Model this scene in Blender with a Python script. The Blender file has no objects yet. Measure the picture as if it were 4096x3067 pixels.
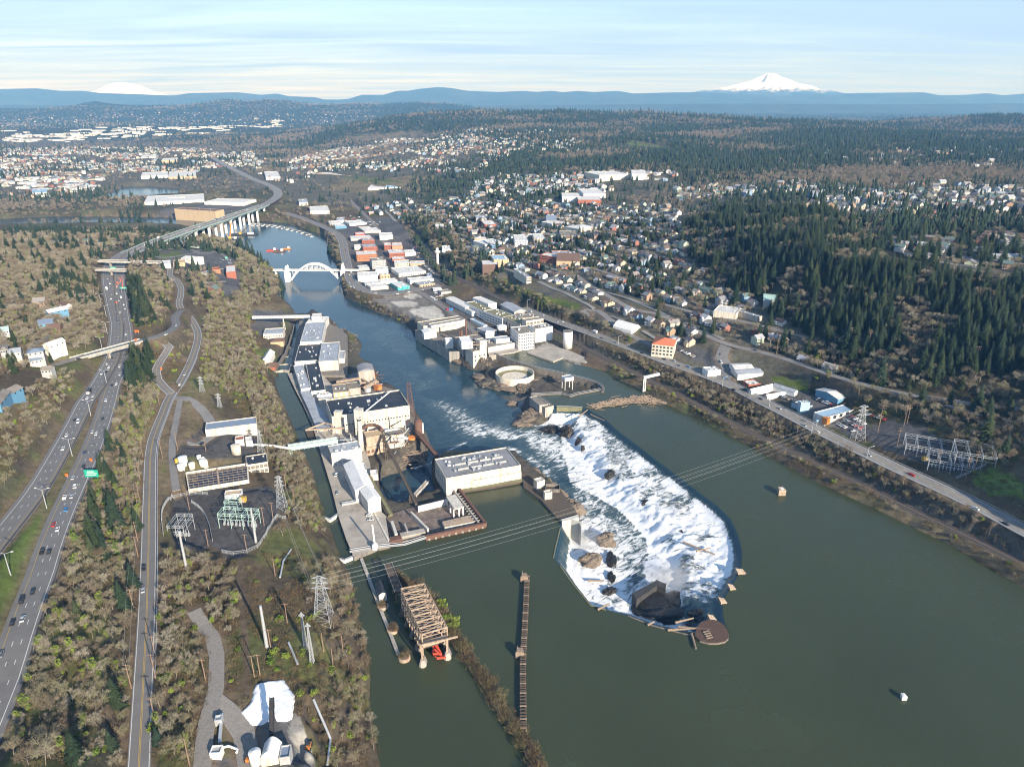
import bpy,math,random
import numpy as np
from mathutils import Vector,Matrix
random.seed(7)
RNG=np.random.default_rng(11)
scene=bpy.context.scene
# ------------------------------------------------------------------ camera
CAM_H=285.0  # metres above the upper pool (z = 0)
PITCH=math.radians(21.6)
FPX=2838.0  # focal length in photograph pixels (4096 wide)
cam_data=bpy.data.cameras.new('camera')
cam_data.sensor_fit='HORIZONTAL'
cam_data.sensor_width=36.0
cam_data.lens=36.0*FPX/4096.0
cam_data.clip_start=1.0
cam_data.clip_end=200000.0
cam=bpy.data.objects.new('camera',cam_data)
scene.collection.objects.link(cam)
cam.location=(0,0,CAM_H)
cam.rotation_euler=(math.radians(90)-PITCH,0,0)
scene.camera=cam
# ------------------------------------------------------------------ sky and sun
SUN_EL=math.radians(21.0)
SUN_DIR=Vector((0.553*math.cos(SUN_EL),-0.833*math.cos(SUN_EL),math.sin(SUN_EL))).normalized()  # towards the sun
world=bpy.data.worlds.new('World')
scene.world=world
world.use_nodes=True
wn,wl=world.node_tree.nodes,world.node_tree.links
wn.clear()
w_out=wn.new('ShaderNodeOutputWorld')
w_bg=wn.new('ShaderNodeBackground')
w_bg.inputs['Strength'].default_value=0.10
w_sky=wn.new('ShaderNodeTexSky')
w_sky.sky_type='NISHITA'
w_sky.sun_disc=False
w_sky.sun_elevation=SUN_EL
w_sky.sun_rotation=math.atan2(SUN_DIR.x,SUN_DIR.y)
w_sky.altitude=300
w_sky.air_density=1.0
w_sky.dust_density=0.3
w_sky.ozone_density=1.6
# thin streaky high cloud over the whole sky: noise on the plane the clouds lie in
w_co=wn.new('ShaderNodeTexCoord')
w_sep=wn.new('ShaderNodeSeparateXYZ')
wl.new(w_co.outputs['Generated'],w_sep.inputs[0])
w_zc=wn.new('ShaderNodeMath'); w_zc.operation='MAXIMUM'; w_zc.inputs[1].default_value=0.0
wl.new(w_sep.outputs[2],w_zc.inputs[0])
w_za=wn.new('ShaderNodeMath'); w_za.operation='ADD'; w_za.inputs[1].default_value=0.045
wl.new(w_zc.outputs[0],w_za.inputs[0])
w_div=wn.new('ShaderNodeVectorMath'); w_div.operation='DIVIDE'
w_cmb=wn.new('ShaderNodeCombineXYZ')
for k in range(3):
 wl.new(w_za.outputs[0],w_cmb.inputs[k])
wl.new(w_co.outputs['Generated'],w_div.inputs[0]); wl.new(w_cmb.outputs[0],w_div.inputs[1])
w_map=wn.new('ShaderNodeMapping')
w_map.inputs['Rotation'].default_value=(0,0,math.radians(8))
w_map.inputs['Scale'].default_value=(0.16,0.62,0.0)
wl.new(w_div.outputs[0],w_map.inputs[0])
w_no=wn.new('ShaderNodeTexNoise')
w_no.inputs['Scale'].default_value=1.7; w_no.inputs['Detail'].default_value=9.0
w_no.inputs['Roughness'].default_value=0.60; w_no.inputs['Distortion'].default_value=0.6
wl.new(w_map.outputs[0],w_no.inputs['Vector'])
w_rmp=wn.new('ShaderNodeMapRange')
w_rmp.inputs['From Min'].default_value=0.36; w_rmp.inputs['From Max'].default_value=0.70
w_rmp.inputs['To Min'].default_value=0.5; w_rmp.inputs['To Max'].default_value=1.0
wl.new(w_no.outputs['Fac'],w_rmp.inputs['Value'])
w_mix=wn.new('ShaderNodeMix'); w_mix.data_type='RGBA'
w_mix.inputs['B'].default_value=(2.9,3.6,4.5,1)
# the layer is thin overhead and is seen edge-on, denser, towards the horizon
w_th=wn.new('ShaderNodeMath'); w_th.operation='DIVIDE'; w_th.inputs[0].default_value=0.17; w_th.use_clamp=True
w_tz=wn.new('ShaderNodeMath'); w_tz.operation='ADD'; w_tz.inputs[1].default_value=0.10
wl.new(w_zc.outputs[0],w_tz.inputs[0]); wl.new(w_tz.outputs[0],w_th.inputs[1])
w_mu=wn.new('ShaderNodeMath'); w_mu.operation='MULTIPLY'
wl.new(w_rmp.outputs[0],w_mu.inputs[0]); wl.new(w_th.outputs[0],w_mu.inputs[1])
wl.new(w_mu.outputs[0],w_mix.inputs['Factor'])
w_ccr=wn.new('ShaderNodeMix'); w_ccr.data_type='RGBA'
w_ccr.inputs['A'].default_value=(1.9,2.95,5.6,1); w_ccr.inputs['B'].default_value=(2.7,3.75,6.1,1)
w_st=wn.new('ShaderNodeMapRange'); w_st.inputs['From Min'].default_value=0.38; w_st.inputs['From Max'].default_value=0.72
wl.new(w_no.outputs['Fac'],w_st.inputs['Value']); wl.new(w_st.outputs[0],w_ccr.inputs['Factor']); wl.new(w_ccr.outputs['Result'],w_mix.inputs['B'])
wl.new(w_sky.outputs[0],w_mix.inputs['A'])
wl.new(w_mix.outputs['Result'],w_bg.inputs['Color'])
wl.new(w_bg.outputs[0],w_out.inputs['Surface'])
sun_data=bpy.data.lights.new('sun','SUN')
sun_data.energy=4.6
sun_data.angle=math.radians(0.55)
sun_data.color=(1.0,0.95,0.88)
sun=bpy.data.objects.new('sun',sun_data)
scene.collection.objects.link(sun)
sun.rotation_euler=(-SUN_DIR).to_track_quat('-Z','Y').to_euler()
scene.view_settings.view_transform='Standard'
scene.view_settings.look='None'
scene.view_settings.exposure=0.95
scene.view_settings.gamma=1.0
scene.view_settings.use_curve_mapping=False
scene.render.engine='CYCLES'
scene.cycles.use_denoising=True
scene.cycles.filter_width=1.1
scene.cycles.max_bounces=5
scene.cycles.diffuse_bounces=2
scene.cycles.glossy_bounces=2
scene.cycles.transmission_bounces=2
scene.cycles.volume_bounces=0
scene.cycles.transparent_max_bounces=6
scene.cycles.caustics_reflective=False
scene.cycles.caustics_refractive=False
# ------------------------------------------------------------------ helpers
COL=scene.collection
OFF={}  # world offset of each parent, so that parts can be written in world coordinates
SP,CP=math.sin(PITCH),math.cos(PITCH)
def P(px,py,z=0.0):
 """the point at height z that the photograph shows at pixel (px, py) of 4096 x 3067"""
 u=(px-2048.0)/FPX; v=(py-1533.5)/FPX
 t=(CAM_H-z)/(SP+v*CP)
 return (u*t,t*(CP-v*SP),z)
def PD(px,py,dist):
 """the point at ground distance dist along the view line of a pixel"""
 u=(px-2048.0)/FPX; v=(py-1533.5)/FPX
 t=dist/(CP-v*SP)
 return (u*t,dist,CAM_H-t*(SP+v*CP))
def proj(x,y,z):
 d=z-CAM_H
 dz=y*CP-d*SP
 dv=-y*SP-d*CP
 dz=np.maximum(dz,1e-3)
 return 2048.0+FPX*x/dz,1533.5+FPX*dv/dz
def in_poly(x,y,poly):
 x=np.asarray(x,float); y=np.asarray(y,float)
 c=np.zeros(x.shape,bool)
 n=len(poly); j=n-1
 for i in range(n):
  xi,yi=poly[i][0],poly[i][1]; xj,yj=poly[j][0],poly[j][1]
  if yi !=yj:
   c ^=((yi>y) !=(yj>y)) & (x<(xj-xi)*(y-yi)/(yj-yi)+xi)
  j=i
 return c
def dist_line(x,y,pts,closed=False,want=False):
 """distance to a polyline; with want, also the third value of pts interpolated at the nearest point and the arc length there"""
 x=np.asarray(x,float); y=np.asarray(y,float)
 best=np.full(x.shape,1e18); zz=np.zeros(x.shape); ss=np.zeros(x.shape)
 q=list(pts)+([pts[0]] if closed else [])
 s0=0.0
 for a,b in zip(q[:-1],q[1:]):
  dx,dy=b[0]-a[0],b[1]-a[1]
  L2=dx*dx+dy*dy+1e-9
  t=np.clip(((x-a[0])*dx+(y-a[1])*dy)/L2,0,1)
  d=(x-a[0]-t*dx)**2+(y-a[1]-t*dy)**2
  m=d<best
  best=np.where(m,d,best)
  if want:
   if len(a)>2:
    zz=np.where(m,a[2]+t*(b[2]-a[2]),zz)
   ss=np.where(m,s0+t*math.sqrt(L2),ss)
  s0+=math.sqrt(L2)
 best=np.sqrt(best)
 return (best,zz,ss) if want else best
def _hash(ix,iy,s):
 h=(ix*374761393+iy*668265263+s*974634777) & 0xFFFFFFFF
 h=((h ^ (h>>13))*1274126177) & 0xFFFFFFFF
 return ((h ^ (h>>16)) & 0xFFFF)/65535.0
def vnoise(x,y,s=0):
 x=np.asarray(x,float); y=np.asarray(y,float)
 ix=np.floor(x).astype(np.int64); iy=np.floor(y).astype(np.int64)
 fx,fy=x-ix,y-iy
 fx=fx*fx*(3-2*fx); fy=fy*fy*(3-2*fy)
 a=_hash(ix,iy,s); b=_hash(ix+1,iy,s); c=_hash(ix,iy+1,s); d=_hash(ix+1,iy+1,s)
 return (a*(1-fx)+b*fx)*(1-fy)+(c*(1-fx)+d*fx)*fy
def fbm(x,y,o=4,s=0):
 r=0.0; a=0.5; t=0.0
 for k in range(o):
  r=r+a*vnoise(np.asarray(x)*2**k,np.asarray(y)*2**k,s+17*k); t+=a; a*=0.5
 return r/t
def sstep(a,b,x):
 t=np.clip((x-a)/(b-a),0,1)
 return t*t*(3-2*t)
def curve_pts(pts,step=None,closed=False):
 """Catmull-Rom through 3-D points, resampled"""
 p=[Vector(q) for q in pts]
 n=len(p); out=[]
 for i in range(n-1):
  p0=p[max(i-1,0)]; p1=p[i]; p2=p[i+1]; p3=p[min(i+2,n-1)]
  L=(p2-p1).length
  k=max(1,int(L/(step or L)))
  for j in range(k):
   t=j/k
   out.append(0.5*((2*p1)+(p2-p0)*t+(2*p0-5*p1+4*p2-p3)*t*t+(3*p1-p0-3*p2+p3)*t**3))
 out.append(p[-1])
 return out
# ---- materials
MATS={}
def _tree(name):
 m=bpy.data.materials.new(name); m.use_nodes=True
 nt=m.node_tree; nt.nodes.clear()
 return m,nt,nt.nodes,nt.links
def mat(name,col=(0.5,0.5,0.5),rough=0.8,metal=0.0,var=0.18,scale=0.35,bump=0.0,bscale=2.0,stain=None,stain_amt=0.5,stain_scale=0.12,
  objcol=False,streak=False,spec=0.4,attr=None):
 """painted / concrete / metal surface: base colour broken by two noises, optional stains, optional vertical streaks"""
 if name in MATS: return MATS[name]
 m,nt,N,L=_tree(name)
 out=N.new('ShaderNodeOutputMaterial'); b=N.new('ShaderNodeBsdfPrincipled')
 L.new(b.outputs[0],out.inputs[0])
 b.inputs['Roughness'].default_value=rough; b.inputs['Metallic'].default_value=metal
 b.inputs['Specular IOR Level'].default_value=spec
 geo=N.new('ShaderNodeNewGeometry')
 src=geo.outputs['Position']
 if streak:
  mp=N.new('ShaderNodeMapping'); mp.inputs['Scale'].default_value=(1.4,1.4,0.12)
  L.new(src,mp.inputs[0]); src=mp.outputs[0]
 n1=N.new('ShaderNodeTexNoise'); n1.inputs['Scale'].default_value=scale; n1.inputs['Detail'].default_value=6; n1.inputs['Roughness'].default_value=0.65
 L.new(src,n1.inputs['Vector'])
 mr=N.new('ShaderNodeMapRange'); mr.inputs['From Min'].default_value=0.3; mr.inputs['From Max'].default_value=0.7
 mr.inputs['To Min'].default_value=1-var; mr.inputs['To Max'].default_value=1+var
 L.new(n1.outputs['Fac'],mr.inputs['Value'])
 mul=N.new('ShaderNodeMix'); mul.data_type='RGBA'; mul.blend_type='MULTIPLY'; mul.inputs['Factor'].default_value=1
 if objcol:
  oi=N.new('ShaderNodeObjectInfo'); L.new(oi.outputs['Color'],mul.inputs['A'])
 elif attr:
  at=N.new('ShaderNodeAttribute'); at.attribute_name=attr; L.new(at.outputs['Color'],mul.inputs['A'])
 else:
  mul.inputs['A'].default_value=(*col,1)
 L.new(mr.outputs[0],mul.inputs['B'])
 last=mul.outputs['Result']
 if stain is not None:
  n2=N.new('ShaderNodeTexNoise'); n2.inputs['Scale'].default_value=stain_scale; n2.inputs['Detail'].default_value=7; n2.inputs['Roughness'].default_value=0.7
  L.new(src,n2.inputs['Vector'])
  m2=N.new('ShaderNodeMapRange'); m2.inputs['From Min'].default_value=0.48; m2.inputs['From Max'].default_value=0.66
  m2.inputs['To Max'].default_value=stain_amt
  L.new(n2.outputs['Fac'],m2.inputs['Value'])
  mx=N.new('ShaderNodeMix'); mx.data_type='RGBA'; mx.inputs['B'].default_value=(*stain,1)
  L.new(m2.outputs[0],mx.inputs['Factor']); L.new(last,mx.inputs['A']); last=mx.outputs['Result']
 L.new(last,b.inputs['Base Color'])
 if bump:
  n3=N.new('ShaderNodeTexNoise'); n3.inputs['Scale'].default_value=bscale; n3.inputs['Detail'].default_value=5
  L.new(geo.outputs['Position'],n3.inputs['Vector'])
  bp=N.new('ShaderNodeBump'); bp.inputs['Strength'].default_value=1.0; bp.inputs['Distance'].default_value=bump
  L.new(n3.outputs['Fac'],bp.inputs['Height']); L.new(bp.outputs[0],b.inputs['Normal'])
 MATS[name]=m
 return m
def M(name):
 return MATS[name]
# ---- meshes
class MB:
 def __init__(s): s.v=[]; s.f=[]; s.m=[]
 def add(s,vs,fs,mi=0):
  o=len(s.v); s.v.extend([tuple(q) for q in vs]); s.f.extend([tuple(i+o for i in f) for f in fs]); s.m.extend([mi]*len(fs)); return s
 def box(s,c,d,rz=0.0,mi=0):
  """c = centre of the bottom face, d = full sizes"""
  cx,cy,cz=c; hx,hy,hz=d[0]/2,d[1]/2,d[2]
  ca,sa=math.cos(rz),math.sin(rz)
  vs=[]
  for z in (cz,cz+hz):
   for x,y in ((-hx,-hy),(hx,-hy),(hx,hy),(-hx,hy)):
    vs.append((cx+x*ca-y*sa,cy+x*sa+y*ca,z))
  return s.add(vs,[(3,2,1,0),(4,5,6,7),(0,1,5,4),(1,2,6,5),(2,3,7,6),(3,0,4,7)],mi)
 def prism(s,poly,z0,z1,mi=0,mtop=None):
  """vertical walls over a polygon (world xy); z1 may be a list of one height per corner"""
  n=len(poly)
  a=sum(poly[i][0]*poly[(i+1) % n][1]-poly[(i+1) % n][0]*poly[i][1] for i in range(n))
  if a<0:
   poly=poly[::-1]
   if isinstance(z1,(list,tuple)): z1=list(z1)[::-1]
   if isinstance(z0,(list,tuple)): z0=list(z0)[::-1]
  zt=z1 if isinstance(z1,(list,tuple)) else [z1]*n
  zb=z0 if isinstance(z0,(list,tuple)) else [z0]*n
  vs=[(poly[i][0],poly[i][1],zb[i]) for i in range(n)]+[(poly[i][0],poly[i][1],zt[i]) for i in range(n)]
  s.add(vs,[(i,(i+1) % n,n+(i+1) % n,n+i) for i in range(n)],mi)
  s.add(vs,[tuple(range(n,2*n)),tuple(range(n-1,-1,-1))],mi if mtop is None else mtop)
  return s
 def bar(s,a,b,w,h=None,mi=0):
  """square bar between two points"""
  h=h or w
  a=Vector(a); b=Vector(b); d=b-a
  if d.length<1e-6: return s
  d.normalize()
  up=Vector((0,0,1)) if abs(d.z)<0.95 else Vector((1,0,0))
  x=d.cross(up).normalized()*(w/2); y=x.cross(d).normalized()*(h/2)
  vs=[a-x-y,a+x-y,a+x+y,a-x+y,b-x-y,b+x-y,b+x+y,b-x+y]
  return s.add(vs,[(0,1,2,3),(7,6,5,4),(1,0,4,5),(2,1,5,6),(3,2,6,7),(0,3,7,4)],mi)
 def tube(s,a,b,r0,r1=None,n=8,mi=0):
  r1=r0 if r1 is None else r1
  a=Vector(a); b=Vector(b); d=(b-a)
  if d.length<1e-6: return s
  d.normalize()
  up=Vector((0,0,1)) if abs(d.z)<0.95 else Vector((1,0,0))
  x=d.cross(up).normalized(); y=d.cross(x).normalized()
  vs=[]
  for p,r in ((a,r0),(b,r1)):
   for k in range(n):
    t=2*math.pi*k/n
    vs.append(p+x*(r*math.cos(t))+y*(r*math.sin(t)))
  fs=[((k+1) % n,k,n+k,n+(k+1) % n) for k in range(n)]+[tuple(range(n)),tuple(range(2*n-1,n-1,-1))]
  return s.add(vs,fs,mi)
 def lathe(s,c,prof,n=24,mi=0):
  """prof: list of (r, z) bottom to top"""
  vs=[]; fs=[]
  for r,z in prof:
   for k in range(n):
    t=2*math.pi*k/n
    vs.append((c[0]+r*math.cos(t),c[1]+r*math.sin(t),c[2]+z))
  for i in range(len(prof)-1):
   for k in range(n):
    fs.append((i*n+k,i*n+(k+1) % n,(i+1)*n+(k+1) % n,(i+1)*n+k))
  fs.append(tuple(range(n-1,-1,-1))); fs.append(tuple(range((len(prof)-1)*n,len(prof)*n)))
  return s.add(vs,fs,mi)
 def strip(s,pts,w,th=0.0,mi=0,off=0.0):
  """ribbon of width w along 3-D points (horizontal), with thickness th hanging below"""
  n=len(pts); L=[]; R=[]
  for i in range(n):
   a=Vector(pts[max(i-1,0)]); b=Vector(pts[min(i+1,n-1)])
   d=Vector((b.x-a.x,b.y-a.y,0))
   d=d.normalized() if d.length>1e-6 else Vector((0,1,0))
   nrm=Vector((-d.y,d.x,0))
   p=Vector(pts[i])+nrm*off
   L.append(p+nrm*(w/2)); R.append(p-nrm*(w/2))
  if th<=0:
   vs=L+R
   s.add(vs,[(i,n+i,n+i+1,i+1) for i in range(n-1)],mi)
  else:
   dn=Vector((0,0,th))
   vs=L+R+[q-dn for q in L]+[q-dn for q in R]
   fs=[]
   for i in range(n-1):
    fs+=[(i,n+i,n+i+1,i+1),(2*n+i+1,3*n+i+1,3*n+i,2*n+i),(i,i+1,2*n+i+1,2*n+i),(n+i+1,n+i,3*n+i,3*n+i+1)]
   fs+=[(0,2*n,3*n,n),(n-1,2*n-1,4*n-1,3*n-1)]
   s.add(vs,fs,mi)
  return s
 def gable(s,a,b,d,ze,rise,over=0.4,th=0.25,mi=0):
  """gable roof over rectangle a(front-left) b(front-right) d(back-left); ridge parallel to a-b"""
  a,b,d=Vector((*a[:2],0)),Vector((*b[:2],0)),Vector((*d[:2],0))
  u=(b-a).normalized(); v=(d-a).normalized()
  a2=a-u*over-v*over; b2=b+u*over-v*over
  c2=b+(d-a)+u*over+v*over; d2=d-u*over+v*over
  m0=(a2+d2)/2; m1=(b2+c2)/2
  def lift(q,z): return (q.x,q.y,z)
  dn=th
  vs=[lift(a2,ze),lift(b2,ze),lift(m1,ze+rise),lift(m0,ze+rise),lift(c2,ze),lift(d2,ze)]
  vs+=[(x,y,z-dn) for x,y,z in vs]
  fs=[(0,1,2,3),(3,2,4,5),(7,6,9,8),(8,9,11,10),(1,0,6,7),(5,4,10,11),(0,3,9,6),(3,5,11,9),(2,1,7,8),(4,2,8,10)]
  return s.add(vs,fs,mi)
 def mesh(s,name,mats=None,off=(0,0,0),smooth=False):
  me=bpy.data.meshes.new(name)
  ox,oy,oz=off
  me.from_pydata([(x-ox,y-oy,z-oz) for x,y,z in s.v],[],s.f)
  for m in (mats or []): me.materials.append(m)
  if mats and len(mats)>1: me.polygons.foreach_set('material_index',s.m)
  if smooth: me.polygons.foreach_set('use_smooth',[True]*len(s.f))
  me.update()
  return me
def np_mesh(name,V,F,mats=(),smooth=False):
 me=bpy.data.meshes.new(name)
 V=np.ascontiguousarray(V,dtype=np.float32); F=np.ascontiguousarray(F,dtype=np.int32)
 me.vertices.add(len(V)); me.vertices.foreach_set('co',V.ravel())
 k=F.shape[1]
 me.loops.add(F.size); me.loops.foreach_set('vertex_index',F.ravel())
 me.polygons.add(len(F)); me.polygons.foreach_set('loop_start',np.arange(len(F),dtype=np.int32)*k)
 try: me.polygons.foreach_set('loop_total',np.full(len(F),k,dtype=np.int32))
 except Exception: pass
 for m in mats: me.materials.append(m)
 if smooth: me.polygons.foreach_set('use_smooth',np.ones(len(F),dtype=bool))
 me.update(calc_edges=True)
 return me
def set_attr(me,name,arr,kind='FLOAT',dom='POINT'):
 a=me.attributes.new(name,kind,dom)
 if kind=='FLOAT': a.data.foreach_set('value',np.ascontiguousarray(arr,np.float32).ravel())
 elif kind=='INT': a.data.foreach_set('value',np.ascontiguousarray(arr,np.int32).ravel())
 elif kind=='FLOAT_COLOR': a.data.foreach_set('color',np.ascontiguousarray(arr,np.float32).ravel())
 elif kind=='FLOAT_VECTOR': a.data.foreach_set('vector',np.ascontiguousarray(arr,np.float32).ravel())
def link(name,data,parent=None,loc=(0,0,0),rz=0.0,scale=None,color=None):
 o=bpy.data.objects.new(name,data)
 COL.objects.link(o)
 if parent is not None: o.parent=parent
 o.location=loc
 if rz: o.rotation_euler=(0,0,rz)
 if scale is not None: o.scale=scale
 if color is not None: o.color=(*color,1)
 OFF[o]=Vector(loc)+(OFF[parent] if parent is not None else Vector((0,0,0)))
 return o
def tag(o,label=None,cat=None,group=None,kind=None):
 if label: o['label']=label
 if cat: o['category']=cat
 if group: o['group']=group
 if kind: o['kind']=kind
 return o
def thing(name,label,cat,loc,group=None,rz=0.0):
 return tag(link(name,None,None,loc,rz),label,cat,group)
def part(parent,name,mb,mats,smooth=False,label=None,kind=None,color=None):
 """a part written in world coordinates under an unrotated parent"""
 if not isinstance(mats,(list,tuple)): mats=[mats]
 o=link(name,mb.mesh(name,mats,OFF[parent],smooth),parent,color=color)
 if label: o['label']=label
 if kind: o['kind']=kind
 return o
def solo(name,label,cat,mb,mats,loc=None,group=None,smooth=False,kind=None):
 """a thing that is one mesh, written in world coordinates"""
 if not isinstance(mats,(list,tuple)): mats=[mats]
 loc=loc or mb.v[0]
 return tag(link(name,mb.mesh(name,mats,loc,smooth),None,loc),label,cat,group,kind)
def structure(name,me,kind='structure',label=None,parent=None):
 o=link(name,me,parent)
 if parent is None: o['kind']=kind
 if label: o['label']=label
 return o
CLEAR=[]; CLEARPOLY=[]; EXTRA_TREES=[]; DOLPH=[]
# ------------------------------------------------------------------ the lie of the land (heights are above the upper pool)
LOW=-12.5  # lower pool
def WP(pts,z): return [P(a,b,z) for a,b in pts]
CREST_PX=[(2232,2084),(2241,2113),(2223,2186),(2214,2231),(2241,2264),(2284,2325),(2332,2385),(2362,2421),(2423,2439),(2513,2463),(2604,2500),
   (2694,2524),(2767,2542),(2803,2560),(2845,2569),(2900,2563),(2918,2530),(2900,2494),(2894,2470),(2890,2403),(2924,2349),(2960,2288),
   (2966,2258),(2969,2210),(2954,2143),(2924,2077),(2870,2023),(2803,1974),(2725,1914),(2652,1860),(2580,1805),(2513,1754),(2459,1712),
   (2417,1672),(2374,1651),(2350,1636),(2326,1630),(2272,1627),(2226,1627)]
CREST=WP(CREST_PX,0.0)
UPPER=WP([(1540,3700),(1530,3200),(1520,3067),(1500,2960),(1478,2800),(1482,2700),(1468,2600),(1440,2500),(1425,2420),(1400,2300),(1366,2235),(1340,2170),
   (1318,2100),(1290,2030),(1270,1960),(1250,1880),(1205,1790),(1180,1720),(1150,1650),(1110,1560),(1098,1510),(1110,1490),(1149,1490),
   (1185,1565),(1212,1615),(1248,1696),(1291,1838),(1327,1956),(1348,2041),(1360,2083),(1386,2159),(1403,2197),(1415,2230),(1440,2215),
   (1513,2188),(1618,2176),(1701,2147),(1944,2092),(1838,1952),(1848,1969),(1970,1956),(2093,1927),(2101,1952),(2165,1999)],0)+CREST+\
  WP([(2211,1624),(2174,1592),(2165,1583),(2246,1572),(2305,1578),(2400,1556),(2409,1565),(2414,1549),(2396,1533),(2359,1520),(2296,1504),
   (2210,1484),(2142,1468),(2052,1441),(1989,1418),(2052,1409),(2133,1389),(2111,1409),(2213,1445),(2246,1436),(2278,1452),(2368,1470),
   (2427,1488),(2459,1511),(2527,1547),(2581,1570),(2617,1592),(2672,1619),(2726,1646),(2789,1674),(2830,1696),(3000,1783),(3099,1838),
   (3248,1917),(3396,1987),(3495,2031),(3644,2105),(3793,2175),(3942,2259),(4096,2353),(4500,2560),(5200,2860),(5600,3700)],0)
LOWER=[(a,b,LOW) for a,b,c in CREST[::-1]]+\
  WP([(2325,2058),(2283,2032),(2245,1986),(2237,1956),(2178,1914),(2131,1880),(2085,1851),(2038,1813),(1894,1830),(1797,1830),(1730,1834),
   (1728,1918),(1754,1986),(1669,2011),(1600,2045),(1560,2030),(1521,1990),(1515,1927),(1530,1906),(1631,1876),(1606,1859),(1644,1825),(1711,1800),
   (1720,1770),(1690,1728),(1686,1690),(1660,1669),(1650,1622),(1600,1563),(1534,1563),(1524,1533),(1501,1488),(1452,1457),(1429,1425),(1443,1398),(1447,1375),(1429,1353),
   (1384,1335),(1357,1321),(1348,1298),(1321,1285),(1303,1280),(1294,1262),(1266,1251),(1239,1249),(1221,1267),(1194,1268),(1181,1267),
   (1176,1244),(1158,1217),(1126,1199),(1122,1172),(1140,1140),(1131,1127),(1104,1100),(1075,1068),(1040,1030),(1000,1000),(940,985),(899,972),(880,946),
   (820,925),(715,908),(570,902),(443,902),(253,902),(0,908),(-700,905),(-700,868),(0,877),(200,867),(443,867),(633,869),(760,877),
   (860,886),(940,887),(1040,884),(1139,892),(1234,921),(1297,940),(1316,978),(1310,1003),(1325,1041),(1348,1059),(1364,1104),(1370,1149),
   (1379,1190),(1425,1208),(1470,1230),(1506,1249),(1551,1262),(1587,1280),(1628,1298),(1655,1325),(1664,1348),(1741,1389),(1791,1420),
   (1836,1452),(1877,1475),(1913,1481),(1944,1488),(1930,1515),(1953,1542),(2007,1560),(2097,1570),(2124,1574),(2115,1588),(2079,1633),
   (2102,1655),(2070,1678),(2079,1692),(2120,1700),(2160,1700),(2205,1677)],LOW)
LOCKS=WP([(1108,1492),(1120,1450),(1148,1400),(1163,1340),(1178,1290),(1181,1262),(1222,1262),(1215,1310),(1203,1360),(1190,1420),(1172,1470),(1150,1492)],-5)
POND=WP([(400,800),(430,775),(500,748),(600,745),(700,755),(718,765),(700,785),(640,788),(560,800),(470,808)],-8)
POND2=WP([(440,708),(455,702),(485,702),(483,712),(450,722)],-4)
ISLE=WP([(1150,1490),(1200,1262),(1300,1255),(1480,1440),(1680,1640),(1730,1760),(1730,1840),(2060,1790),(2345,2050),(2232,2090),(2100,1960),(1860,1990),(1960,2110),(1420,2240)],0)
BLUE=WP([(1640,1280),(1900,1180),(2160,1270),(2360,1400),(2300,1480),(2420,1560),(2380,1580),(2230,1640),(2120,1600),(1990,1430),(1960,1500),(1880,1500)],0)
ROCKS=WP([(1850,1460),(1985,1420),(2142,1470),(2296,1506),(2396,1536),(2408,1560),(2246,1576),(2170,1590),(2215,1630),(2210,1700),(2050,1720),(1900,1560)],0)
PADS=[(WP([(735,1880),(985,1845),(1005,1925),(750,1965)],30),28.5),(WP([(690,1985),(735,1972),(1085,1955),(1140,2005),(1080,2115),(1010,2190),(950,2225),(890,2225),(700,2190)],29),28.8)]
# roads: (px, py, z)
R_SB=[(-260,2500,63),(-90,2260,62),(40,2097,60),(145,1962,58),(226,1826,56),(300,1690,53),(343,1605,51),(378,1560,50),(420,1488,48),(447,1434,47),(463,1362,45),(465,1289,43),(450,1226,41),(434,1154,39),(428,1090,37),(445,1045,36),(511,1000,34)]
R_NB=[(-260,3300,64),(-130,3067,64),(-50,2880,64),(16,2724,63),(70,2560,63),(123,2409,62),(165,2300,61),(195,2206,60),(235,2097,59),(294,1962,57),(357,1826,55),(409,1690,52),(436,1600,50),(452,1538,49),(484,1475,47),(501,1407,45),(503,1335,43),(494,1271,42),(486,1200,40),(479,1136,38),(477,1090,37),(490,1045,36),(545,1000,34)]
R_BR=[(520,1012,34.5),(600,975,32),(700,938,30),(800,905,28),(880,880,26),(960,852,23),(1040,826,19),(1088,802,14),(1112,780,12),(1104,758,12),(1070,738,12),(1010,715,12),(960,690,12),(900,660,14),(850,630,16)]
R_RIVER=[(540,3300,41),(555,3067,41),(573,2724,41),(586,2462,40),(594,2200,38),(595,2097,37.5),(598,1962,37),(602,1826,36),(615,1749,35.5),(646,1668,35),(678,1590,34.5),(719,1533,34),(750,1475,34),(770,1430,34),(785,1384,34),(792,1339,34),(782,1307,34),(760,1271,35),(728,1240,35),(716,1212,35),(723,1181,35),(723,1149,35),(708,1122,34),(680,1100,33),(690,1065,31),(740,1040,29)]
R_RAMP=[(590,1362,53),(650,1365,51),(678,1388,48),(655,1425,44),(628,1470,41),(632,1520,38),(682,1572,35)]
R_OVL=[(60,1500,57),(150,1478,57),(230,1455,57),(300,1434,56.5)]
R_OVR=[(560,1362,55.5),(620,1347,54.5),(675,1325,52),(705,1300,48),(700,1275,44),(712,1252,40),(728,1240,36)]
R_YARD=[(690,1590,34),(745,1592,34),(800,1630,32),(838,1680,30),(850,1740,29),(800,1775,30),(735,1770,33)]
R_YARD2=[(720,1600,34),(705,1680,34),(690,1760,34),(690,1850,34),(705,1960,34)]
R_ACC=[(800,3300,36),(808,3067,36),(828,2880,36),(864,2750,36),(867,2619,36),(850,2545,36),(815,2500,36),(775,2440,37)]
R_ACC2=[(855,2800,36),(920,2850,35),(975,2930,34),(1000,3067,34),(1010,3200,34)]
R_TRACK=[(960,2240,33),(966,2305,34),(977,2514,35),(987,2671,35),(985,2780,35)]
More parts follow.
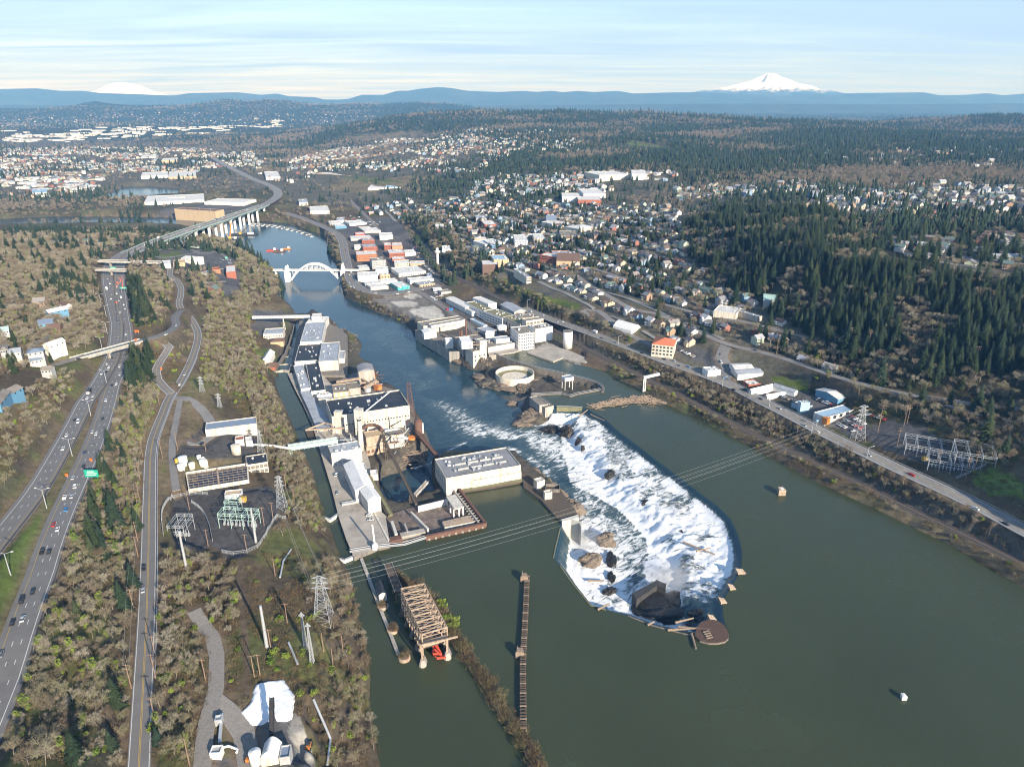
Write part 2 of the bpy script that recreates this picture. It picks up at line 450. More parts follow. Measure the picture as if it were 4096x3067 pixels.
R_99E=[(4700,2420,19),(4400,2270,19),(4096,2120,19),(3941,2036,19),(3743,1942,19),(3570,1863,19),(3446,1803,19),(3297,1731,19),(3149,1654,19),(3045,1602,19),(2929,1542,19),(2839,1506,19),(2726,1466,19),(2636,1434,18.5),(2545,1398,18),(2504,1384,18),(2368,1334,16),(2233,1287,13),(2142,1253,11),(2092,1230,10)]
R_RAIL=[(4700,2570,5),(4400,2420,5),(4096,2259,5),(3892,2155,5),(3694,2061,5),(3495,1962,5),(3297,1868,5),(3149,1798,5),(3000,1729,5),(2907,1680,5),(2726,1583,5),(2590,1517,5),(2500,1470,5),(2459,1450,5),(2368,1404,5),(2278,1353,5),(2200,1305,6),(2097,1243,7),(1990,1190,8),(1900,1145,8),(1817,1105,8),(1765,1058,8),(1722,1008,7),(1690,965,6),(1650,920,6),(1600,890,5)]
R_MCL=[(1140,850,2),(1240,885,2),(1330,925,3),(1366,960,4),(1378,1010,4),(1388,1060,4),(1400,1110,4),(1425,1142,4),(1470,1164,4),(1540,1174,4),(1620,1166,4),(1700,1150,4),(1760,1140,5)]
R_MAIN=[(1400,800,3),(1440,840,3),(1490,890,3),(1530,955,3),(1560,1030,3),(1590,1090,3),(1640,1145,3),(1700,1180,3),(1770,1225,3),(1850,1282,3),(1905,1330,3)]
R_SEND=[(2300,1100,32),(2500,1221,33),(2636,1258,34),(2771,1316,33),(2907,1375,32),(3042,1407,32),(3178,1447,34),(3336,1502,37),(3458,1538,39),(3593,1570,41),(3774,1597,43),(3955,1624,45),(4096,1637,47),(4400,1680,50)]
R_CONN=[(2907,1375,32),(2885,1425,26),(2912,1475,21),(2890,1520,19)]
R_UPR=[(2650,1215,38),(2794,1253,40),(2952,1282,42),(3088,1312,42),(3178,1335,42),(3268,1362,43)]
R_LOOP=[(2360,1262,27),(2330,1245,27),(2345,1238,27),(2390,1242,28),(2430,1270,28),(2460,1295,27),(2530,1345,24),(2620,1385,22)]
def _road(r,step=12.0):
 return [tuple(q) for q in curve_pts([P(*q) for q in r],step)]
ROADS={}
for _n,_r,_w in (('sb',R_SB,15.5),('nb',R_NB,15.5),('br',R_BR,30),('river',R_RIVER,8.6),('ramp',R_RAMP,8.5),('ovl',R_OVL,8),('ovr',R_OVR,9),('yard',R_YARD,8),('yard2',R_YARD2,5),
                   ('acc',R_ACC,7),('acc2',R_ACC2,9),('track',R_TRACK,3.2),('e99',R_99E,16),('rail',R_RAIL,9),('mcl',R_MCL,18),('main',R_MAIN,10),
                   ('send',R_SEND,9),('conn',R_CONN,13),('upr',R_UPR,8),('loop',R_LOOP,9)):
 ROADS[_n]=(_road(_r),_w)
# spot heights: (px, py, z)
SPOT=[
 # west bank: edge of the river cliff, the bench, the hill
 (1460,3000,19),(1420,2850,20),(1400,2650,20),(1370,2500,19),(1330,2330,16),(1270,2200,15),(1215,2050,18),(1180,1920,20),(1130,1780,20),(1080,1650,19),
 (1035,1540,14),(1050,1450,9),(1065,1380,3),(1090,1320,-1),(1090,1260,-3),(1080,1210,1),(1080,1160,5),(1060,1110,6),(1020,1060,6),(960,1020,6),(880,985,8),
 (1300,3060,31),(1300,2800,31),(1250,2550,30),(1180,2350,27),(1120,2200,26),(900,2050,28),(1060,2100,27),(720,2020,31),(900,2240,30),(1050,1950,25),(1000,1750,25),(900,1700,29),
 (950,1560,26),(900,1450,26),(950,1330,20),(990,1250,14),(950,1150,18),(880,1200,26),(850,1320,30),(850,1080,24),(940,1060,12),(800,1030,24),(660,1180,42),(600,1250,44),(620,1100,40),
 (1100,2800,33),(950,2950,35),(700,2800,39),(700,2400,37),(450,2400,50),(400,2750,52),(250,2950,57),(480,2100,46),(520,1900,43),(560,1700,41),(600,1560,40),(560,1450,43),
 (0,1950,68),(100,1780,66),(200,1640,60),(280,1520,57),(330,1350,57),(360,1250,53),(370,1120,48),(340,1020,46),
 (-200,1900,84),(0,1620,76),(120,1450,66),(0,1350,82),(150,1300,68),(250,1180,60),(100,1100,66),(-100,1200,86),(200,1020,52),(0,990,50),(-400,1000,70),(-500,1500,110),(-700,2200,110),(-800,3000,110),
 (500,960,26),(300,950,30),(0,940,22),(600,925,10),(300,915,0),(0,922,0),(-400,925,5),(760,960,14),(700,1000,26),
 # islands, mills and the lower town
 (1350,1600,2),(1300,1400,2),(1240,1300,-2),(1450,1900,2),(1500,2080,2),(1800,2050,2),(1900,1900,2),(2150,1950,1),(2250,2030,1),(1400,1380,-8),(1640,1790,-6),(1600,1820,-8),
 (1600,1250,1),(1680,1300,1),(1800,1350,1),(1950,1380,1),(2050,1380,1),(2200,1400,1),(2330,1430,1.5),(1980,1480,-6),(2080,1520,-6),(2250,1530,-7),(2150,1640,-5),(2180,1655,-4),
 (1500,1150,3),(1430,1020,3),(1560,1000,3),(1650,1080,3),(1500,900,3),(1400,880,3),(1700,1130,4),(1800,1180,3),(1600,960,4),(1650,1000,5),(1420,1180,0),(1500,1215,0),(1350,930,2),(1200,850,2),(1100,850,3),(1300,850,3),
 (2000,1210,6),(2250,1340,6),
 # the bluff behind the railway and the upper town
 (1715,975,7),(1770,1020,8),(1830,1078,8),(1905,1118,8),(1990,1163,8),(2080,1208,9),(2170,1247,12),(2280,1282,15),
 (1760,945,26),(1830,1018,28),(1890,1052,28),(1990,1098,28),(2080,1148,28),(2170,1193,28),(2270,1238,27),(2370,1285,26),(2470,1325,24),(2560,1360,22),
 (1950,1020,31),(2150,1080,32),(2350,1150,33),(2500,1190,35),(2200,980,38),(2450,1050,41),(2000,920,36),(1850,930,31),(1760,890,27),(1650,850,15),(2250,880,46),(2500,920,54),(2650,1050,49),
 (2700,1180,40),(2620,1330,28),(2750,1400,23),(2850,1330,34),(3000,1370,34),(3080,1420,30),(2650,1400,20),(3000,1500,20),(3200,1580,19.5),(3350,1640,19.5),(3300,1560,20),(3500,1720,20),(3700,1800,21),(3850,1880,21),(3520,1640,28),(3700,1690,32),(4000,1850,32),(4096,1950,30),(4096,1760,42),
 (2100,800,54),(2400,780,66),(2700,800,78),(2650,880,72),
 # wooded hill: foot, brow, plateau
 (2800,1080,56),(2950,1160,54),(3100,1240,50),(3250,1310,49),(3400,1390,49),(3600,1470,51),(3800,1530,53),(4096,1590,55),
 (2830,960,78),(2950,960,92),(3100,1000,98),(3250,1050,98),(3400,1090,98),(3600,1120,98),(3800,1150,98),(4096,1190,98),(4400,1230,98),
 (2900,880,92),(3150,900,104),(3400,960,105),(3700,1020,104),(4096,1060,104),(3200,830,100),(3600,860,100),(4096,900,100),(2900,800,92),(3400,780,98),(4096,800,98),
 # the hill goes on outside the picture to the right
 (4500,1500,90),(4700,1800,70),(5200,1900,100),(5400,2400,50),(5000,2300,50),(6500,2200,80),(6000,3300,15),
 (4400,2050,24),(4250,1980,26),
 # towards the plain
 (1500,780,12),(1700,780,30),(1900,760,50),(1300,760,8),(1100,800,6),(900,800,4),(700,840,4),(500,840,3),(300,840,3),(0,840,4),(-400,820,5),(800,720,5),(560,725,3),(300,740,8),(0,740,12),
]
SPOTW=[P(*s) for s in SPOT]
def far(px,py,dist,dz=0.0):
 x,y,z=PD(px,py,dist); return (x,y,z+dz)
# far hills: skyline points at a distance, with lower ground before and behind
RIDGE_MID=[(1500,478),(1616,462),(1794,446),(1908,437),(2015,438),(2123,440),(2199,449),(2313,464),(2471,468),(2566,457),(2700,470),(2842,460),(2949,468),(3012,480),(3139,494),(3329,490),(3600,492),(3900,484),(4200,480),(4700,478)]
RIDGE_FAR=[(-300,440),(0,436),(253,436),(329,416),(380,402),(430,412),(506,425),(570,422),(620,426),(728,420),(823,413),(899,391),(937,395),(987,416),(1063,399),(1139,405),(1234,425),(1329,420),(1400,415),(1553,413),(1692,410),(1781,423),(1900,438),(2200,455),(2700,466),(3300,470),(3800,468),(4500,468)]
for a,b in RIDGE_MID: SPOTW.append(far(a,b,6200,4)); SPOTW.append((PD(a,b,7800)[0],7800,40))
for a,b in RIDGE_FAR: SPOTW.append(far(a,b,12500,0)); SPOTW.append((PD(a,b,15500)[0],15500,60)); SPOTW.append((PD(a,b,9800)[0],9800,30))
for a,b,z in ((100,620,20),(500,620,15),(900,640,12),(1300,640,25),(1600,640,55),(2000,640,75),(2400,640,90),(2900,660,100),(3400,660,105),(4000,660,105),(-500,640,20),(4700,700,105),
    (100,560,15),(500,550,12),(900,540,12),(1200,560,30),(1500,570,50),(1900,560,95),(2300,560,115),(2800,560,120),(3400,570,120),(4000,570,120),(300,520,40),(700,520,15),(1100,520,20)):
 SPOTW.append(P(a,b,z))
SPOTW=np.array(SPOTW)
_d=np.sqrt(((SPOTW[:,None,:2]-SPOTW[None,:,:2])**2).sum(-1))
_A=np.ones((len(SPOTW)+1,len(SPOTW)+1)); _A[-1,-1]=0
_A[:-1,:-1]=-_d+np.eye(len(SPOTW))*-2.0
_sol=np.linalg.solve(_A,np.concatenate([SPOTW[:,2],[0.0]]))
def height(x,y):
 x=np.asarray(x,float); y=np.asarray(y,float)
 shp=x.shape; x=x.ravel(); y=y.ravel()
 h=np.empty_like(x)
 for i in range(0,len(x),20000):
  s=slice(i,i+20000)
  d=np.sqrt((x[s,None]-SPOTW[None,:,0])**2+(y[s,None]-SPOTW[None,:,1])**2)
  h[s]=-(d @ _sol[:-1])+_sol[-1]
 r=np.hypot(x,y)
 h+=(fbm(x/45,y/45,4,3)-0.5)*np.clip(r/350,1.2,6)+(fbm(x/900,y/900,3,5)-0.5)*np.clip((r-2000)/45,0,95)
 near=np.where(r<4200)[0]
 xn,yn=x[near],y[near]; hn=h[near]
 # banks
 isle=in_poly(xn,yn,ISLE) | in_poly(xn,yn,BLUE)
 rock=fbm(xn/9,yn/9,3,8)
 for poly,lev,deep in ((UPPER,0.0,-6.0),(LOWER,LOW,-19.0),(LOCKS,LOW,-18.0),(POND,-8.0,-14.0),(POND2,-4.0,-10.0)):
  xs=[q[0] for q in poly]; ys=[q[1] for q in poly]
  k=np.where((xn>min(xs)-70) & (xn<max(xs)+70) & (yn>min(ys)-70) & (yn<max(ys)+70))[0]
  if not len(k): continue
  xk,yk=xn[k],yn[k]
  ins=in_poly(xk,yk,poly)
  d=dist_line(xk,yk,poly,True)
  kk=np.where(isle[k],5.0,np.where(yk>1300,0.5,1.15))*(0.6+0.8*rock[k])
  land=np.minimum(hn[k],lev+0.15+d*kk)
  land=np.maximum(land,lev+np.minimum(0.15+d*0.4,1.2)) if lev>LOW else np.maximum(land,lev+np.minimum(0.1+d*0.3,1.5))
  wet=lev-np.clip(d*1.3,0,lev-deep)-0.1
  hn[k]=np.where(ins,wet if deep<-12 else np.minimum(wet,hn[k]),land)
 hn=np.where(in_poly(xn,yn,ISLE),np.minimum(hn,-1.9),hn)
 hn=np.where(in_poly(xn,yn,ROCKS),np.minimum(hn,-6.5+4.0*(rock-0.35)),np.where(in_poly(xn,yn,BLUE),np.minimum(hn,0.5),hn))
 # the lower pool wins over the upper one below the crest
 ins=in_poly(xn,yn,LOWER)
 hn=np.where(ins & (hn>LOW),LOW-np.clip(dist_line(xn,yn,LOWER,True),0,6),hn)
 # roads lie in cuts and on banks
 wat=in_poly(xn,yn,LOWER) | in_poly(xn,yn,UPPER)
 for nm,(pts,w) in ROADS.items():
  xs=[q[0] for q in pts]; ys=[q[1] for q in pts]
  k=np.where((xn>min(xs)-45) & (xn<max(xs)+45) & (yn>min(ys)-45) & (yn<max(ys)+45) & ~wat)[0]
  if not len(k): continue
  d,z,s=dist_line(xn[k],yn[k],pts,want=True)
  spread=5.0 if nm in ('e99','rail') else 12.0
  wgt=1-sstep(w/2+1.0,w/2+spread,d)
  if nm=='br': wgt=wgt*(1-sstep(120,150,s)*(1-sstep(1000,1080,s)))
  hn[k]=hn[k]*(1-wgt)+(z-0.35)*wgt
 for pol,zp in PADS: hn=np.where(in_poly(xn,yn,pol),zp,hn)
 h[near]=hn
 return h.reshape(shp)
# ---- the ground sheet: rings of growing size about the place the picture is taken from
_r=70.0*np.exp(np.arange(0,640)*0.0088)
_r=np.concatenate([_r,[22000,26000,32000,40000,52000,70000]])
_a=np.radians(np.linspace(-50,60,620))
GR,GA=np.meshgrid(_r,_a,indexing='ij')
GX,GY=GR*np.sin(GA),GR*np.cos(GA)
GZ=np.zeros_like(GX)
_n=len(_r)-6
GZ[:_n]=height(GX[:_n],GY[:_n])
GZ[_n:]=30.0
def H(x,y):
 """height of the ground sheet itself"""
 x=np.asarray(x,float); y=np.asarray(y,float)
 r=np.hypot(x,y); a=np.arctan2(x,y)
 fi=np.clip(np.log(np.maximum(r,70.01)/70.0)/0.0088,0,637.99)
 fj=np.clip((a-_a[0])/(_a[1]-_a[0]),0,len(_a)-1.01)
 i=fi.astype(int); j=fj.astype(int); fi=fi-i; fj=fj-j
 return (GZ[i,j]*(1-fi)+GZ[i+1,j]*fi)*(1-fj)+(GZ[i,j+1]*(1-fi)+GZ[i+1,j+1]*fi)*fj
def Hs(x,y): return float(H(np.array([x]),np.array([y]))[0])
def G(px,py,z0=20.0):
 """the ground point seen at a pixel"""
 lo,hi=None,None
 u=(px-2048.0)/FPX; v=(py-1533.5)/FPX
 t=np.concatenate([np.arange(80,1500,4.0),np.arange(1500,9000,25.0)])
 x,y,z=u*t,t*(CP-v*SP),CAM_H-t*(SP+v*CP)
 g=H(x,y)
 k=np.argmax(z<g)
 if z[k]>=g[k]: return P(px,py,z0)
 k=max(k,1)
 a,b=z[k-1]-g[k-1],g[k]-z[k]
 f=a/max(a+b,1e-6)
 return (x[k-1]+f*(x[k]-x[k-1]),y[k-1]+f*(y[k]-y[k-1]),g[k-1]+f*(g[k]-g[k-1]))
GPX,GPY=proj(GX,GY,GZ)
# ---- what covers the ground, by area (colours of the bare surfaces themselves)
C_WOOD=np.array((0.105,0.080,0.050)); C_GRASS=np.array((0.125,0.165,0.040)); C_DRY=np.array((0.200,0.160,0.090)); C_ASPH=np.array((0.110,0.106,0.104))
C_GRAV=np.array((0.19,0.175,0.155)); C_CONC=np.array((0.36,0.34,0.30)); C_ROCK=np.array((0.080,0.072,0.062)); C_TOWN=np.array((0.120,0.112,0.085)); C_FOR=np.array((0.040,0.052,0.028))
C_DARKG=np.array((0.085,0.08,0.078)); C_EARTH=np.array((0.17,0.125,0.085)); C_PALE=np.array((0.50,0.47,0.41))
AREAS=[
 # (colour, softness in metres, polygon in photograph pixels)
 (C_TOWN,12,[(1150,560),(1900,520),(2200,700),(3100,740),(4096,800),(4096,860),(3000,850),(2720,900),(2800,1100),(3250,1330),(3250,1700),(2700,1440),(2350,1290),(1880,1060),(1650,860),(1150,800)]),
 (C_TOWN,12,[(0,560),(1300,560),(1150,760),(700,760),(300,800),(0,830)]),
 (C_TOWN,12,[(3500,960),(4096,950),(4096,1110),(3700,1060)]),
 (C_ASPH,3,[(1340,900),(1430,870),(1580,870),(1640,940),(1700,1040),(1800,1150),(1740,1200),(1560,1190),(1440,1165),(1392,1110),(1370,1000)]),
 (C_ASPH,3,[(640,1000),(800,1000),(930,1030),(960,1060),(900,1085),(800,1080),(620,1060)]),
 (C_ASPH,3,[(860,1075),(960,1075),(965,1140),(930,1190),(890,1180)]),
 (C_ASPH,3,[(650,835),(900,800),(1050,830),(900,870),(620,870)]),
 (C_GRAV,3,[(1480,1200),(1640,1165),(1760,1210),(1800,1300),(1700,1300),(1640,1270),(1560,1240)]),
 (C_PALE,2,[(1560,1205),(1640,1200),(1680,1215),(1650,1230),(1600,1230)]),
 (C_PALE,2,[(1630,1240),(1740,1220),(1770,1250),(1780,1280),(1700,1275),(1660,1260)]),
 (C_PALE,2,[(1600,1180),(1660,1168),(1700,1185),(1640,1195)]),
 (C_ASPH,2,[(1740,1200),(1800,1190),(1990,1330),(2050,1370),(2000,1420),(1800,1380),(1650,1320),(1660,1300),(1800,1310)]),
 (C_CONC*0.85,2,[(2105,1405),(2190,1370),(2350,1425),(2390,1450),(2330,1465),(2240,1430),(2212,1447)]),
 (C_EARTH*0.9,3,[(2200,1360),(2330,1390),(2450,1460),(2420,1490),(2330,1460),(2250,1400)]),
 (C_DARKG,2,[(690,1990),(730,1960),(1090,1950),(1150,2000),(1130,2060),(1090,2110),(1020,2190),(960,2230),(900,2230),(870,2190),(700,2200)]),
 (C_DARKG,2,[(730,1760),(830,1700),(1020,1700),(1040,1770),(1000,1830),(700,1830)]),
 (C_ASPH*1.1,2,[(820,3067),(850,2820),(960,2860),(1180,2870),(1260,3067)]),
 (np.array((0.13,0.12,0.06)),3,[(855,2840),(890,2850),(960,2990),(950,3030),(830,3030),(830,2990),(850,2960)]),
 (C_CONC*0.8,3,[(1170,2850),(1200,2860),(1260,3040),(1200,3040),(1150,2930)]),
 (C_GRASS,3,[(-10,2440),(-40,2230),(70,2150),(190,1962),(262,1826),(330,1700),(366,1650),(340,1750),(285,1880),(200,2060),(120,2240),(60,2420),(-60,2700)]),
 (C_GRASS*0.9,4,[(260,1720),(310,1620),(390,1480),(410,1470),(345,1610),(260,1760)]),
 (C_GRASS,4,[(570,1378),(640,1380),(620,1395),(590,1398)]),
 (C_GRASS*0.8,5,[(3080,1500),(3230,1530),(3270,1560),(3200,1565),(3090,1530)]),
 (C_GRASS*1.1,5,[(3880,1930),(3960,1870),(4040,1890),(4096,1940),(4096,1990),(3980,1975)]),
 (C_GRASS*0.8,6,[(1900,1075),(1990,1110),(2200,1190),(2330,1220),(2310,1240),(2180,1210),(1980,1120)]),
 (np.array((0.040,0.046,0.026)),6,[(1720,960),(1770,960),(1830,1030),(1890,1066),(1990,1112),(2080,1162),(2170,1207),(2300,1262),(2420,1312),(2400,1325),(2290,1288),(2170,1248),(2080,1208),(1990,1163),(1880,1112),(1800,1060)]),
 (np.array((0.060,0.056,0.036)),5,[(2340,1365),(2500,1405),(2900,1570),(3300,1760),(3700,1960),(4096,2165),(4096,2235),(3700,2040),(3150,1780),(2700,1550),(2480,1445)]),
 (C_GRASS*0.7,4,[(1000,1060+330),(1110,1400),(1110,1440),(1060,1440)]),
 (C_ASPH,4,[(1010,1240),(1130,1240),(1120,1330),(1060,1350),(1000,1320)]),
 (C_GRASS*0.9,8,[(625,1012),(720,1005),(730,1025),(640,1035)]),
 (C_ASPH,3,[(3060,1560),(3110,1530),(3290,1590),(3480,1700),(3430,1760),(3280,1690),(3170,1620)]),
 (C_ASPH*0.9,3,[(3440,1720),(3560,1680),(3700,1710),(3880,1840),(3960,1870),(3830,1900),(3640,1840),(3480,1770)]),
 (C_ASPH,3,[(2690,1380),(2790,1390),(2900,1440),(2870,1470),(2790,1450),(2690,1410)]),
 (C_ASPH,3,[(2390,1260),(2470,1290),(2540,1340),(2470,1330),(2420,1295)]),
 (C_ASPH,4,[(2300,1080),(2400,1060),(2480,1075),(2440,1090),(2330,1095)]),
 (C_ASPH,4,[(2790,1260),(2900,1275),(3040,1290),(2990,1290),(2800,1280)]),
 (C_DRY,20,[(1350,720),(1700,710),(1640,770),(1300,770)]),
 (C_GRASS*0.8,15,[(1370,710),(1520,715),(1620,730),(1500,735)]),
 (C_DRY,20,[(1380,545),(1700,520),(1660,540),(1450,560)]),
 (C_GRASS,20,[(2500,565),(2640,585),(2700,600),(2500,580)]),
 (C_EARTH*1.2,25,[(2680,470),(2830,460),(2830,476),(2700,478)]),
 (C_EARTH*1.1,8,[(400,860),(800,868),(850,880),(500,872),(200,872)]),
]
_g=np.empty(GX.shape+(3,))
_nz=fbm(GX/60,GY/60,4,21); _nz2=fbm(GX/14,GY/14,3,22)
_g[:]=C_WOOD
_g+=(C_DRY-C_WOOD)*(sstep(0.46,0.62,_nz)*0.75)[...,None]
_g+=(C_GRASS*0.8-_g)*(sstep(0.55,0.7,fbm(GX/30+9,GY/30,3,23))*0.55)[...,None]
_ff=sstep(1500,3200,GR)*(0.45+0.55*sstep(0.40,0.55,fbm(GX/420,GY/420,3,24)))
_g+=(C_FOR-_g)*_ff[...,None]
_g+=(C_FOR*0.9-_g)*sstep(5000,9000,GR)[...,None]*0.85
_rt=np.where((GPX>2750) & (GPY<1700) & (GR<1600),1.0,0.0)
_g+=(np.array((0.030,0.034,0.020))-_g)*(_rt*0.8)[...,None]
# rock close to the water and on steep ground
_gy=np.gradient(GZ,axis=0)/np.gradient(GR,axis=0); _gx=np.gradient(GZ,axis=1)/np.maximum(GR*(_a[1]-_a[0]),1e-3)
_sl=np.hypot(_gx,_gy)
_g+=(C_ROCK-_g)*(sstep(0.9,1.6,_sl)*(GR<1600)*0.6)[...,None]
_near=(GR<1700)
_wl=np.where((GZ<1.2) & _near & (in_poly(GX,GY,ISLE) | in_poly(GX,GY,BLUE) | (GZ<-4)),1.0,0.0)
_g+=(C_ROCK*1.1-_g)*(_wl*0.85)[...,None]
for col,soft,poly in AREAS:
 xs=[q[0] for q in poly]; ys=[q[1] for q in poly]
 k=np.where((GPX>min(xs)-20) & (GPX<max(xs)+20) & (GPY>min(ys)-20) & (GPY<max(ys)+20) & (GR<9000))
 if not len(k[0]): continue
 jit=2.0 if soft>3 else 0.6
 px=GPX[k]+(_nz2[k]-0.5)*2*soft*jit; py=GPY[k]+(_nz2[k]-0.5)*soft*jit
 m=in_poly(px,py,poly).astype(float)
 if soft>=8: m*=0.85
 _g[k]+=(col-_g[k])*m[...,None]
for nm,(pts,w) in ROADS.items():  # verges
 if nm in ('track','br'): continue
 xs=[q[0] for q in pts]; ys=[q[1] for q in pts]
 k=np.where((GX>min(xs)-40) & (GX<max(xs)+40) & (GY>min(ys)-40) & (GY<max(ys)+40))
 d=dist_line(GX[k],GY[k],pts)
 e=(1-sstep(w/2+1.5,w/2+5,d+(_nz2[k]-0.5)*5))*0.7
 _g[k]+=((C_EARTH if nm !='rail' else C_GRAV*0.6)-_g[k])*e[...,None]
_t=ROADS['track'][0]; k=np.where(GR<600); d=dist_line(GX[k],GY[k],_t)
_g[k]+=(C_EARTH*0.75-_g[k])*(1-sstep(0.8,2.6,d))[...,None]
def ground_material():
 m,nt,N,L=_tree('ground_cover')
 out=N.new('ShaderNodeOutputMaterial'); b=N.new('ShaderNodeBsdfPrincipled'); L.new(b.outputs[0],out.inputs[0])
 b.inputs['Roughness'].default_value=0.95; b.inputs['Specular IOR Level'].default_value=0.15
 at=N.new('ShaderNodeAttribute'); at.attribute_name='cover'
 geo=N.new('ShaderNodeNewGeometry')
 n1=N.new('ShaderNodeTexNoise'); n1.inputs['Scale'].default_value=0.22; n1.inputs['Detail'].default_value=9; n1.inputs['Roughness'].default_value=0.72
 n2=N.new('ShaderNodeTexNoise'); n2.inputs['Scale'].default_value=0.018; n2.inputs['Detail'].default_value=6; n2.inputs['Roughness'].default_value=0.65
 for n in (n1,n2): L.new(geo.outputs['Position'],n.inputs['Vector'])
 r1=N.new('ShaderNodeMapRange'); r1.inputs['From Min'].default_value=0.3; r1.inputs['From Max'].default_value=0.7; r1.inputs['To Min'].default_value=0.55; r1.inputs['To Max'].default_value=1.4
 r2=N.new('ShaderNodeMapRange'); r2.inputs['From Min'].default_value=0.3; r2.inputs['From Max'].default_value=0.7; r2.inputs['To Min'].default_value=0.7; r2.inputs['To Max'].default_value=1.25
 L.new(n1.outputs['Fac'],r1.inputs['Value']); L.new(n2.outputs['Fac'],r2.inputs['Value'])
 mm=N.new('ShaderNodeMath'); mm.operation='MULTIPLY'; L.new(r1.outputs[0],mm.inputs[0]); L.new(r2.outputs[0],mm.inputs[1])
 mx=N.new('ShaderNodeMix'); mx.data_type='RGBA'; mx.blend_type='MULTIPLY'; mx.inputs['Factor'].default_value=1
 L.new(at.outputs['Color'],mx.inputs['A']); L.new(mm.outputs[0],mx.inputs['B']); L.new(mx.outputs['Result'],b.inputs['Base Color'])
 bp=N.new('ShaderNodeBump'); bp.inputs['Distance'].default_value=0.7; bp.inputs['Strength'].default_value=0.7
 L.new(n1.outputs['Fac'],bp.inputs['Height']); L.new(bp.outputs[0],b.inputs['Normal'])
 return m
_nr,_nc=GX.shape
_V=np.stack([GX,GY,GZ],-1).reshape(-1,3)
_i=np.arange(_nr*_nc).reshape(_nr,_nc)
_F=np.stack([_i[:-1,:-1],_i[:-1,1:],_i[1:,1:],_i[1:,:-1]],-1).reshape(-1,4)[:,::-1]
_me=np_mesh('ground',_V,_F,[ground_material()],True)
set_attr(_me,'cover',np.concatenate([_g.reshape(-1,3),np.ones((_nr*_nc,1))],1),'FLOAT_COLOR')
structure('ground',_me)
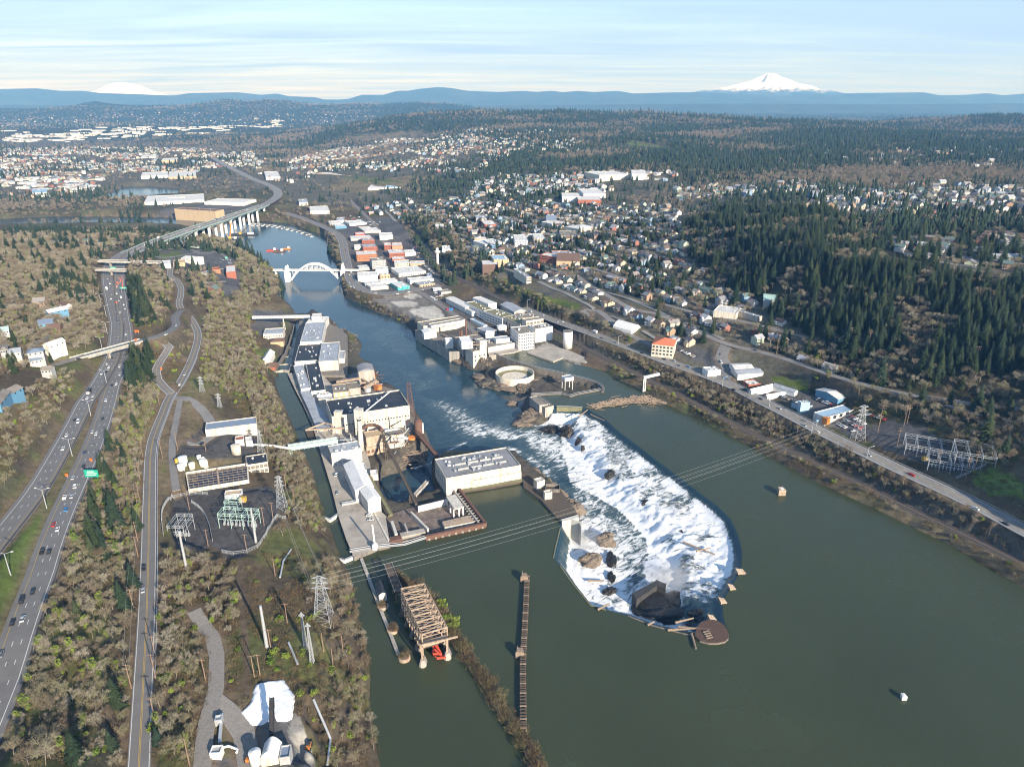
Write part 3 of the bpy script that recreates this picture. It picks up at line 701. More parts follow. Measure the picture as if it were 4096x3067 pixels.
# ------------------------------------------------------------------ water
def water_material(name,deep,foam=False,bump=0.25,scale=0.35):
 m,nt,N,L=_tree(name)
 out=N.new('ShaderNodeOutputMaterial'); b=N.new('ShaderNodeBsdfPrincipled'); L.new(b.outputs[0],out.inputs[0])
 b.inputs['IOR'].default_value=1.33; b.inputs['Roughness'].default_value=0.12
 geo=N.new('ShaderNodeNewGeometry')
 mp=N.new('ShaderNodeMapping'); mp.inputs['Rotation'].default_value=(0,0,0.5); mp.inputs['Scale'].default_value=(1,0.55,1)
 L.new(geo.outputs['Position'],mp.inputs[0])
 n1=N.new('ShaderNodeTexNoise'); n1.inputs['Scale'].default_value=scale; n1.inputs['Detail'].default_value=8; n1.inputs['Roughness'].default_value=0.62; n1.inputs['Distortion'].default_value=0.7
 n2=N.new('ShaderNodeTexNoise'); n2.inputs['Scale'].default_value=0.012; n2.inputs['Detail'].default_value=5
 L.new(mp.outputs[0],n1.inputs['Vector']); L.new(geo.outputs['Position'],n2.inputs['Vector'])
 rv=N.new('ShaderNodeMapRange'); rv.inputs['From Min'].default_value=0.35; rv.inputs['From Max'].default_value=0.65; rv.inputs['To Min'].default_value=0.06; rv.inputs['To Max'].default_value=0.3; L.new(n2.outputs['Fac'],rv.inputs['Value'])
 if not foam: L.new(rv.outputs[0],b.inputs['Roughness'])
 bp=N.new('ShaderNodeBump'); bp.inputs['Distance'].default_value=bump; bp.inputs['Strength'].default_value=0.6
 L.new(n1.outputs['Fac'],bp.inputs['Height']); L.new(bp.outputs[0],b.inputs['Normal'])
 cr=N.new('ShaderNodeMix'); cr.data_type='RGBA'
 cr.inputs['A'].default_value=(*[c*0.8 for c in deep],1); cr.inputs['B'].default_value=(*[c*1.25 for c in deep],1)
 L.new(n2.outputs['Fac'],cr.inputs['Factor'])
 last=cr.outputs['Result']
 if foam:
  at=N.new('ShaderNodeAttribute'); at.attribute_name='foam'
  # streaks: stretched noise along the flow, cut by the amount of foam at the place
  mp2=N.new('ShaderNodeAttribute'); mp2.attribute_name='flow'
  f1=N.new('ShaderNodeTexNoise'); f1.inputs['Scale'].default_value=1.0; f1.inputs['Detail'].default_value=11; f1.inputs['Roughness'].default_value=0.70; f1.inputs['Distortion'].default_value=1.6
  L.new(mp2.outputs['Vector'],f1.inputs['Vector'])
  sub=N.new('ShaderNodeMath'); sub.operation='ADD'; L.new(f1.outputs['Fac'],sub.inputs[0]); L.new(at.outputs['Fac'],sub.inputs[1])
  mr=N.new('ShaderNodeMapRange'); mr.inputs['From Min'].default_value=0.95; mr.inputs['From Max'].default_value=1.08
  L.new(sub.outputs[0],mr.inputs['Value'])
  # aerated green-grey water round the foam
  mr2=N.new('ShaderNodeMapRange'); mr2.inputs['From Min'].default_value=0.70; mr2.inputs['From Max'].default_value=1.1; mr2.inputs['To Max'].default_value=0.7
  L.new(sub.outputs[0],mr2.inputs['Value'])
  a1=N.new('ShaderNodeMix'); a1.data_type='RGBA'; a1.inputs['B'].default_value=(0.13,0.175,0.165,1)
  L.new(mr2.outputs[0],a1.inputs['Factor']); L.new(last,a1.inputs['A'])
  a2=N.new('ShaderNodeMix'); a2.data_type='RGBA'; a2.inputs['B'].default_value=(0.84,0.85,0.85,1)
  L.new(mr.outputs[0],a2.inputs['Factor']); L.new(a1.outputs['Result'],a2.inputs['A']); last=a2.outputs['Result']
  rr=N.new('ShaderNodeMapRange'); rr.inputs['To Min'].default_value=0.12; rr.inputs['To Max'].default_value=0.9
  L.new(mr.outputs[0],rr.inputs['Value']); L.new(rr.outputs[0],b.inputs['Roughness'])
  hb=N.new('ShaderNodeMath'); hb.operation='MULTIPLY'; hb.inputs[1].default_value=0.9; L.new(mr.outputs[0],hb.inputs[0])
  hs=N.new('ShaderNodeMath'); hs.operation='ADD'; L.new(hb.outputs[0],hs.inputs[0]); L.new(n1.outputs['Fac'],hs.inputs[1]); L.new(hs.outputs[0],bp.inputs['Height'])
 L.new(last,b.inputs['Base Color'])
 return m
W_UP=water_material('upper_pool_water',(0.045,0.056,0.028),bump=0.34,scale=0.5)
W_LO=water_material('lower_pool_water',(0.022,0.050,0.068),foam=True,bump=0.28,scale=0.22)
# upper pool: a flat sheet inside its banks, run a little under the land
def sheet_from_poly(name,poly,z,m):
 import bmesh
 bm=bmesh.new()
 vs=[bm.verts.new((q[0],q[1],z)) for q in poly]
 f=bm.faces.new(vs)
 bmesh.ops.triangulate(bm,faces=[f])
 if sum((b.normal.z for b in bm.faces))<0:
  bmesh.ops.reverse_faces(bm,faces=bm.faces[:])
 me=bpy.data.meshes.new(name); bm.to_mesh(me); bm.free(); me.materials.append(m)
 return me
UP2=[]
_C0,_C1=CREST[0],CREST[-1]
_iu0=UPPER.index(CREST[0]); _iu1=UPPER.index(CREST[-1])
for i,q in enumerate(UPPER):
 UP2.append(q)
structure('upper_river',sheet_from_poly('upper_river',UP2,0.0,W_UP))
structure('pond',sheet_from_poly('pond',POND,-8.0,W_LO))
structure('pond',sheet_from_poly('pond',POND2,-4.0,W_LO))
# lower pool and the falls: one surface that drops from the crest to the lower level
FX0,FX1,FY0,FY1,FS=-330.0,190.0,300.0,1010.0,1.6
_fx=np.arange(FX0,FX1,FS); _fy=np.arange(FY0,FY1,FS)
LX,LY=np.meshgrid(_fx,_fy,indexing='xy')
inL=in_poly(LX,LY,LOWER)
dC,_,sC=dist_line(LX,LY,CREST,want=True)
_cum=[0.0]
for a,b in zip(CREST[:-1],CREST[1:]): _cum.append(_cum[-1]+math.hypot(a[0]-b[0],a[1]-b[1]))
def s_at(i): return _cum[i]
S=sC
# how far the slope of broken water reaches from the crest, along the crest
_si=[0,s_at(3),s_at(5),s_at(7),s_at(9),s_at(12),s_at(15),s_at(18),s_at(20),s_at(22),s_at(24),s_at(26),s_at(29),s_at(32),s_at(34),s_at(36),s_at(38)]
_wi=[9,12,10,9,14,20,26,30,42,50,58,60,55,46,34,16,12]
wid=np.interp(S,_si,_wi)*(0.82+0.36*fbm(LX/16,LY/16,3,31))
t=np.clip(dC/wid,0,1)
apron=np.interp(S,[0,s_at(7),s_at(9),s_at(13),s_at(19),s_at(22)],[0,0,0,0.0,0.5,1.0])  # natural falls: a shallow rapid, then the drop
prof_dam=sstep(0.05,0.95,t)
prof_fall=0.28*sstep(0.0,0.15,t)+0.20*np.clip(t/0.7,0,1)+0.52*sstep(0.62,0.98,t)
prof=prof_dam*(1-apron)+prof_fall*apron
turb=fbm(LX/5,LY/5,4,32)-0.5; turb2=fbm(LX/13,LY/13,3,33)-0.5
_ctr=(np.abs(S)<1e9)
amp=np.interp(S,[0,s_at(7),s_at(10),s_at(20),s_at(38)],[0.5,0.6,1.5,3.0,2.6])
rid=np.abs(fbm(LX/11+3,LY/11,3,36)-0.5)*2
lz=LOW*prof+np.where(t<1,((fbm(LX/2.6,LY/2.6,3,37)-0.5)*1.7+turb*0.9+turb2*0.35-rid*0.35)*amp*sstep(0.04,0.3,t)*0.5,0)
# choppy plunge pool
pool=np.exp(-np.clip(dC-wid,0,None)/34.0)
lz=lz+np.where(t>=1,turb*1.6*pool+turb2*1.2*pool,0)
lz=np.where(inL,lz,LOW-0.3)
lz=np.minimum(lz,-0.05)
lz=np.where(~inL & (dC<4.0),-0.06,lz)
# foam: white on the slope, streaming off down the river along the eddy line
fl_fall=np.where(t<1,0.12+0.52*sstep(1.0,7.0,dC)+0.10*sstep(0.70,0.95,t),0.0)
fl_fall=np.where((apron<0.5) & (t<1),0.26+0.5*sstep(0.55,1.0,t),fl_fall)
fl_fall=np.where((apron>=0.5) & (t<1),fl_fall-0.15*sstep(0.47,0.60,fbm(LX/15,LY/15,4,34))*(1-sstep(0.72,0.92,t)),fl_fall)
HORSE=in_poly(LX,LY,[q for q in CREST]+WP([(2325,2058)],0))
fl_pool=np.where(HORSE,0.63,0.62)*np.exp(-np.clip(dC-wid,0,None)/np.where(HORSE,190.0,48.0))
STREAM=[P(*q,LOW) for q in ((2440,1900),(2250,1800),(2120,1760),(2000,1740),(1900,1715),(1820,1660),(1745,1590),(1700,1540),(1620,1420),(1520,1330),(1420,1250),(1330,1180))]
dS,_,sS=dist_line(LX,LY,STREAM,want=True)
sw=np.interp(sS,[0,60,140,220,320,700],[55,50,32,24,30,45])
sa=np.interp(sS,[0,60,140,230,300,420,700],[0.52,0.55,0.53,0.42,0.36,0.31,0.27])
fl_str=sa*np.exp(-(dS/sw)**2)
EDDY=[P(*q,LOW) for q in ((2330,2010),(2250,1940),(2170,1870),(2090,1810),(2000,1770))]
dE=dist_line(LX,LY,EDDY)
fl_str=np.maximum(fl_str,0.50*np.exp(-(dE/9.0)**2))
TAIL=[P(*q,LOW) for q in ((1640,1875),(1690,1862),(1730,1850),(1800,1800),(1860,1770))]
dT=dist_line(LX,LY,TAIL)
fl_str=np.maximum(fl_str,0.48*np.exp(-(dT/5.0)**2))
fl_pool=np.where(t<1,0,fl_pool)
foam=np.maximum.reduce([fl_fall,fl_pool,fl_str,0.22+0*LX])
foam=foam-0.18*sstep(0.5,0.68,fbm(LX/40,LY/40,3,35))*(t>=1)*(foam<0.6)*np.where(HORSE,0.25,1.0)
foam=np.minimum(foam,0.02+0.7*sstep(1.5,7.0,dC))
_keep=inL | (dC<4) | ~in_poly(LX,LY,UPPER)
_ny,_nx=LX.shape
_idx=np.arange(_nx*_ny).reshape(_ny,_nx)
_q=np.stack([_idx[:-1,:-1],_idx[:-1,1:],_idx[1:,1:],_idx[1:,:-1]],-1).reshape(-1,4)
_k=_keep.ravel()[_q].all(1)
_V=np.stack([LX,LY,lz],-1).reshape(-1,3)
_me=np_mesh('lower_river',_V,_q[_k],[W_LO],True)
set_attr(_me,'foam',foam.ravel())
_cr,_sr=math.cos(math.radians(-38)),math.sin(math.radians(-38))
_fu=np.where(t<1,S*0.24,(LX*_cr-LY*_sr)*0.42*0.16); _fv=np.where(t<1,dC*0.10+turb2*0.6,(LX*_sr+LY*_cr)*0.16)
set_attr(_me,'flow',np.stack([_fu.ravel(),_fv.ravel(),0*_fu.ravel()],-1),'FLOAT_VECTOR')
structure('lower_river',_me)
# the reaches farther down
_mb=MB()
def flat_rect(x0,x1,y0,y1):
 _mb.add([(x0,y0,LOW),(x1,y0,LOW),(x1,y1,LOW),(x0,y1,LOW)],[(0,1,2,3)])
flat_rect(-3500,400,_fy[-1],2600); flat_rect(-900,_fx[0],500,_fy[-1])
_me=_mb.mesh('lower_river',[W_LO]); structure('lower_river',_me)
# ------------------------------------------------------------------ materials for built things
mat('asphalt',(0.175,0.17,0.165),0.9,var=0.12,scale=0.15,stain=(0.19,0.18,0.17),stain_amt=0.5,stain_scale=0.03)
mat('old_asphalt',(0.235,0.225,0.21),0.9,var=0.15,scale=0.2,stain=(0.12,0.115,0.11),stain_amt=0.5,stain_scale=0.05)
mat('gravel',(0.24,0.22,0.195),0.95,var=0.2,scale=0.8)
mat('ballast',(0.115,0.098,0.085),0.95,var=0.25,scale=1.5)
mat('rail_steel',(0.16,0.12,0.10),0.5,0.6)
mat('white_line',(0.62,0.62,0.60),0.7,var=0.1)
mat('yellow_line',(0.55,0.36,0.06),0.7,var=0.1)
mat('concrete',(0.42,0.39,0.34),0.9,var=0.18,scale=0.3,stain=(0.17,0.15,0.125),stain_amt=0.7,stain_scale=0.18,streak=True)
mat('pale_concrete',(0.58,0.55,0.48),0.9,var=0.15,scale=0.3,stain=(0.28,0.24,0.19),stain_amt=0.55,stain_scale=0.2,streak=True)
mat('dark_concrete',(0.20,0.18,0.155),0.9,var=0.25,scale=0.3,stain=(0.08,0.07,0.06),stain_amt=0.7,stain_scale=0.2,streak=True)
mat('deck_concrete',(0.40,0.36,0.305),0.9,var=0.15,scale=0.12,stain=(0.19,0.17,0.145),stain_amt=0.6,stain_scale=0.07)
mat('cream_wall',(0.68,0.62,0.51),0.85,var=0.1,scale=0.3,stain=(0.27,0.21,0.155),stain_amt=0.75,stain_scale=0.35,streak=True)
mat('white_wall',(0.72,0.70,0.65),0.75,var=0.1,scale=0.3,stain=(0.36,0.30,0.23),stain_amt=0.75,stain_scale=0.3,streak=True)
mat('clean_white',(0.77,0.765,0.74),0.6,var=0.1,stain=(0.5,0.46,0.4),stain_amt=0.5,stain_scale=0.3,streak=True)
mat('grey_wall',(0.40,0.40,0.39),0.85,var=0.12,scale=0.3)
mat('tan_wall',(0.50,0.38,0.24),0.85,var=0.12,scale=0.3,stain=(0.3,0.2,0.12),stain_amt=0.4,streak=True)
mat('brick',(0.33,0.12,0.075),0.9,var=0.15,scale=1.0)
mat('orange_brick',(0.44,0.19,0.095),0.9,var=0.15,scale=1.0)
mat('blue_wall',(0.12,0.27,0.40),0.6,var=0.08)
mat('teal_wall',(0.03,0.36,0.40),0.7,var=0.5,scale=0.25,stain=(0.75,0.55,0.12),stain_amt=0.8,stain_scale=0.3)
mat('white_roof',(0.66,0.65,0.62),0.8,var=0.08,scale=0.2,stain=(0.36,0.33,0.29),stain_amt=0.65,stain_scale=0.16)
mat('grey_roof',(0.36,0.385,0.42),0.6,var=0.12,scale=0.2,stain=(0.22,0.22,0.22),stain_amt=0.7,stain_scale=0.13)
mat('dirty_roof',(0.26,0.265,0.28),0.8,var=0.15,scale=0.2,stain=(0.13,0.125,0.11),stain_amt=0.75,stain_scale=0.1)
mat('blue_roof',(0.33,0.48,0.60),0.5,var=0.06,scale=0.3)
mat('slate_blue_roof',(0.20,0.25,0.32),0.5,var=0.06,scale=0.3)
mat('black_roof',(0.022,0.026,0.034),0.55,var=0.3,scale=0.15,stain=(0.05,0.055,0.065),stain_amt=0.6,stain_scale=0.08)
mat('gravel_roof',(0.24,0.215,0.18),0.95,var=0.2,scale=0.3,stain=(0.13,0.11,0.085),stain_amt=0.6,stain_scale=0.12)
mat('ruin_floor',(0.19,0.15,0.125),0.95,var=0.4,scale=0.25,stain=(0.06,0.055,0.05),stain_amt=0.9,stain_scale=0.11)
mat('moss_roof',(0.21,0.20,0.11),0.95,var=0.25,scale=0.3,stain=(0.13,0.11,0.08),stain_amt=0.6,stain_scale=0.15)
mat('tile_roof',(0.56,0.17,0.085),0.8,var=0.12,scale=0.8)
mat('brown_roof',(0.16,0.10,0.075),0.85,var=0.15)
mat('rust',(0.155,0.085,0.062),0.9,var=0.3,scale=0.6,stain=(0.09,0.05,0.04),stain_amt=0.6,stain_scale=0.3)
mat('pale_rust',(0.42,0.33,0.24),0.85,var=0.2,scale=0.5,stain=(0.24,0.12,0.07),stain_amt=0.75,stain_scale=0.35)
mat('orange_steel',(0.62,0.22,0.05),0.6,var=0.2,stain=(0.35,0.13,0.05),stain_amt=0.6)
mat('red_steel',(0.62,0.09,0.05),0.5,var=0.1)
mat('galvanised',(0.52,0.54,0.55),0.45,0.4,var=0.1)
mat('green_steel',(0.40,0.56,0.50),0.5,var=0.1)
mat('bridge_green',(0.36,0.47,0.42),0.6,var=0.1)
mat('glass',(0.03,0.04,0.05),0.12,var=0.2,spec=0.6)
mat('dark_steel',(0.05,0.048,0.046),0.7,var=0.3)
mat('timber',(0.10,0.078,0.058),0.95,var=0.3,scale=1.2)
mat('pole_wood',(0.25,0.17,0.115),0.9,var=0.25,scale=1.0)
mat('driftwood',(0.27,0.205,0.15),0.9,var=0.35,scale=0.8)
mat('wet_wood',(0.10,0.06,0.04),0.7,var=0.35,scale=0.8)
mat('rock',(0.105,0.092,0.078),0.95,var=0.35,scale=0.35,bump=0.5,bscale=0.8,stain=(0.16,0.15,0.08),stain_amt=0.5,stain_scale=0.2)
mat('pale_rock',(0.19,0.15,0.115),0.95,var=0.45,scale=0.5,bump=0.6,bscale=0.8,stain=(0.13,0.11,0.09),stain_amt=0.7,stain_scale=0.25)
mat('wet_rock',(0.022,0.020,0.018),0.45,var=0.35,scale=0.4,bump=0.5,bscale=0.8)
mat('foam_white',(0.80,0.82,0.82),0.9,var=0.08)
mat('heap_white',(0.84,0.85,0.86),0.95,var=0.1,scale=0.3,bump=0.1,bscale=0.7)
mat('sign_green',(0.02,0.36,0.24),0.5,var=0.03)
mat('cone_orange',(0.85,0.16,0.03),0.6,var=0.03)
mat('paint',(1,1,1),0.35,var=0.02,objcol=True,spec=0.5)
mat('house_paint',(1,1,1),0.8,var=0.10,scale=0.6,objcol=True)
mat('shingle',(1,1,1),0.9,var=0.22,scale=0.8,objcol=True)
mat('rubber',(0.02,0.02,0.02),0.9)
# ------------------------------------------------------------------ roads
def lift(pts,dz): return [(p[0],p[1],p[2]+dz) for p in pts]
def offs(pts,d):
 out=[]
 n=len(pts)
 for i in range(n):
  a=Vector(pts[max(i-1,0)]); b=Vector(pts[min(i+1,n-1)])
  t=Vector((b.x-a.x,b.y-a.y,0)).normalized(); nn=Vector((-t.y,t.x,0))
  out.append(tuple(Vector(pts[i])+nn*d))
 return out
def dashes(mb,pts,d,w=0.3,on=3.0,off=9.0,dz=0.06):
 q=[tuple(v) for v in curve_pts(lift(offs(pts,d),dz),3.0)]
 for i in range(0,len(q)-1,4): mb.strip(q[i:i+2],w)
def road(name,key,m='asphalt',yellow=(),white=(),dash=(),th=0.5,label=None):
 pts,w=ROADS[key]
 o=structure(name,MB().strip(pts,w,th).mesh(name,[M(m)]))
 if label: o['label']=label
 for off_ in yellow: structure('lane_marking',MB().strip(lift(offs(pts,off_),0.05),0.18).mesh('lane_marking',[M('yellow_line')]),parent=o)
 for off_ in white: structure('lane_marking',MB().strip(lift(offs(pts,off_),0.05),0.30).mesh('lane_marking',[M('white_line')]),parent=o)
 if dash:
  mb=MB()
  for off_ in dash: dashes(mb,pts,off_)
  structure('lane_dashes',mb.mesh('lane_dashes',[M('white_line')]),parent=o)
 return o
road('highway','sb',yellow=(-5.0,),white=(5.2,),dash=(-1.6,1.8),label='left carriageway of the divided highway')
road('highway','nb',yellow=(5.0,),white=(-5.2,),dash=(1.6,-1.8),label='right carriageway of the divided highway')
road('river_road','river',yellow=(-0.25,0.25),white=(3.7,-3.7))
road('ramp_road','ramp',yellow=(0.0,),white=(3.6,-3.6)); road('street','ovl',yellow=(0.0,)); road('street','ovr',yellow=(0,))
road('yard_road','yard','old_asphalt'); road('yard_road','yard2','old_asphalt'); road('access_road','acc','gravel'); road('access_road','acc2','gravel')
road('riverside_highway','e99','old_asphalt',yellow=(-0.3,0.3),white=(6.6,-6.6),dash=(3.4,-3.4))
road('street','mcl',yellow=(-0.3,0.3),dash=(3.6,-3.6),white=(7.6,-7.6)); road('street','main',yellow=(0,))
road('hill_road','send','old_asphalt',yellow=(0,)); road('street','conn',yellow=(0,)); road('hill_road','upr','old_asphalt'); road('street','loop','old_asphalt')
# railway
_pts,_w=ROADS['rail']
rw=structure('railway',MB().strip(lift(_pts,0.1),9.0,0.8).mesh('railway',[M('ballast')]))
for tr in (-2.2,2.2):
 for s in (-0.72,0.72):
  structure('rail',MB().strip(lift(offs(_pts,tr+s),0.35),0.16,0.2).mesh('rail',[M('rail_steel')]),parent=rw)
_q=[tuple(v) for v in curve_pts(_pts,2.4)]
_mb=MB()
for tr in (-2.2,2.2):
 qq=offs(_q,tr)
 for i in range(0,len(qq)-1):
  if qq[i][1]>760: continue
  a=math.atan2(qq[i+1][1]-qq[i][1],qq[i+1][0]-qq[i][0])
  _mb.box((qq[i][0],qq[i][1],qq[i][2]+0.1),(0.5,2.6,0.16),a)
structure('sleepers',_mb.mesh('sleepers',[M('timber')]),parent=rw)['kind']='stuff'
# crash barriers along the highway: low posts and beam, a dark line in the picture
def barrier(key,off_,i0,i1,label,m='timber',z=0.75):
 pts=offs(ROADS[key][0],off_)[i0:i1]
 t=thing('crash_barrier',label,'barrier',pts[0])
 part(t,'rail',MB().strip(lift(pts,z),0.35,0.35),M(m))
 mb=MB()
 for p in curve_pts(pts,4.0): mb.box((p[0],p[1],p[2]-0.1),(0.25,0.25,z))
 part(t,'post',mb,M(m),kind='stuff')
_nn=len(ROADS['nb'][0])
barrier('nb',-7.2,4,_nn//2,'long dark crash barrier along the outer edge of the highway')
barrier('nb',7.4,_nn//3,int(_nn*0.8),'dark crash barrier between highway and grass median','dark_steel')
barrier('sb',-7.2,0,len(ROADS['sb'][0])//2,'crash barrier between the left carriageway and the grass median','dark_steel')
barrier('e99',-8.2,0,len(ROADS['e99'][0])-2,'low concrete parapet on the river side of the riverside highway','concrete',0.9)
barrier('river',-4.9,6,len(ROADS['river'][0])//2,'grey crash barrier beside the river road','galvanised')
barrier('mcl',9.0,4,len(ROADS['mcl'][0])//2+6,'concrete parapet where the town street curves above the river','concrete',1.0)
# ------------------------------------------------------------------ bridges
def deck_bridge(name,label,a,b,w,piers,m='concrete',depth=1.6,rail=1.0,cat='bridge',side=None,zf=None):
 t=thing(name,label,cat,(a[0],a[1],a[2]-depth))
 pts=[tuple(Vector(a).lerp(Vector(b),k/12)) for k in range(13)]
 part(t,'deck',MB().strip(pts,w,0.5),M('old_asphalt'))
 part(t,'girder',MB().strip(lift(pts,-0.5),w-1.6,depth),M(m))
 for s in (-1,1): part(t,'parapet',MB().strip(lift(offs(pts,s*(w/2-0.15)),rail),0.3,rail+0.6),M(side or 'pale_concrete'))
 for f in piers:
  p=Vector(a).lerp(Vector(b),f); g=Hs(p.x,p.y)-1.0
  ang=math.atan2(b[1]-a[1],b[0]-a[0])
  mb=MB().box((p.x,p.y,g),(1.2,w*0.35,p.z-depth-g-0.4),ang).box((p.x,p.y,p.z-depth-1.3),(1.4,w*0.8,1.0),ang)
  part(t,'pier',mb,M(m))
 return t
deck_bridge('road_bridge','concrete road bridge slanting over the highway beside the tall conifers',P(290,1436,56.6),P(570,1360,55.6),10.5,(0.48,),depth=1.8)
deck_bridge('road_bridge','farther of the two flat overpasses side by side over the highway',P(345,1041,46),P(640,1049,46),11,(0.32,0.7),depth=1.6)
deck_bridge('road_bridge','nearer of the two flat overpasses side by side over the highway',P(368,1077,45.5),P(520,1081,45.5),10,(0.5,),depth=1.6)
# green girder bridge that carries the highway over the river
_bp=ROADS['br'][0]
_cut=[p for p in _bp if True]
def _sub(pts,y0,y1): return [p for p in pts if y0<=p[1]<=y1]
bt=thing('girder_bridge','long pale green girder bridge carrying the highway over the river','bridge',(_bp[0][0],_bp[0][1],0))
_i1=max(i for i,p in enumerate(_bp) if proj(np.array([p[0]]),np.array([p[1]]),np.array([p[2]]))[1][0]>818)
_bd=_bp[:_i1+1]
part(bt,'deck',MB().strip(_bd,31,0.6),M('old_asphalt'))
for s in (-11,11): part(bt,'girder',MB().strip(lift(offs(_bd,s),-0.6),2.2,3.6),M('bridge_green'))
for s in (-1,1): part(bt,'parapet',MB().strip(lift(offs(_bd,s*15.4),1.0),0.35,2.2),M('bridge_green'))
part(bt,'median_barrier',MB().strip(lift(_bd,0.9),0.6,0.9),M('concrete'))
_dm=MB()
for d_ in (-11.5,-8,-4.5,4.5,8,11.5): dashes(_dm,_bd,d_,w=0.4)
part(bt,'lane_dashes',_dm,M('white_line'),kind='stuff')
for f in np.linspace(0.14,0.97,11):
 k=int(f*(len(_bd)-2)); p=Vector(_bd[k]); q=Vector(_bd[k+1]); ang=math.atan2(q.y-p.y,q.x-p.x)
 g=min(Hs(p.x,p.y)-1,LOW-1) if f>0.4 else Hs(p.x,p.y)-1
 mb=MB()
 for s in (-7,7):
  off_=Vector((-math.sin(ang),math.cos(ang),0))*s
  mb.box((p.x+off_.x,p.y+off_.y,g),(3.4,5.0,max(p.z-5.0-g,0.5)),ang)
 mb.box((p.x,p.y,p.z-6.2),(3.8,22,2.0),ang)
 part(bt,'pier',mb,M('clean_white'))
_far=_bp[_i1:]
structure('highway',MB().strip(_far,28,0.5).mesh('highway',[M('old_asphalt')]),label='highway curving away beyond the girder bridge')
# ramp that curls off the bridge, the roundabout below it
_rp=[tuple(v) for v in curve_pts([P(*q) for q in ((765,928,27),(738,945,26),(728,958,25),(738,972,24),(765,985,22),(800,990,20))],8)]
rt=thing('ramp_bridge','curved grey ramp bridge curling off the green girder bridge','bridge',_rp[0])
part(rt,'deck',MB().strip(_rp,9,1.4),M('old_asphalt'))
for s in (-1,1): part(rt,'parapet',MB().strip(lift(offs(_rp,s*4.4),0.9),0.3,1.2),M('bridge_green'))
for k in (3,8,12):
 if k<len(_rp): part(rt,'pier',MB().box((_rp[k][0],_rp[k][1],Hs(_rp[k][0],_rp[k][1])-1),(2,2,max(_rp[k][2]-Hs(_rp[k][0],_rp[k][1]),1)),0),M('concrete'))
def ring_road(name,pts,w,m='asphalt',lab=None):
 q=[G(a,b) for a,b in pts]; q=[(x,y,z+0.35) for x,y,z in q]
 q=[tuple(v) for v in curve_pts(q,6)]; q=[(x,y,max(Hs(x,y)+0.25,z)) for x,y,z in q]
 return structure(name,MB().strip(q,w,0.8).mesh(name,[M(m)]),label=lab)
ring_road('street',[(600,1010),(640,998),(720,995),(775,1003),(800,1012),(850,1008),(890,1020),(915,1050),(935,1075)],9)
ring_road('street',[(775,1005),(780,1013),(810,1018),(840,1014),(850,1006),(830,1001),(800,1000),(778,1004)],6)
ring_road('street',[(590,1012),(600,1022),(640,1030),(700,1026),(770,1012)],7)
# white concrete arch bridge
def arch_bridge():
 zl=LOW
 A0=Vector(P(1132,1082,7)); A1=Vector(P(1372,1080,8))  # deck ends over the banks
 d=(A1-A0); d.z=0; L=d.length; u=d.normalized(); nrm=Vector((-u.y,u.x,0))
 ang=math.atan2(u.y,u.x)
 t=thing('arch_bridge','white concrete arch bridge with obelisk piers over the river','bridge',(A0.x,A0.y,zl))
 def at(f,z,s=0): q=A0+d*f+nrm*s; return Vector((q.x,q.y,z))
 zd=7.5
 ext=[tuple(at(f,zd)) for f in np.linspace(-0.62,1.28,24)]
 part(t,'deck',MB().strip(ext,9.0,1.1),M('old_asphalt'))
 for s in (-1,1): part(t,'parapet',MB().strip(lift(offs(ext,s*4.4),1.1),0.5,1.6),M('clean_white'))
 f0,f1=0.11,0.955
 for s in (-4.2,4.2):
  rib=[at(f0+(f1-f0)*k/40,zl+1.0+31.0*(1-(2*k/40-1)**2),s) for k in range(41)]
  mb=MB()
  for a,b in zip(rib[:-1],rib[1:]): mb.bar(a,b,1.6,2.4)
  part(t,'arch_rib',mb,M('clean_white'))
  for k in range(3,38,2):
   p=rib[k]
   if abs(p.z-zd)>1.8:
    part(t,'hanger' if p.z>zd else 'spandrel_column',MB().bar((p.x,p.y,min(p.z,zd)),(p.x,p.y,max(p.z,zd)),0.8),M('clean_white'))
 for k in (16,24):
  zz=zl+1.0+31.0*(1-(2*k/40-1)**2); f=f0+(f1-f0)*k/40
  part(t,'cross_brace',MB().bar(at(f,zz,-4.2),at(f,zz,4.2),1.0),M('clean_white'))
 for f,hgt in ((0.07,15),(1.0,24)):
  for s in (-4.6,4.6):
   mb=MB(); p=at(f,0,s)
   mb.box((p.x,p.y,zl-2),(8.0,4.2,zd-zl+3.5),ang); mb.box((p.x,p.y,zd+1.5),(4.0,3.0,4.0),ang)
   r=1.8
   mb.add([(p.x-r,p.y-r,zd+5.5),(p.x+r,p.y-r,zd+5.5),(p.x+r,p.y+r,zd+5.5),(p.x-r,p.y+r,zd+5.5),(p.x,p.y,zd+hgt*0.5+2)],[(0,1,4),(1,2,4),(2,3,4),(3,0,4)])
   part(t,'obelisk_pier',mb,M('clean_white'))
 for f in (-0.42,-0.27,-0.12,1.14):
  for s in (-3.4,3.4):
   p=at(f,0,s); g=min(Hs(p.x,p.y),zd-2)-1.5
   part(t,'approach_column',MB().box((p.x,p.y,g),(1.5,1.2,zd-1.0-g),ang),M('clean_white'))
arch_bridge()
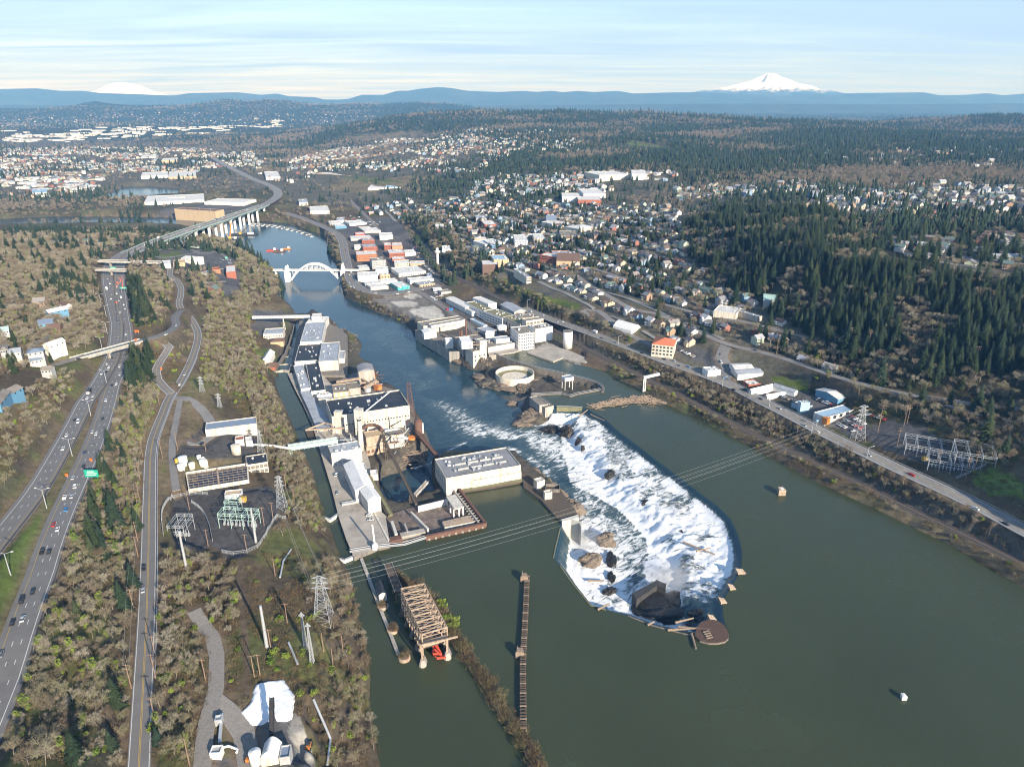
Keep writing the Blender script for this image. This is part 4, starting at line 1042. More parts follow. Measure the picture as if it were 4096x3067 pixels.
# lattice mast beside the bridge
def lattice(t,base,top,wb,wt,n,th,m,name='lattice',cross=True):
 base=Vector(base); top=Vector(top); legs=[]
 for sx,sy in ((-1,-1),(1,-1),(1,1),(-1,1)):
  legs.append((base+Vector((sx*wb/2,sy*wb/2,0)),top+Vector((sx*wt/2,sy*wt/2,0))))
 for a,b in legs: part(t,'leg',MB().bar(a,b,th*1.3),m)
 mb=MB()
 for k in range(n):
  f0=1-(1-k/n)**1.0; f1=(k+1)/n
  for i in range(4):
   a0,b0=legs[i]; a1,b1=legs[(i+1) % 4]
   mb.bar(a0.lerp(b0,f0),a1.lerp(b1,f1),th*0.8); mb.bar(a1.lerp(b1,f0),a0.lerp(b0,f1),th*0.8); mb.bar(a0.lerp(b0,f1),a1.lerp(b1,f1),th*0.7)
 return part(t,name,mb,m,kind='stuff')
# ------------------------------------------------------------------ vehicles
def _car(L=4.7,W=1.85,H0=0.75,H1=1.45,kind='car'):
 body,cab=MB(),MB()
 def loft(mb,sec):
  n=len(sec[0]); vs=[q for s in sec for q in s]
  fs=[tuple(range(n))[::-1],tuple(range((len(sec)-1)*n,len(sec)*n))]
  for i in range(len(sec)-1):
   for k in range(n): fs.append((i*n+k,i*n+(k+1) % n,(i+1)*n+(k+1) % n,(i+1)*n+k))
  mb.add(vs,fs)
 w=W/2; l=L/2
 def sec(z,x0,x1,y): return [(x0,-y,z),(x1,-y,z),(x1,y,z),(x0,y,z)]
 loft(body,[sec(0.22,-l*0.97,l*0.97,w*0.93),sec(0.5,-l,l,w),sec(H0,-l*0.98,l*0.95,w*0.97),sec(H0+0.08,-l*0.94,l*0.86,w*0.9)])
 if kind=='car':
  loft(cab,[sec(H0+0.05,-l*0.78,l*0.46,w*0.88),sec(H1-0.08,-l*0.5,l*0.12,w*0.72)])
  body.box((-l*0.19,0,H1-0.08),(l*0.60,w*1.42,0.06))
 elif kind=='van':
  loft(cab,[sec(H0+0.05,-l*0.95,l*0.66,w*0.92),sec(H1-0.10,-l*0.92,l*0.38,w*0.82)])
  body.box((-l*0.27,0,H1-0.10),(l*1.28,w*1.66,0.07))
 elif kind=='pickup':
  loft(cab,[sec(H0+0.05,-l*0.12,l*0.50,w*0.9),sec(H1-0.08,-l*0.06,l*0.25,w*0.76)])
  body.box((l*0.1,0,H1-0.08),(l*0.34,w*1.5,0.06));
  for s in (-1,1): body.box((-l*0.55,s*w*0.88,H0),(l*0.85,0.12,0.35))
 return body,cab
_bm,_cb={},{}
for kd,arg in (('car',(4.7,1.85,0.78,1.48,'car')),('van',(5.2,2.0,0.9,1.95,'van')),('pickup',(5.6,2.0,0.95,1.85,'pickup'))):
 a,b=_car(*arg); _bm[kd]=a.mesh('body',[M('paint')]); _cb[kd]=b.mesh('windows',[M('glass')])
_wh=MB().tube((0,-0.11,0),(0,0.11,0),0.33,n=10).mesh('wheel',[M('rubber')])
_tb=MB().box((-1.2,0,0.95),(6.2,2.45,2.6)); _tbm=_tb.mesh('cargo_box',[M('paint')])
_tc=MB().box((2.95,0,0.5),(1.9,2.2,1.0)).box((2.75,0,1.5),(1.3,2.1,0.9)); _tcm=_tc.mesh('cab',[M('paint')])
_tg=MB().box((3.42,0,1.55),(0.12,1.8,0.65)); _tgm=_tg.mesh('windscreen',[M('glass')])
_tch=MB().box((-0.2,0,0.5),(7.6,1.0,0.42)).mesh('chassis',[M('dark_steel')])
CARCOL={'white': (0.78,0.78,0.77),'silver': (0.48,0.50,0.52),'grey': (0.20,0.21,0.22),'black': (0.02,0.02,0.022),'dark blue': (0.03,0.05,0.12),'red': (0.45,0.03,0.03),'blue': (0.05,0.22,0.50),'tan': (0.42,0.35,0.25)}
SEEN={}
def vehicle(x,y,z,rz,colour,kind,where,near=True,group=None):
 if kind=='truck':
  t=thing('truck','%s box truck %s' % (colour,where),'truck',(x,y,z),group,rz)
  link('cargo_box',_tbm,t,color=CARCOL[colour]); link('cab',_tcm,t,color=(0.7,0.7,0.7)); link('windscreen',_tgm,t); link('chassis',_tch,t)
  for wx in (2.7,-1.8,-3.2):
   for s in (-1,1): link('wheel',_wh,t,(wx,s*1.05,0.45),0,(1.35,1.2,1.35))
  return t
 word={'car': 'car','van': 'van','pickup': 'pickup'}[kind]
 t=thing(word if kind !='pickup' else 'pickup_truck','%s %s %s' % (colour,{'car': 'car','van': 'van','pickup': 'pickup truck'}[kind],where),'car' if kind=='car' else ('van' if kind=='van' else 'pickup'),(x,y,z),group,rz)
 link('body',_bm[kind],t,color=CARCOL[colour]); link('windows',_cb[kind],t)
 if near:
  for wx in (1.45,-1.45):
   for s in (-1,1): link('wheel',_wh,t,(wx,s*0.86,0.33))
 return t
def on_road(key,px,py,colour,kind='car',where='',flip=False):
 pts=ROADS[key][0]
 best=None
 for i in range(len(pts)-1):
  a,b=pts[i],pts[i+1]
  for f in (0,0.5):
   z=a[2]+f*(b[2]-a[2]); q=(a[0]+f*(b[0]-a[0]),a[1]+f*(b[1]-a[1]))
   pz=P(px,py,z); d=(pz[0]-q[0])**2+(pz[1]-q[1])**2
   if best is None or d<best[0]: best=(d,pz,math.atan2(b[1]-a[1],b[0]-a[0]))
 d,p,ang=best
 return vehicle(p[0],p[1],p[2]+0.05,ang+(math.pi if flip else 0),colour,kind,where,math.hypot(p[0],p[1])<800,'vehicles on the '+{'nb': 'highway','sb': 'highway','river': 'river road','e99': 'riverside highway'}.get(key,'streets'))
ORD=('lowest','second from the bottom','third from the bottom','fourth from the bottom','fifth from the bottom','sixth from the bottom','seventh from the bottom','eighth from the bottom','ninth from the bottom','tenth from the bottom')
def fleet(key,road_words,cars,flip=False):
 cnt={}
 for px,py,col,kd in sorted(cars,key=lambda q:-q[1]):
  k=(col,kd); i=cnt.get(k,0); cnt[k]=i+1
  tot=sum(1 for q in cars if (q[2],q[3])==k)
  w='on the %s' % road_words if tot==1 else 'on the %s, %s' % (road_words,ORD[min(i,9)])
  on_road(key,px,py,col,kd,w,flip)
c,v,p_,t_='car','van','pickup','truck'
fleet('nb','highway heading away',[(170,2208,'black',p_),(197,2208,'black',c),(231,2118,'white',c),(215,2100,'red',c),(264,2039,'blue',c),(260,1991,'white',p_),(288,1987,'silver',c),(302,1947,'white',v),(293,1913,'silver',c),(335,1866,'black',c),(339,1810,'dark blue',c),(371,1779,'grey',c),(385,1737,'white',c),(370,1729,'silver',c),(411,1675,'black',c),(424,1602,'white',c),
 (132,2368,'black',c),(89,2403,'black',v),(92,2477,'silver',c),(51,2492,'black',c),(5,2619,'grey',c),(503,1420,'black',c),(496,1454,'grey',c),(480,1498,'silver',c),(478,1466,'white',c),(466,1537,'white',c),(447,1542,'black',c),(503,1338,'white',c),(498,1275,'grey',c),(480,1250,'white',c),(500,1236,'silver',c),(495,1219,'white',c),(485,1194,'silver',t_),(467,1175,'white',v),(467,1149,'white',c),(475,1204,'silver',c)])
fleet('sb','highway heading towards the camera',[(298,1682,'black',c),(313,1688,'white',v),(267,1743,'white',c),(252,1797,'white',c),(350,1594,'white',c),(357,1572,'black',t_),(373,1585,'silver',c),(407,1496,'white',c),(424,1490,'black',c),(436,1470,'white',c),(448,1435,'black',p_),(428,1457,'silver',c),(474,1346,'grey',c),(472,1287,'dark blue',c),(444,1197,'white',c),(446,1180,'grey',c),(427,1158,'white',t_),(430,1115,'grey',v),(440,1136,'white',c)],True)
fleet('river','river road',[(576,2273,'black',p_),(572,2362,'silver',c),(719,1540,'white',c),(739,1499,'silver',c),(716,1200,'grey',c)])
fleet('ovr','street right of the slanting road bridge',[(664,1340,'white',c),(705,1302,'silver',c)])
vehicle(*P(315,1437,57.2),math.atan2(1,4),'black','car','on the slanting road bridge over the highway')
fleet('e99','riverside highway',[(3116,1635,'silver',c),(3217,1702,'silver',c),(3269,1728,'white',c),(3474,1822,'silver',c),(3644,1900,'red',p_),(3902,2035,'white',c),(4021,2096,'black',c),(2656,1438,'black',c),(2694,1445,'silver',v),(2715,1463,'grey',c),(2751,1468,'blue',c),(2834,1500,'white',c),(2816,1501,'silver',c),(2934,1560,'black',c),(2977,1560,'black',v),(3042,1597,'dark blue',c),(2123,1248,'white',v),(2172,1261,'white',c),(2228,1287,'silver',c),(2249,1287,'white',c),(2405,1353,'dark blue',c),(2461,1371,'grey',c),(2515,1382,'white',c),(2567,1413,'black',c),(2602,1411,'red',c),(2378,1331,'white',t_)])
fleet('conn','side street that meets the riverside highway',[(2900,1511,'blue',c),(2884,1450,'white',v),(2880,1420,'dark blue',c)])
fleet('send','hill road',[(3840,1608,'silver',c),(3020,1402,'dark blue',c)])
fleet('mcl','curving town street above the river',[(1382,1000,'red',c),(1379,1030,'grey',c),(1385,1050,'black',c),(1388,1075,'grey',c),(1398,1100,'white',c),(1397,1133,'silver',c),(1402,1148,'white',c),(1420,1126,'blue',c),(1415,1150,'white',v),(1445,1165,'grey',c),(1480,1170,'silver',c),(1502,1174,'white',c),(1590,1176,'white',c),(1635,1168,'white',c),(1690,1160,'silver',c)])
# traffic on the green girder bridge
_bl=_bd
_cols=list(CARCOL)
_bn={}
for k in range(34):
 i=int((k+0.5)/34*(len(_bl)-2)); a,b=Vector(_bl[i]),Vector(_bl[i+1]); ang=math.atan2(b.y-a.y,b.x-a.x)
 lane=(-11.5,-8,4.5,8,-4.5,11.5)[(k*5) % 6]*0.9; n_=Vector((-math.sin(ang),math.cos(ang),0)); q=a+n_*lane
 kd='truck' if k in (7,19) else ('van' if k % 6==0 else 'car'); colr=('white','silver','black','grey','white','dark blue','red')[k % 7]
 way='in the lanes nearer the camera of the green girder bridge' if lane<0 else 'in the farther lanes of the green girder bridge'
 vehicle(q.x,q.y,q.z+0.05,ang+(math.pi if lane>0 else 0),colr,kd,way,False,'traffic on the green girder bridge')
# orange drums of the road works
_cone=MB().lathe((0,0,0),[(0.45,0),(0.42,0.5),(0.36,1.1),(0.1,1.15)],8).mesh('traffic_drum',[M('cone_orange')])
for k in range(26):
 a=(474+8*math.sin(k*0.4),1110+k*3.2) if k<14 else (487+(k-14)*0.3,1105+(k-14)*4.0)
 q=P(a[0],a[1],38.2)
 tag(link('traffic_drum',_cone,None,(q[0],q[1],Hs(q[0],q[1])+0.3),0,(0.9,0.9,0.9)),'orange traffic drum in the row closing a highway lane before the overpasses','drum','orange drums closing a lane')
# parked cars: lots given as (frame of pixels, rows)
def parked(quad,n,where,group,ang=None,near=False,seed=0):
 """cars standing in rows in a lot; quad = four pixels of the lot"""
 rng=np.random.default_rng(seed)
 q=[Vector(G(a,b)) for a,b in quad]
 u=q[1]-q[0]; rows=max(1,int((q[3]-q[0]).length/7.5)); cols=max(1,int(u.length/2.9))
 spots=[(r,c_) for r in range(rows) for c_ in range(cols)]
 rng.shuffle(spots); base=math.atan2(u.y,u.x)+math.pi/2
 for (r,c_) in spots[:n]:
  f,g=(c_+0.5)/cols,(r+0.5)/rows
  a=q[0].lerp(q[1],f); b=q[3].lerp(q[2],f); pnt=a.lerp(b,g)
  colr=rng.choice(['white','silver','grey','black','dark blue','red','white','silver','tan'])
  kd=rng.choice(['car','car','car','van','pickup'])
  vehicle(pnt.x,pnt.y,Hs(pnt.x,pnt.y)+0.08,base+rng.normal()*0.05+(math.pi if rng.uniform()<0.5 else 0),colr,kd,'parked '+where,near,group)
PK='cars parked '
parked([(3090,1590),(3240,1655),(3255,1600),(3130,1575)],16,'in the yard of the small pale blue shop',PK+'in the car yards',seed=1)
parked([(3250,1600),(3350,1640),(3360,1600),(3280,1570)],18,'behind the small pale blue shop',PK+'in the car yards',seed=2)
parked([(3330,1700),(3420,1740),(3470,1690),(3420,1660)],18,'in front of the long blue-roofed workshop',PK+'in the car yards',seed=3)
parked([(3440,1660),(3530,1690),(3560,1670),(3480,1650)],9,'past the end of the long blue-roofed workshop',PK+'in the car yards',seed=4)
parked([(1700,1180),(1740,1205),(1800,1180),(1760,1160)],16,'behind the white sheds at the edge of town',PK+'in town',seed=5)
parked([(1660,1050),(1720,1100),(1750,1090),(1690,1045)],14,'below the railway behind the town blocks',PK+'in town',seed=6)
parked([(1640,1000),(1680,1040),(1700,1020),(1660,985)],12,'behind the red brick block',PK+'in town',seed=7)
parked([(700,862),(860,866),(940,845),(760,842)],60,'before the far shopping centre',PK+'before the far shopping centre',seed=8)
parked([(880,1030),(930,1040),(920,1060),(880,1050)],9,'beside the small red building near the roundabout',PK+'by the roundabout',seed=9)
parked([(2330,1088),(2420,1090),(2440,1075),(2360,1070)],8,'in the church car park',PK+'in the upper town',seed=10)
parked([(2700,1400),(2780,1440),(2790,1425),(2720,1390)],7,'beside the building with the red tile roof',PK+'in the upper town',seed=11)
parked([(1440,895),(1520,905),(1530,890),(1460,880)],14,'between the far town blocks',PK+'in town',seed=12)
parked([(1360,880),(1420,890),(1440,870),(1390,862)],12,'at the far end of the town',PK+'in town',seed=13)
parked([(2130,905),(2230,930),(2250,915),(2160,893)],12,'in the small lot of the upper town',PK+'in the upper town',seed=14)
for a,b,colr,kd,w in ((1353,1972,'silver','car','on the lane beside the canal'),(1347,1900,'white','van','parked where the canal lane meets the white shed'),(1477,2062,'white','car','farther of two parked on the concrete lot by the canal'),(1483,2080,'silver','car','nearer of two parked on the concrete lot by the canal'),(808,1773,'black','pickup','beside the workshop with the grey-blue roof')):
 z=3.3 if a>1000 else 30.5
 q=P(a,b,z); vehicle(q[0],q[1],z if a>1000 else Hs(q[0],q[1])+0.1,1.4 if b<2000 else 0.15,colr,kd,w)
# ------------------------------------------------------------------ buildings
def frame(x0,y0,s): return lambda q: (x0+q[0]/s,y0+q[1]/s)
F5,FE,FM,FS_,FD=frame(950,1000,2.212),frame(1600,1000,2.212),frame(1200,1500,2.366),frame(600,1600,2.212),frame(1300,850,3.16)
F25,F30,FB_,FT,FF,FP=frame(2500,1000,2.212),frame(3000,1600,2.018),frame(600,2200,1.91),frame(1300,2100,1.713),frame(2000,1600,1.656),frame(1700,1500,2.366)
F2,F1,F4,F31=frame(1300,250,1.58),frame(0,250,1.58),frame(0,1000,2.212),frame(3096,1000,2.212)
_win={}
def win_mesh(w,h,m='glass'):
 k=(round(w,1),round(h,1),m)
 if k not in _win:
  mb=MB().box((0,0,-k[1]/2),(k[0],0.16,k[1]))
  _win[k]=mb.mesh('window',[M(m)])
 return _win[k]
_vent=[MB().box((0,0,0),(2.4,1.8,1.3)).mesh('roof_vent',[M('galvanised')]),MB().box((0,0,0),(1.2,1.2,0.9)).mesh('roof_vent',[M('clean_white')]),MB().lathe((0,0,0),[(0.5,0),(0.5,1.2),(0.8,1.25),(0.8,1.6)],8).mesh('roof_vent',[M('galvanised')])]
def rect(f,A,B,D,z):
 a,b,d=[Vector(P(*f(q),z)) for q in (A,B,D)]
 if (d-a).length>1.25*(b-a).length:  # the longer visible edge sets the direction
  v=(d-a).normalized(); u=Vector((v.y,-v.x,0)); L=(b-a).dot(u)
  if L<0: u=-u; L=-L
  return a,u,v,max(L,3.0),(d-a).length
 u=(b-a); L=u.length; u.normalize(); v=Vector((-u.y,u.x,0))
 dep=(d-a).dot(v)
 if dep<0: v=-v; dep=-dep
 return a,u,v,L,max(dep,3.0)
HGT=(('yard',3.2),('pump',2.5),('hut',4),('workshop',6.5),('shed',4.5),('round-roofed',2),('apartment',11),('three-storey',12),('school',11),('hospital',14),('motel',4),('hotel',13),('house',6),('canopy',5),('warehouse',9),('church',9),('peach',11),('office',9),('trailer',4))
def block(f,A,B,D,zr,zb,wall,roof,label,name='building',win=None,vents=0,kind='flat',rise=3.0,par=0.7,cat='building',side=None,seed=None,group=None,axis='u'):
 """A front-left, B front-right, D back-left roof corners in the pixels of a view; rectified to a right-angled block"""
 if zb is None:  # stands on the open ground: height by kind
  hh=next((h_ for k_,h_ in HGT if k_ in label),{'gable': 6,'hip': 6.5,'barrel': 5}.get(kind,8.5))
  zr=G(*f(A))[2]+hh
  win=[(w_[0],w_[1],w_[2],w_[3],w_[4],zr-w_[1]*w_[6]+w_[6]*0.3,w_[6])+tuple(w_[7:]) for w_ in (win or [])]
 a,u,v,L,dep=rect(f,A,B,D,zr)
 a.z=0
 c=[a,a+u*L,a+u*L+v*dep,a+v*dep]
 ctr=(c[0]+c[2])/2
 if zb is None: zb=min(Hs(q.x,q.y) for q in c)-1.0
 rng=np.random.default_rng(seed if seed is not None else int(abs(ctr.x*7+ctr.y)) % 9999)
 t=thing(name,label,cat,(ctr.x,ctr.y,zb),group)
 CLEAR.append((ctr.x,ctr.y,math.hypot(L,dep)/2*0.8))
 poly=[(q.x,q.y) for q in c]
 wm,rm=M(wall),M(roof)
 mb=MB()
 if kind=='flat':
  ins=0.35
  ii=[a+u*ins+v*ins,a+u*(L-ins)+v*ins,a+u*(L-ins)+v*(dep-ins),a+u*ins+v*(dep-ins)]
  vs=[(q.x,q.y,zb) for q in c]+[(q.x,q.y,zr) for q in c]+[(q.x,q.y,zr) for q in ii]+[(q.x,q.y,zr-par) for q in ii]
  fs=[]
  for k in range(4):
   n=(k+1) % 4; fs+=[(k,n,4+n,4+k),(4+k,4+n,8+n,8+k),(8+k,8+n,12+n,12+k)]
  mb.add(vs,fs); part(t,'wall',mb,wm)
  r=part(t,'roof',MB().prism([(q.x,q.y) for q in ii],zr-par-0.3,zr-par+0.05),rm)
  ztop=zr-par+0.05
 elif kind=='gable':
  ru,rv=(u,v) if axis=='u' else (v,u); Lr,Dr=(L,dep) if axis=='u' else (dep,L)
  mb.prism(poly,zb,zr)
  for s in (0,1):
   e=a+ru*(Lr*s); g=e+rv*Dr; m_=(e+g)/2
   o=ru*(0.02 if s else-0.02)
   mb.add([(e.x,e.y,zr),(g.x,g.y,zr),(m_.x,m_.y,zr+rise),(e.x-o.x,e.y-o.y,zr),(g.x-o.x,g.y-o.y,zr),(m_.x-o.x,m_.y-o.y,zr+rise)],[(0,1,2),(5,4,3)])
  part(t,'wall',mb,wm)
  e,b2,d2=a,a+ru*Lr,a+rv*Dr
  r=part(t,'roof',MB().gable(e,b2,d2,zr+0.15,rise,0.5,0.3),rm); ztop=zr
 elif kind=='hip':
  mb.prism(poly,zb,zr); part(t,'wall',mb,wm)
  o=0.6; e=[c[0]-u*o-v*o,c[1]+u*o-v*o,c[2]+u*o+v*o,c[3]-u*o+v*o]
  h=min(L,dep)/2
  if L>=dep: r0,r1=a+u*h+v*dep/2,a+u*(L-h)+v*dep/2
  else: r0,r1=a+u*L/2+v*h,a+u*L/2+v*(dep-h)
  vs=[(q.x,q.y,zr) for q in e]+[(r0.x,r0.y,zr+rise),(r1.x,r1.y,zr+rise)]
  fs=[(0,1,5,4),(1,2,5),(2,3,4,5),(3,0,4)] if L>=dep else [(0,1,4),(1,2,5,4),(2,3,5),(3,0,4,5)]
  r=part(t,'roof',MB().add(vs,fs+[(3,2,1,0)]),rm); ztop=zr
 elif kind=='barrel':
  mb.prism(poly,zb,zr); n=12; prof=[(k/n,math.sin(math.pi*k/n)) for k in range(n+1)]
  ru,rv,Lr,Dr=(u,v,L,dep) if axis=='u' else (v,u,dep,L)
  vs=[]
  for s in (0,1):
   for f_,h_ in prof: q=a+ru*(Lr*s)+rv*(Dr*f_); vs.append((q.x,q.y,zr+rise*h_))
  m_=n+1
  part(t,'wall',mb,wm)
  r=part(t,'roof',MB().add(vs,[(k,k+1,m_+k+1,m_+k) for k in range(n)]+[tuple(range(m_)),tuple(range(m_,2*m_))]),rm); ztop=zr
 for spec in (win or []):
  sd,rows,cols,w,h,z0,dz=spec[:7]; wm_=spec[7] if len(spec)>7 else 'glass'
  o,dr,ln,nv={'f': (a,u,L,-v),'l': (a,v,dep,-u),'r': (a+u*L,v,dep,u),'b': (a+v*dep,u,L,v)}[sd]
  ang=math.atan2(dr.y,dr.x); me=win_mesh(w,h,wm_)
  for i in range(rows):
   for k in range(cols):
    q=o+dr*(ln*(k+0.5)/cols)+nv*0.06
    link('window',me,t,(q.x-ctr.x,q.y-ctr.y,z0+i*dz-zb),ang)
 ang=math.atan2(u.y,u.x)
 for k in range(vents):
  q=a+u*(L*rng.uniform(0.12,0.88))+v*(dep*rng.uniform(0.15,0.85)); s=rng.uniform(0.7,1.4)
  link('roof_vent',_vent[int(rng.integers(0,3))],r,(q.x-ctr.x,q.y-ctr.y,ztop-zb),ang,(s,s,s))
 return t,a,u,v,L,dep
def poly_things(name,label,cat,f,pts,z1,z0,m,mtop=None,clear=True,kind=None):
 q=[P(*f(p),z1)[:2] for p in pts]
 if clear: CLEARPOLY.append(q)
 o=solo(name,label,cat,MB().prism(q,z0,z1,0,1 if mtop else None),[M(m)]+([M(mtop)] if mtop else []),(q[0][0],q[0][1],z0))
 if kind: o['kind']=kind
 return o
def cyl(name,label,cat,x,y,z0,z1,r,m,cap=None,n=24,cone=0.0,r1=None,parts=True):
 t=thing(name,label,cat,(x,y,z0)); r1=r if r1 is None else r1
 part(t,'shell',MB().lathe((x,y,0),[(r,z0),(r1,z1)],n),M(m),True)
 part(t,'rim',MB().lathe((x,y,0),[(r1*1.04,z1-0.3),(r1*1.04,z1+0.1),(0.3,z1+0.1+cone)],n),M(cap or m))
 CLEAR.append((x,y,r+1)); return t
def pipe(name,label,cat,pts,r,m,n=8,box=False,w=None,h=None):
 mb=MB()
 for a,b in zip(pts[:-1],pts[1:]):
  if box: mb.bar(a,b,w or r*2,h or r*2)
  else: mb.tube(a,b,r,n=n)
 return solo(name,label,cat,mb,M(m),tuple(pts[0]))
def PF(f,q,z): return P(*f(q),z)
# ---------------------------------------------------- the paper mill between the canal and the river
# quay that carries it
Q1=[(1149,1492),(1185,1567),(1212,1617),(1248,1697),(1291,1838),(1327,1956),(1348,2041),(1360,2083),(1386,2159),(1403,2197),(1415,2229),(1450,2213),(1513,2187),(1560,2178),(1542,2060),(1525,2045),(1490,1960),(1480,1850),(1440,1740),(1400,1650),(1330,1540),(1290,1500),(1230,1490)]
poly_things('quay','grey concrete quay of the mill along the canal with the empty lot at its end','quay',lambda q: q,Q1,3.0,-14,'dark_concrete','deck_concrete')
Q2=[(1200,1272),(1160,1480),(1230,1490),(1290,1500),(1390,1500),(1390,1330),(1300,1285),(1240,1262)]
poly_things('quay','dark quay under the long grey-roofed mill halls at the lower locks','quay',lambda q: q,Q2,1.0,-15,'dark_concrete','dark_concrete')
Q3=[(1390,1500),(1330,1540),(1400,1650),(1440,1740),(1470,1800),(1560,1795),(1640,1740),(1660,1680),(1650,1625),(1600,1565),(1520,1540),(1470,1480)]
poly_things('quay','rough concrete footing under the big black-roofed mill hall','quay',lambda q: q,Q3,-1.5,-15,'dark_concrete','dark_concrete')
B=block
B(F5,(553,815),(745,795),(605,640),13,1,'white_wall','grey_roof','long mill hall with pale grey roof and many vents beside the lower locks','mill_hall',vents=16,win=[('r',2,10,2.2,1.6,5,4)])
B(F5,(600,655),(775,640),(645,590),11,0,'white_wall','white_roof','white rounded end block of the mill nearest the arch bridge','mill_hall',vents=5)
B(F5,(655,590),(735,585),(665,562),16,0,'white_wall','white_roof','small tall white block at the tip of the mill','mill_hall')
B(F5,(505,985),(712,985),(545,838),10,1,'white_wall','black_roof','mill hall with black striped roof and white panels','mill_hall',vents=8)
B(F5,(717,985),(888,980),(747,820),13,-6,'pale_concrete','grey_roof','tall concrete mill hall with pale blue-grey roof','mill_hall',vents=5,win=[('f',2,7,2.6,2.0,1,5,'grey_wall')])
B(F5,(890,960),(945,955),(900,890),7,-8,'white_wall','grey_roof','white lean-to on the river side of the tall concrete hall','mill_hall')
B(F5,(560,1228),(640,1195),(495,1020),9,2,'white_wall','grey_roof','long low mill building with light grey roof along the canal','mill_hall',vents=12)
B(F5,(652,1250),(775,1225),(605,1005),8,2,'white_wall','black_roof','long low mill building with black roof behind the grey one','mill_hall',vents=8)
poly_things('loading_ramp','pale grey sloping roof strip along the canal edge','roof',F5,[(553,1250),(640,1240),(705,1370),(790,1480),(845,1560),(700,1580),(620,1390)],6.5,3,'grey_wall','grey_roof')
B(F5,(848,1262),(985,1255),(838,1190),13,2,'tan_wall','gravel_roof','tan mill office with three white windows among the dark roofs','mill_office',vents=3,win=[('f',1,3,2.6,2.6,10.5,3,'clean_white')])
B(F5,(715,1320),(990,1300),(690,1262),8,2,'cream_wall','grey_roof','low cream building with a row of square cooling units','mill_hall')
for k in range(5):
 q=PF(F5,(725+30*k,1285-3*k),9); tag(link('cooling_unit',MB().box((0,0,0),(4,4,2.4)).mesh('cooling_unit',[M('clean_white')]),None,(q[0],q[1],7.6),-0.1),'white square cooling unit in the row on the low cream building','cooling unit','cooling units')
B(F5,(985,1230),(1090,1220),(960,1175),9,0,'concrete','gravel_roof','grey concrete store between the tan office and the orange tanks','mill_hall')
B(F5,(1070,1078),(1210,1064),(1050,1022),18,-9,'concrete','dirty_roof','tall concrete digester house with curved roof at the water','mill_tower',kind='barrel',rise=2.4,axis='v')
for (qx,qy,r,z1,m,lb) in ((1240,1200,4.6,2,'orange_steel','big orange steel tank at the water beside the digester house'),(1197,1100,2.6,10,'orange_steel','narrow orange tank against the digester house'),(1150,1215,3.6,3,'galvanised','grey steel tank beside the orange one'),(1110,1195,3.0,2,'rust','rusty tank at the foot of the digester house')):
 q=PF(F5,(qx,qy),z1); cyl('tank',lb,'tank',q[0],q[1],-12,z1,r,m,cone=0.8)
q=PF(F5,(800,770),6);
pipe('conveyor','pale inclined conveyor from the black roofs to the digester house','conveyor',[PF(F5,(880,1165),10),PF(F5,(1080,1135),16)],1,'pale_rust',box=True,w=3,h=2.4)
for k,(a_,b_) in enumerate((((1085,1175),(1250,1165)),((1100,1140),(1190,1190)),((1120,1215),(1230,1150)))):
 pipe('pipe_bridge',('pale pipe gantry over the tanks, lowest of three','pale pipe gantry over the tanks, steepest of three','pale pipe gantry over the tanks, sloping to the water')[k],'pipe',[PF(F5,a_,8+2*k),PF(F5,b_,9)],0.8,'pale_rust',box=True)
# big black roofed hall
B(FM,(300,392),(1035,285),(208,238),20,-3,'cream_wall','black_roof','big mill hall with wide black roof and stained cream wall','mill_hall',vents=14,par=1.2,win=[('f',1,26,1.5,1.1,7.5,2,'grey_wall'),('f',1,26,1.5,1.1,9.6,2,'glass')])
pipe('roof_pipe','white pipe slanting across the black roof','pipe',[PF(FM,(625,340),22),PF(FM,(860,150),24)],0.6,'clean_white')
B(FM,(335,440),(535,410),(320,385),11,1,'cream_wall','grey_roof','low annex in front of the black-roofed hall','mill_hall')
for nm,xy,w,z1 in (('pale square concrete tower with two cells beside the annex',(358,345),6.0,24),('square concrete tower behind the white chimney',(553,325),7.0,31)):
 q=PF(FM,xy,z1); solo('concrete_tower',nm,'tower',MB().box((q[0],q[1],0),(w,w*0.8,z1),-0.12).box((q[0],q[1],z1),(w*1.06,w*0.86,0.4),-0.12),M('pale_concrete'),(q[0],q[1],0))
q=PF(FM,(585,738),0); ch=thing('chimney','tall pale concrete chimney rising before the big black-roofed hall','chimney',(q[0],q[1],0))
part(ch,'shaft',MB().lathe((q[0],q[1],0),[(2.6,0),(2.2,15),(1.9,33),(2.1,33.4),(2.1,34),(1.4,34),(1.4,32)],20),M('pale_concrete'),True)
part(ch,'soot_band',MB().lathe((q[0],q[1],0),[(1.97,31.4),(1.95,32.9)],20),M('dark_steel'))
pipe('flue_pipe','tall dark rusty flue beside the pale chimney','pipe',[PF(FM,(597,500),4),PF(FM,(582,350),27)],1.0,'rust')
pts=[PF(FM,s,17) for s in ((600,505),(640,475),(700,470),(750,490),(775,515))]
pipe('duct','rusty curved duct over the boiler house','duct',pts,1.5,'rust')
pipe('drum','long pale steel drum on the boiler house roof','drum',[PF(FM,(800,530),15),PF(FM,(925,508),15)],1.3,'galvanised',n=12)
B(FM,(625,590),(790,562),(615,535),15,-5,'pale_rust','tan_wall','rust-stained tan boiler house at the foot of the chimney','boiler_house',win=[('f',2,3,2.2,1.6,3,4,'grey_wall')])
B(FM,(628,690),(745,668),(622,640),6,-8,'pale_rust','pale_rust','lower tan block with rusty doors below the boiler house','boiler_house',win=[('f',1,3,2.4,2.4,2,3,'rust')])
B(FM,(808,580),(985,548),(790,532),11,-9,'cream_wall','gravel_roof','cream turbine hall with four tall windows right of the boiler house','mill_hall',win=[('f',1,4,4.2,6.5,4,3,'grey_wall')])
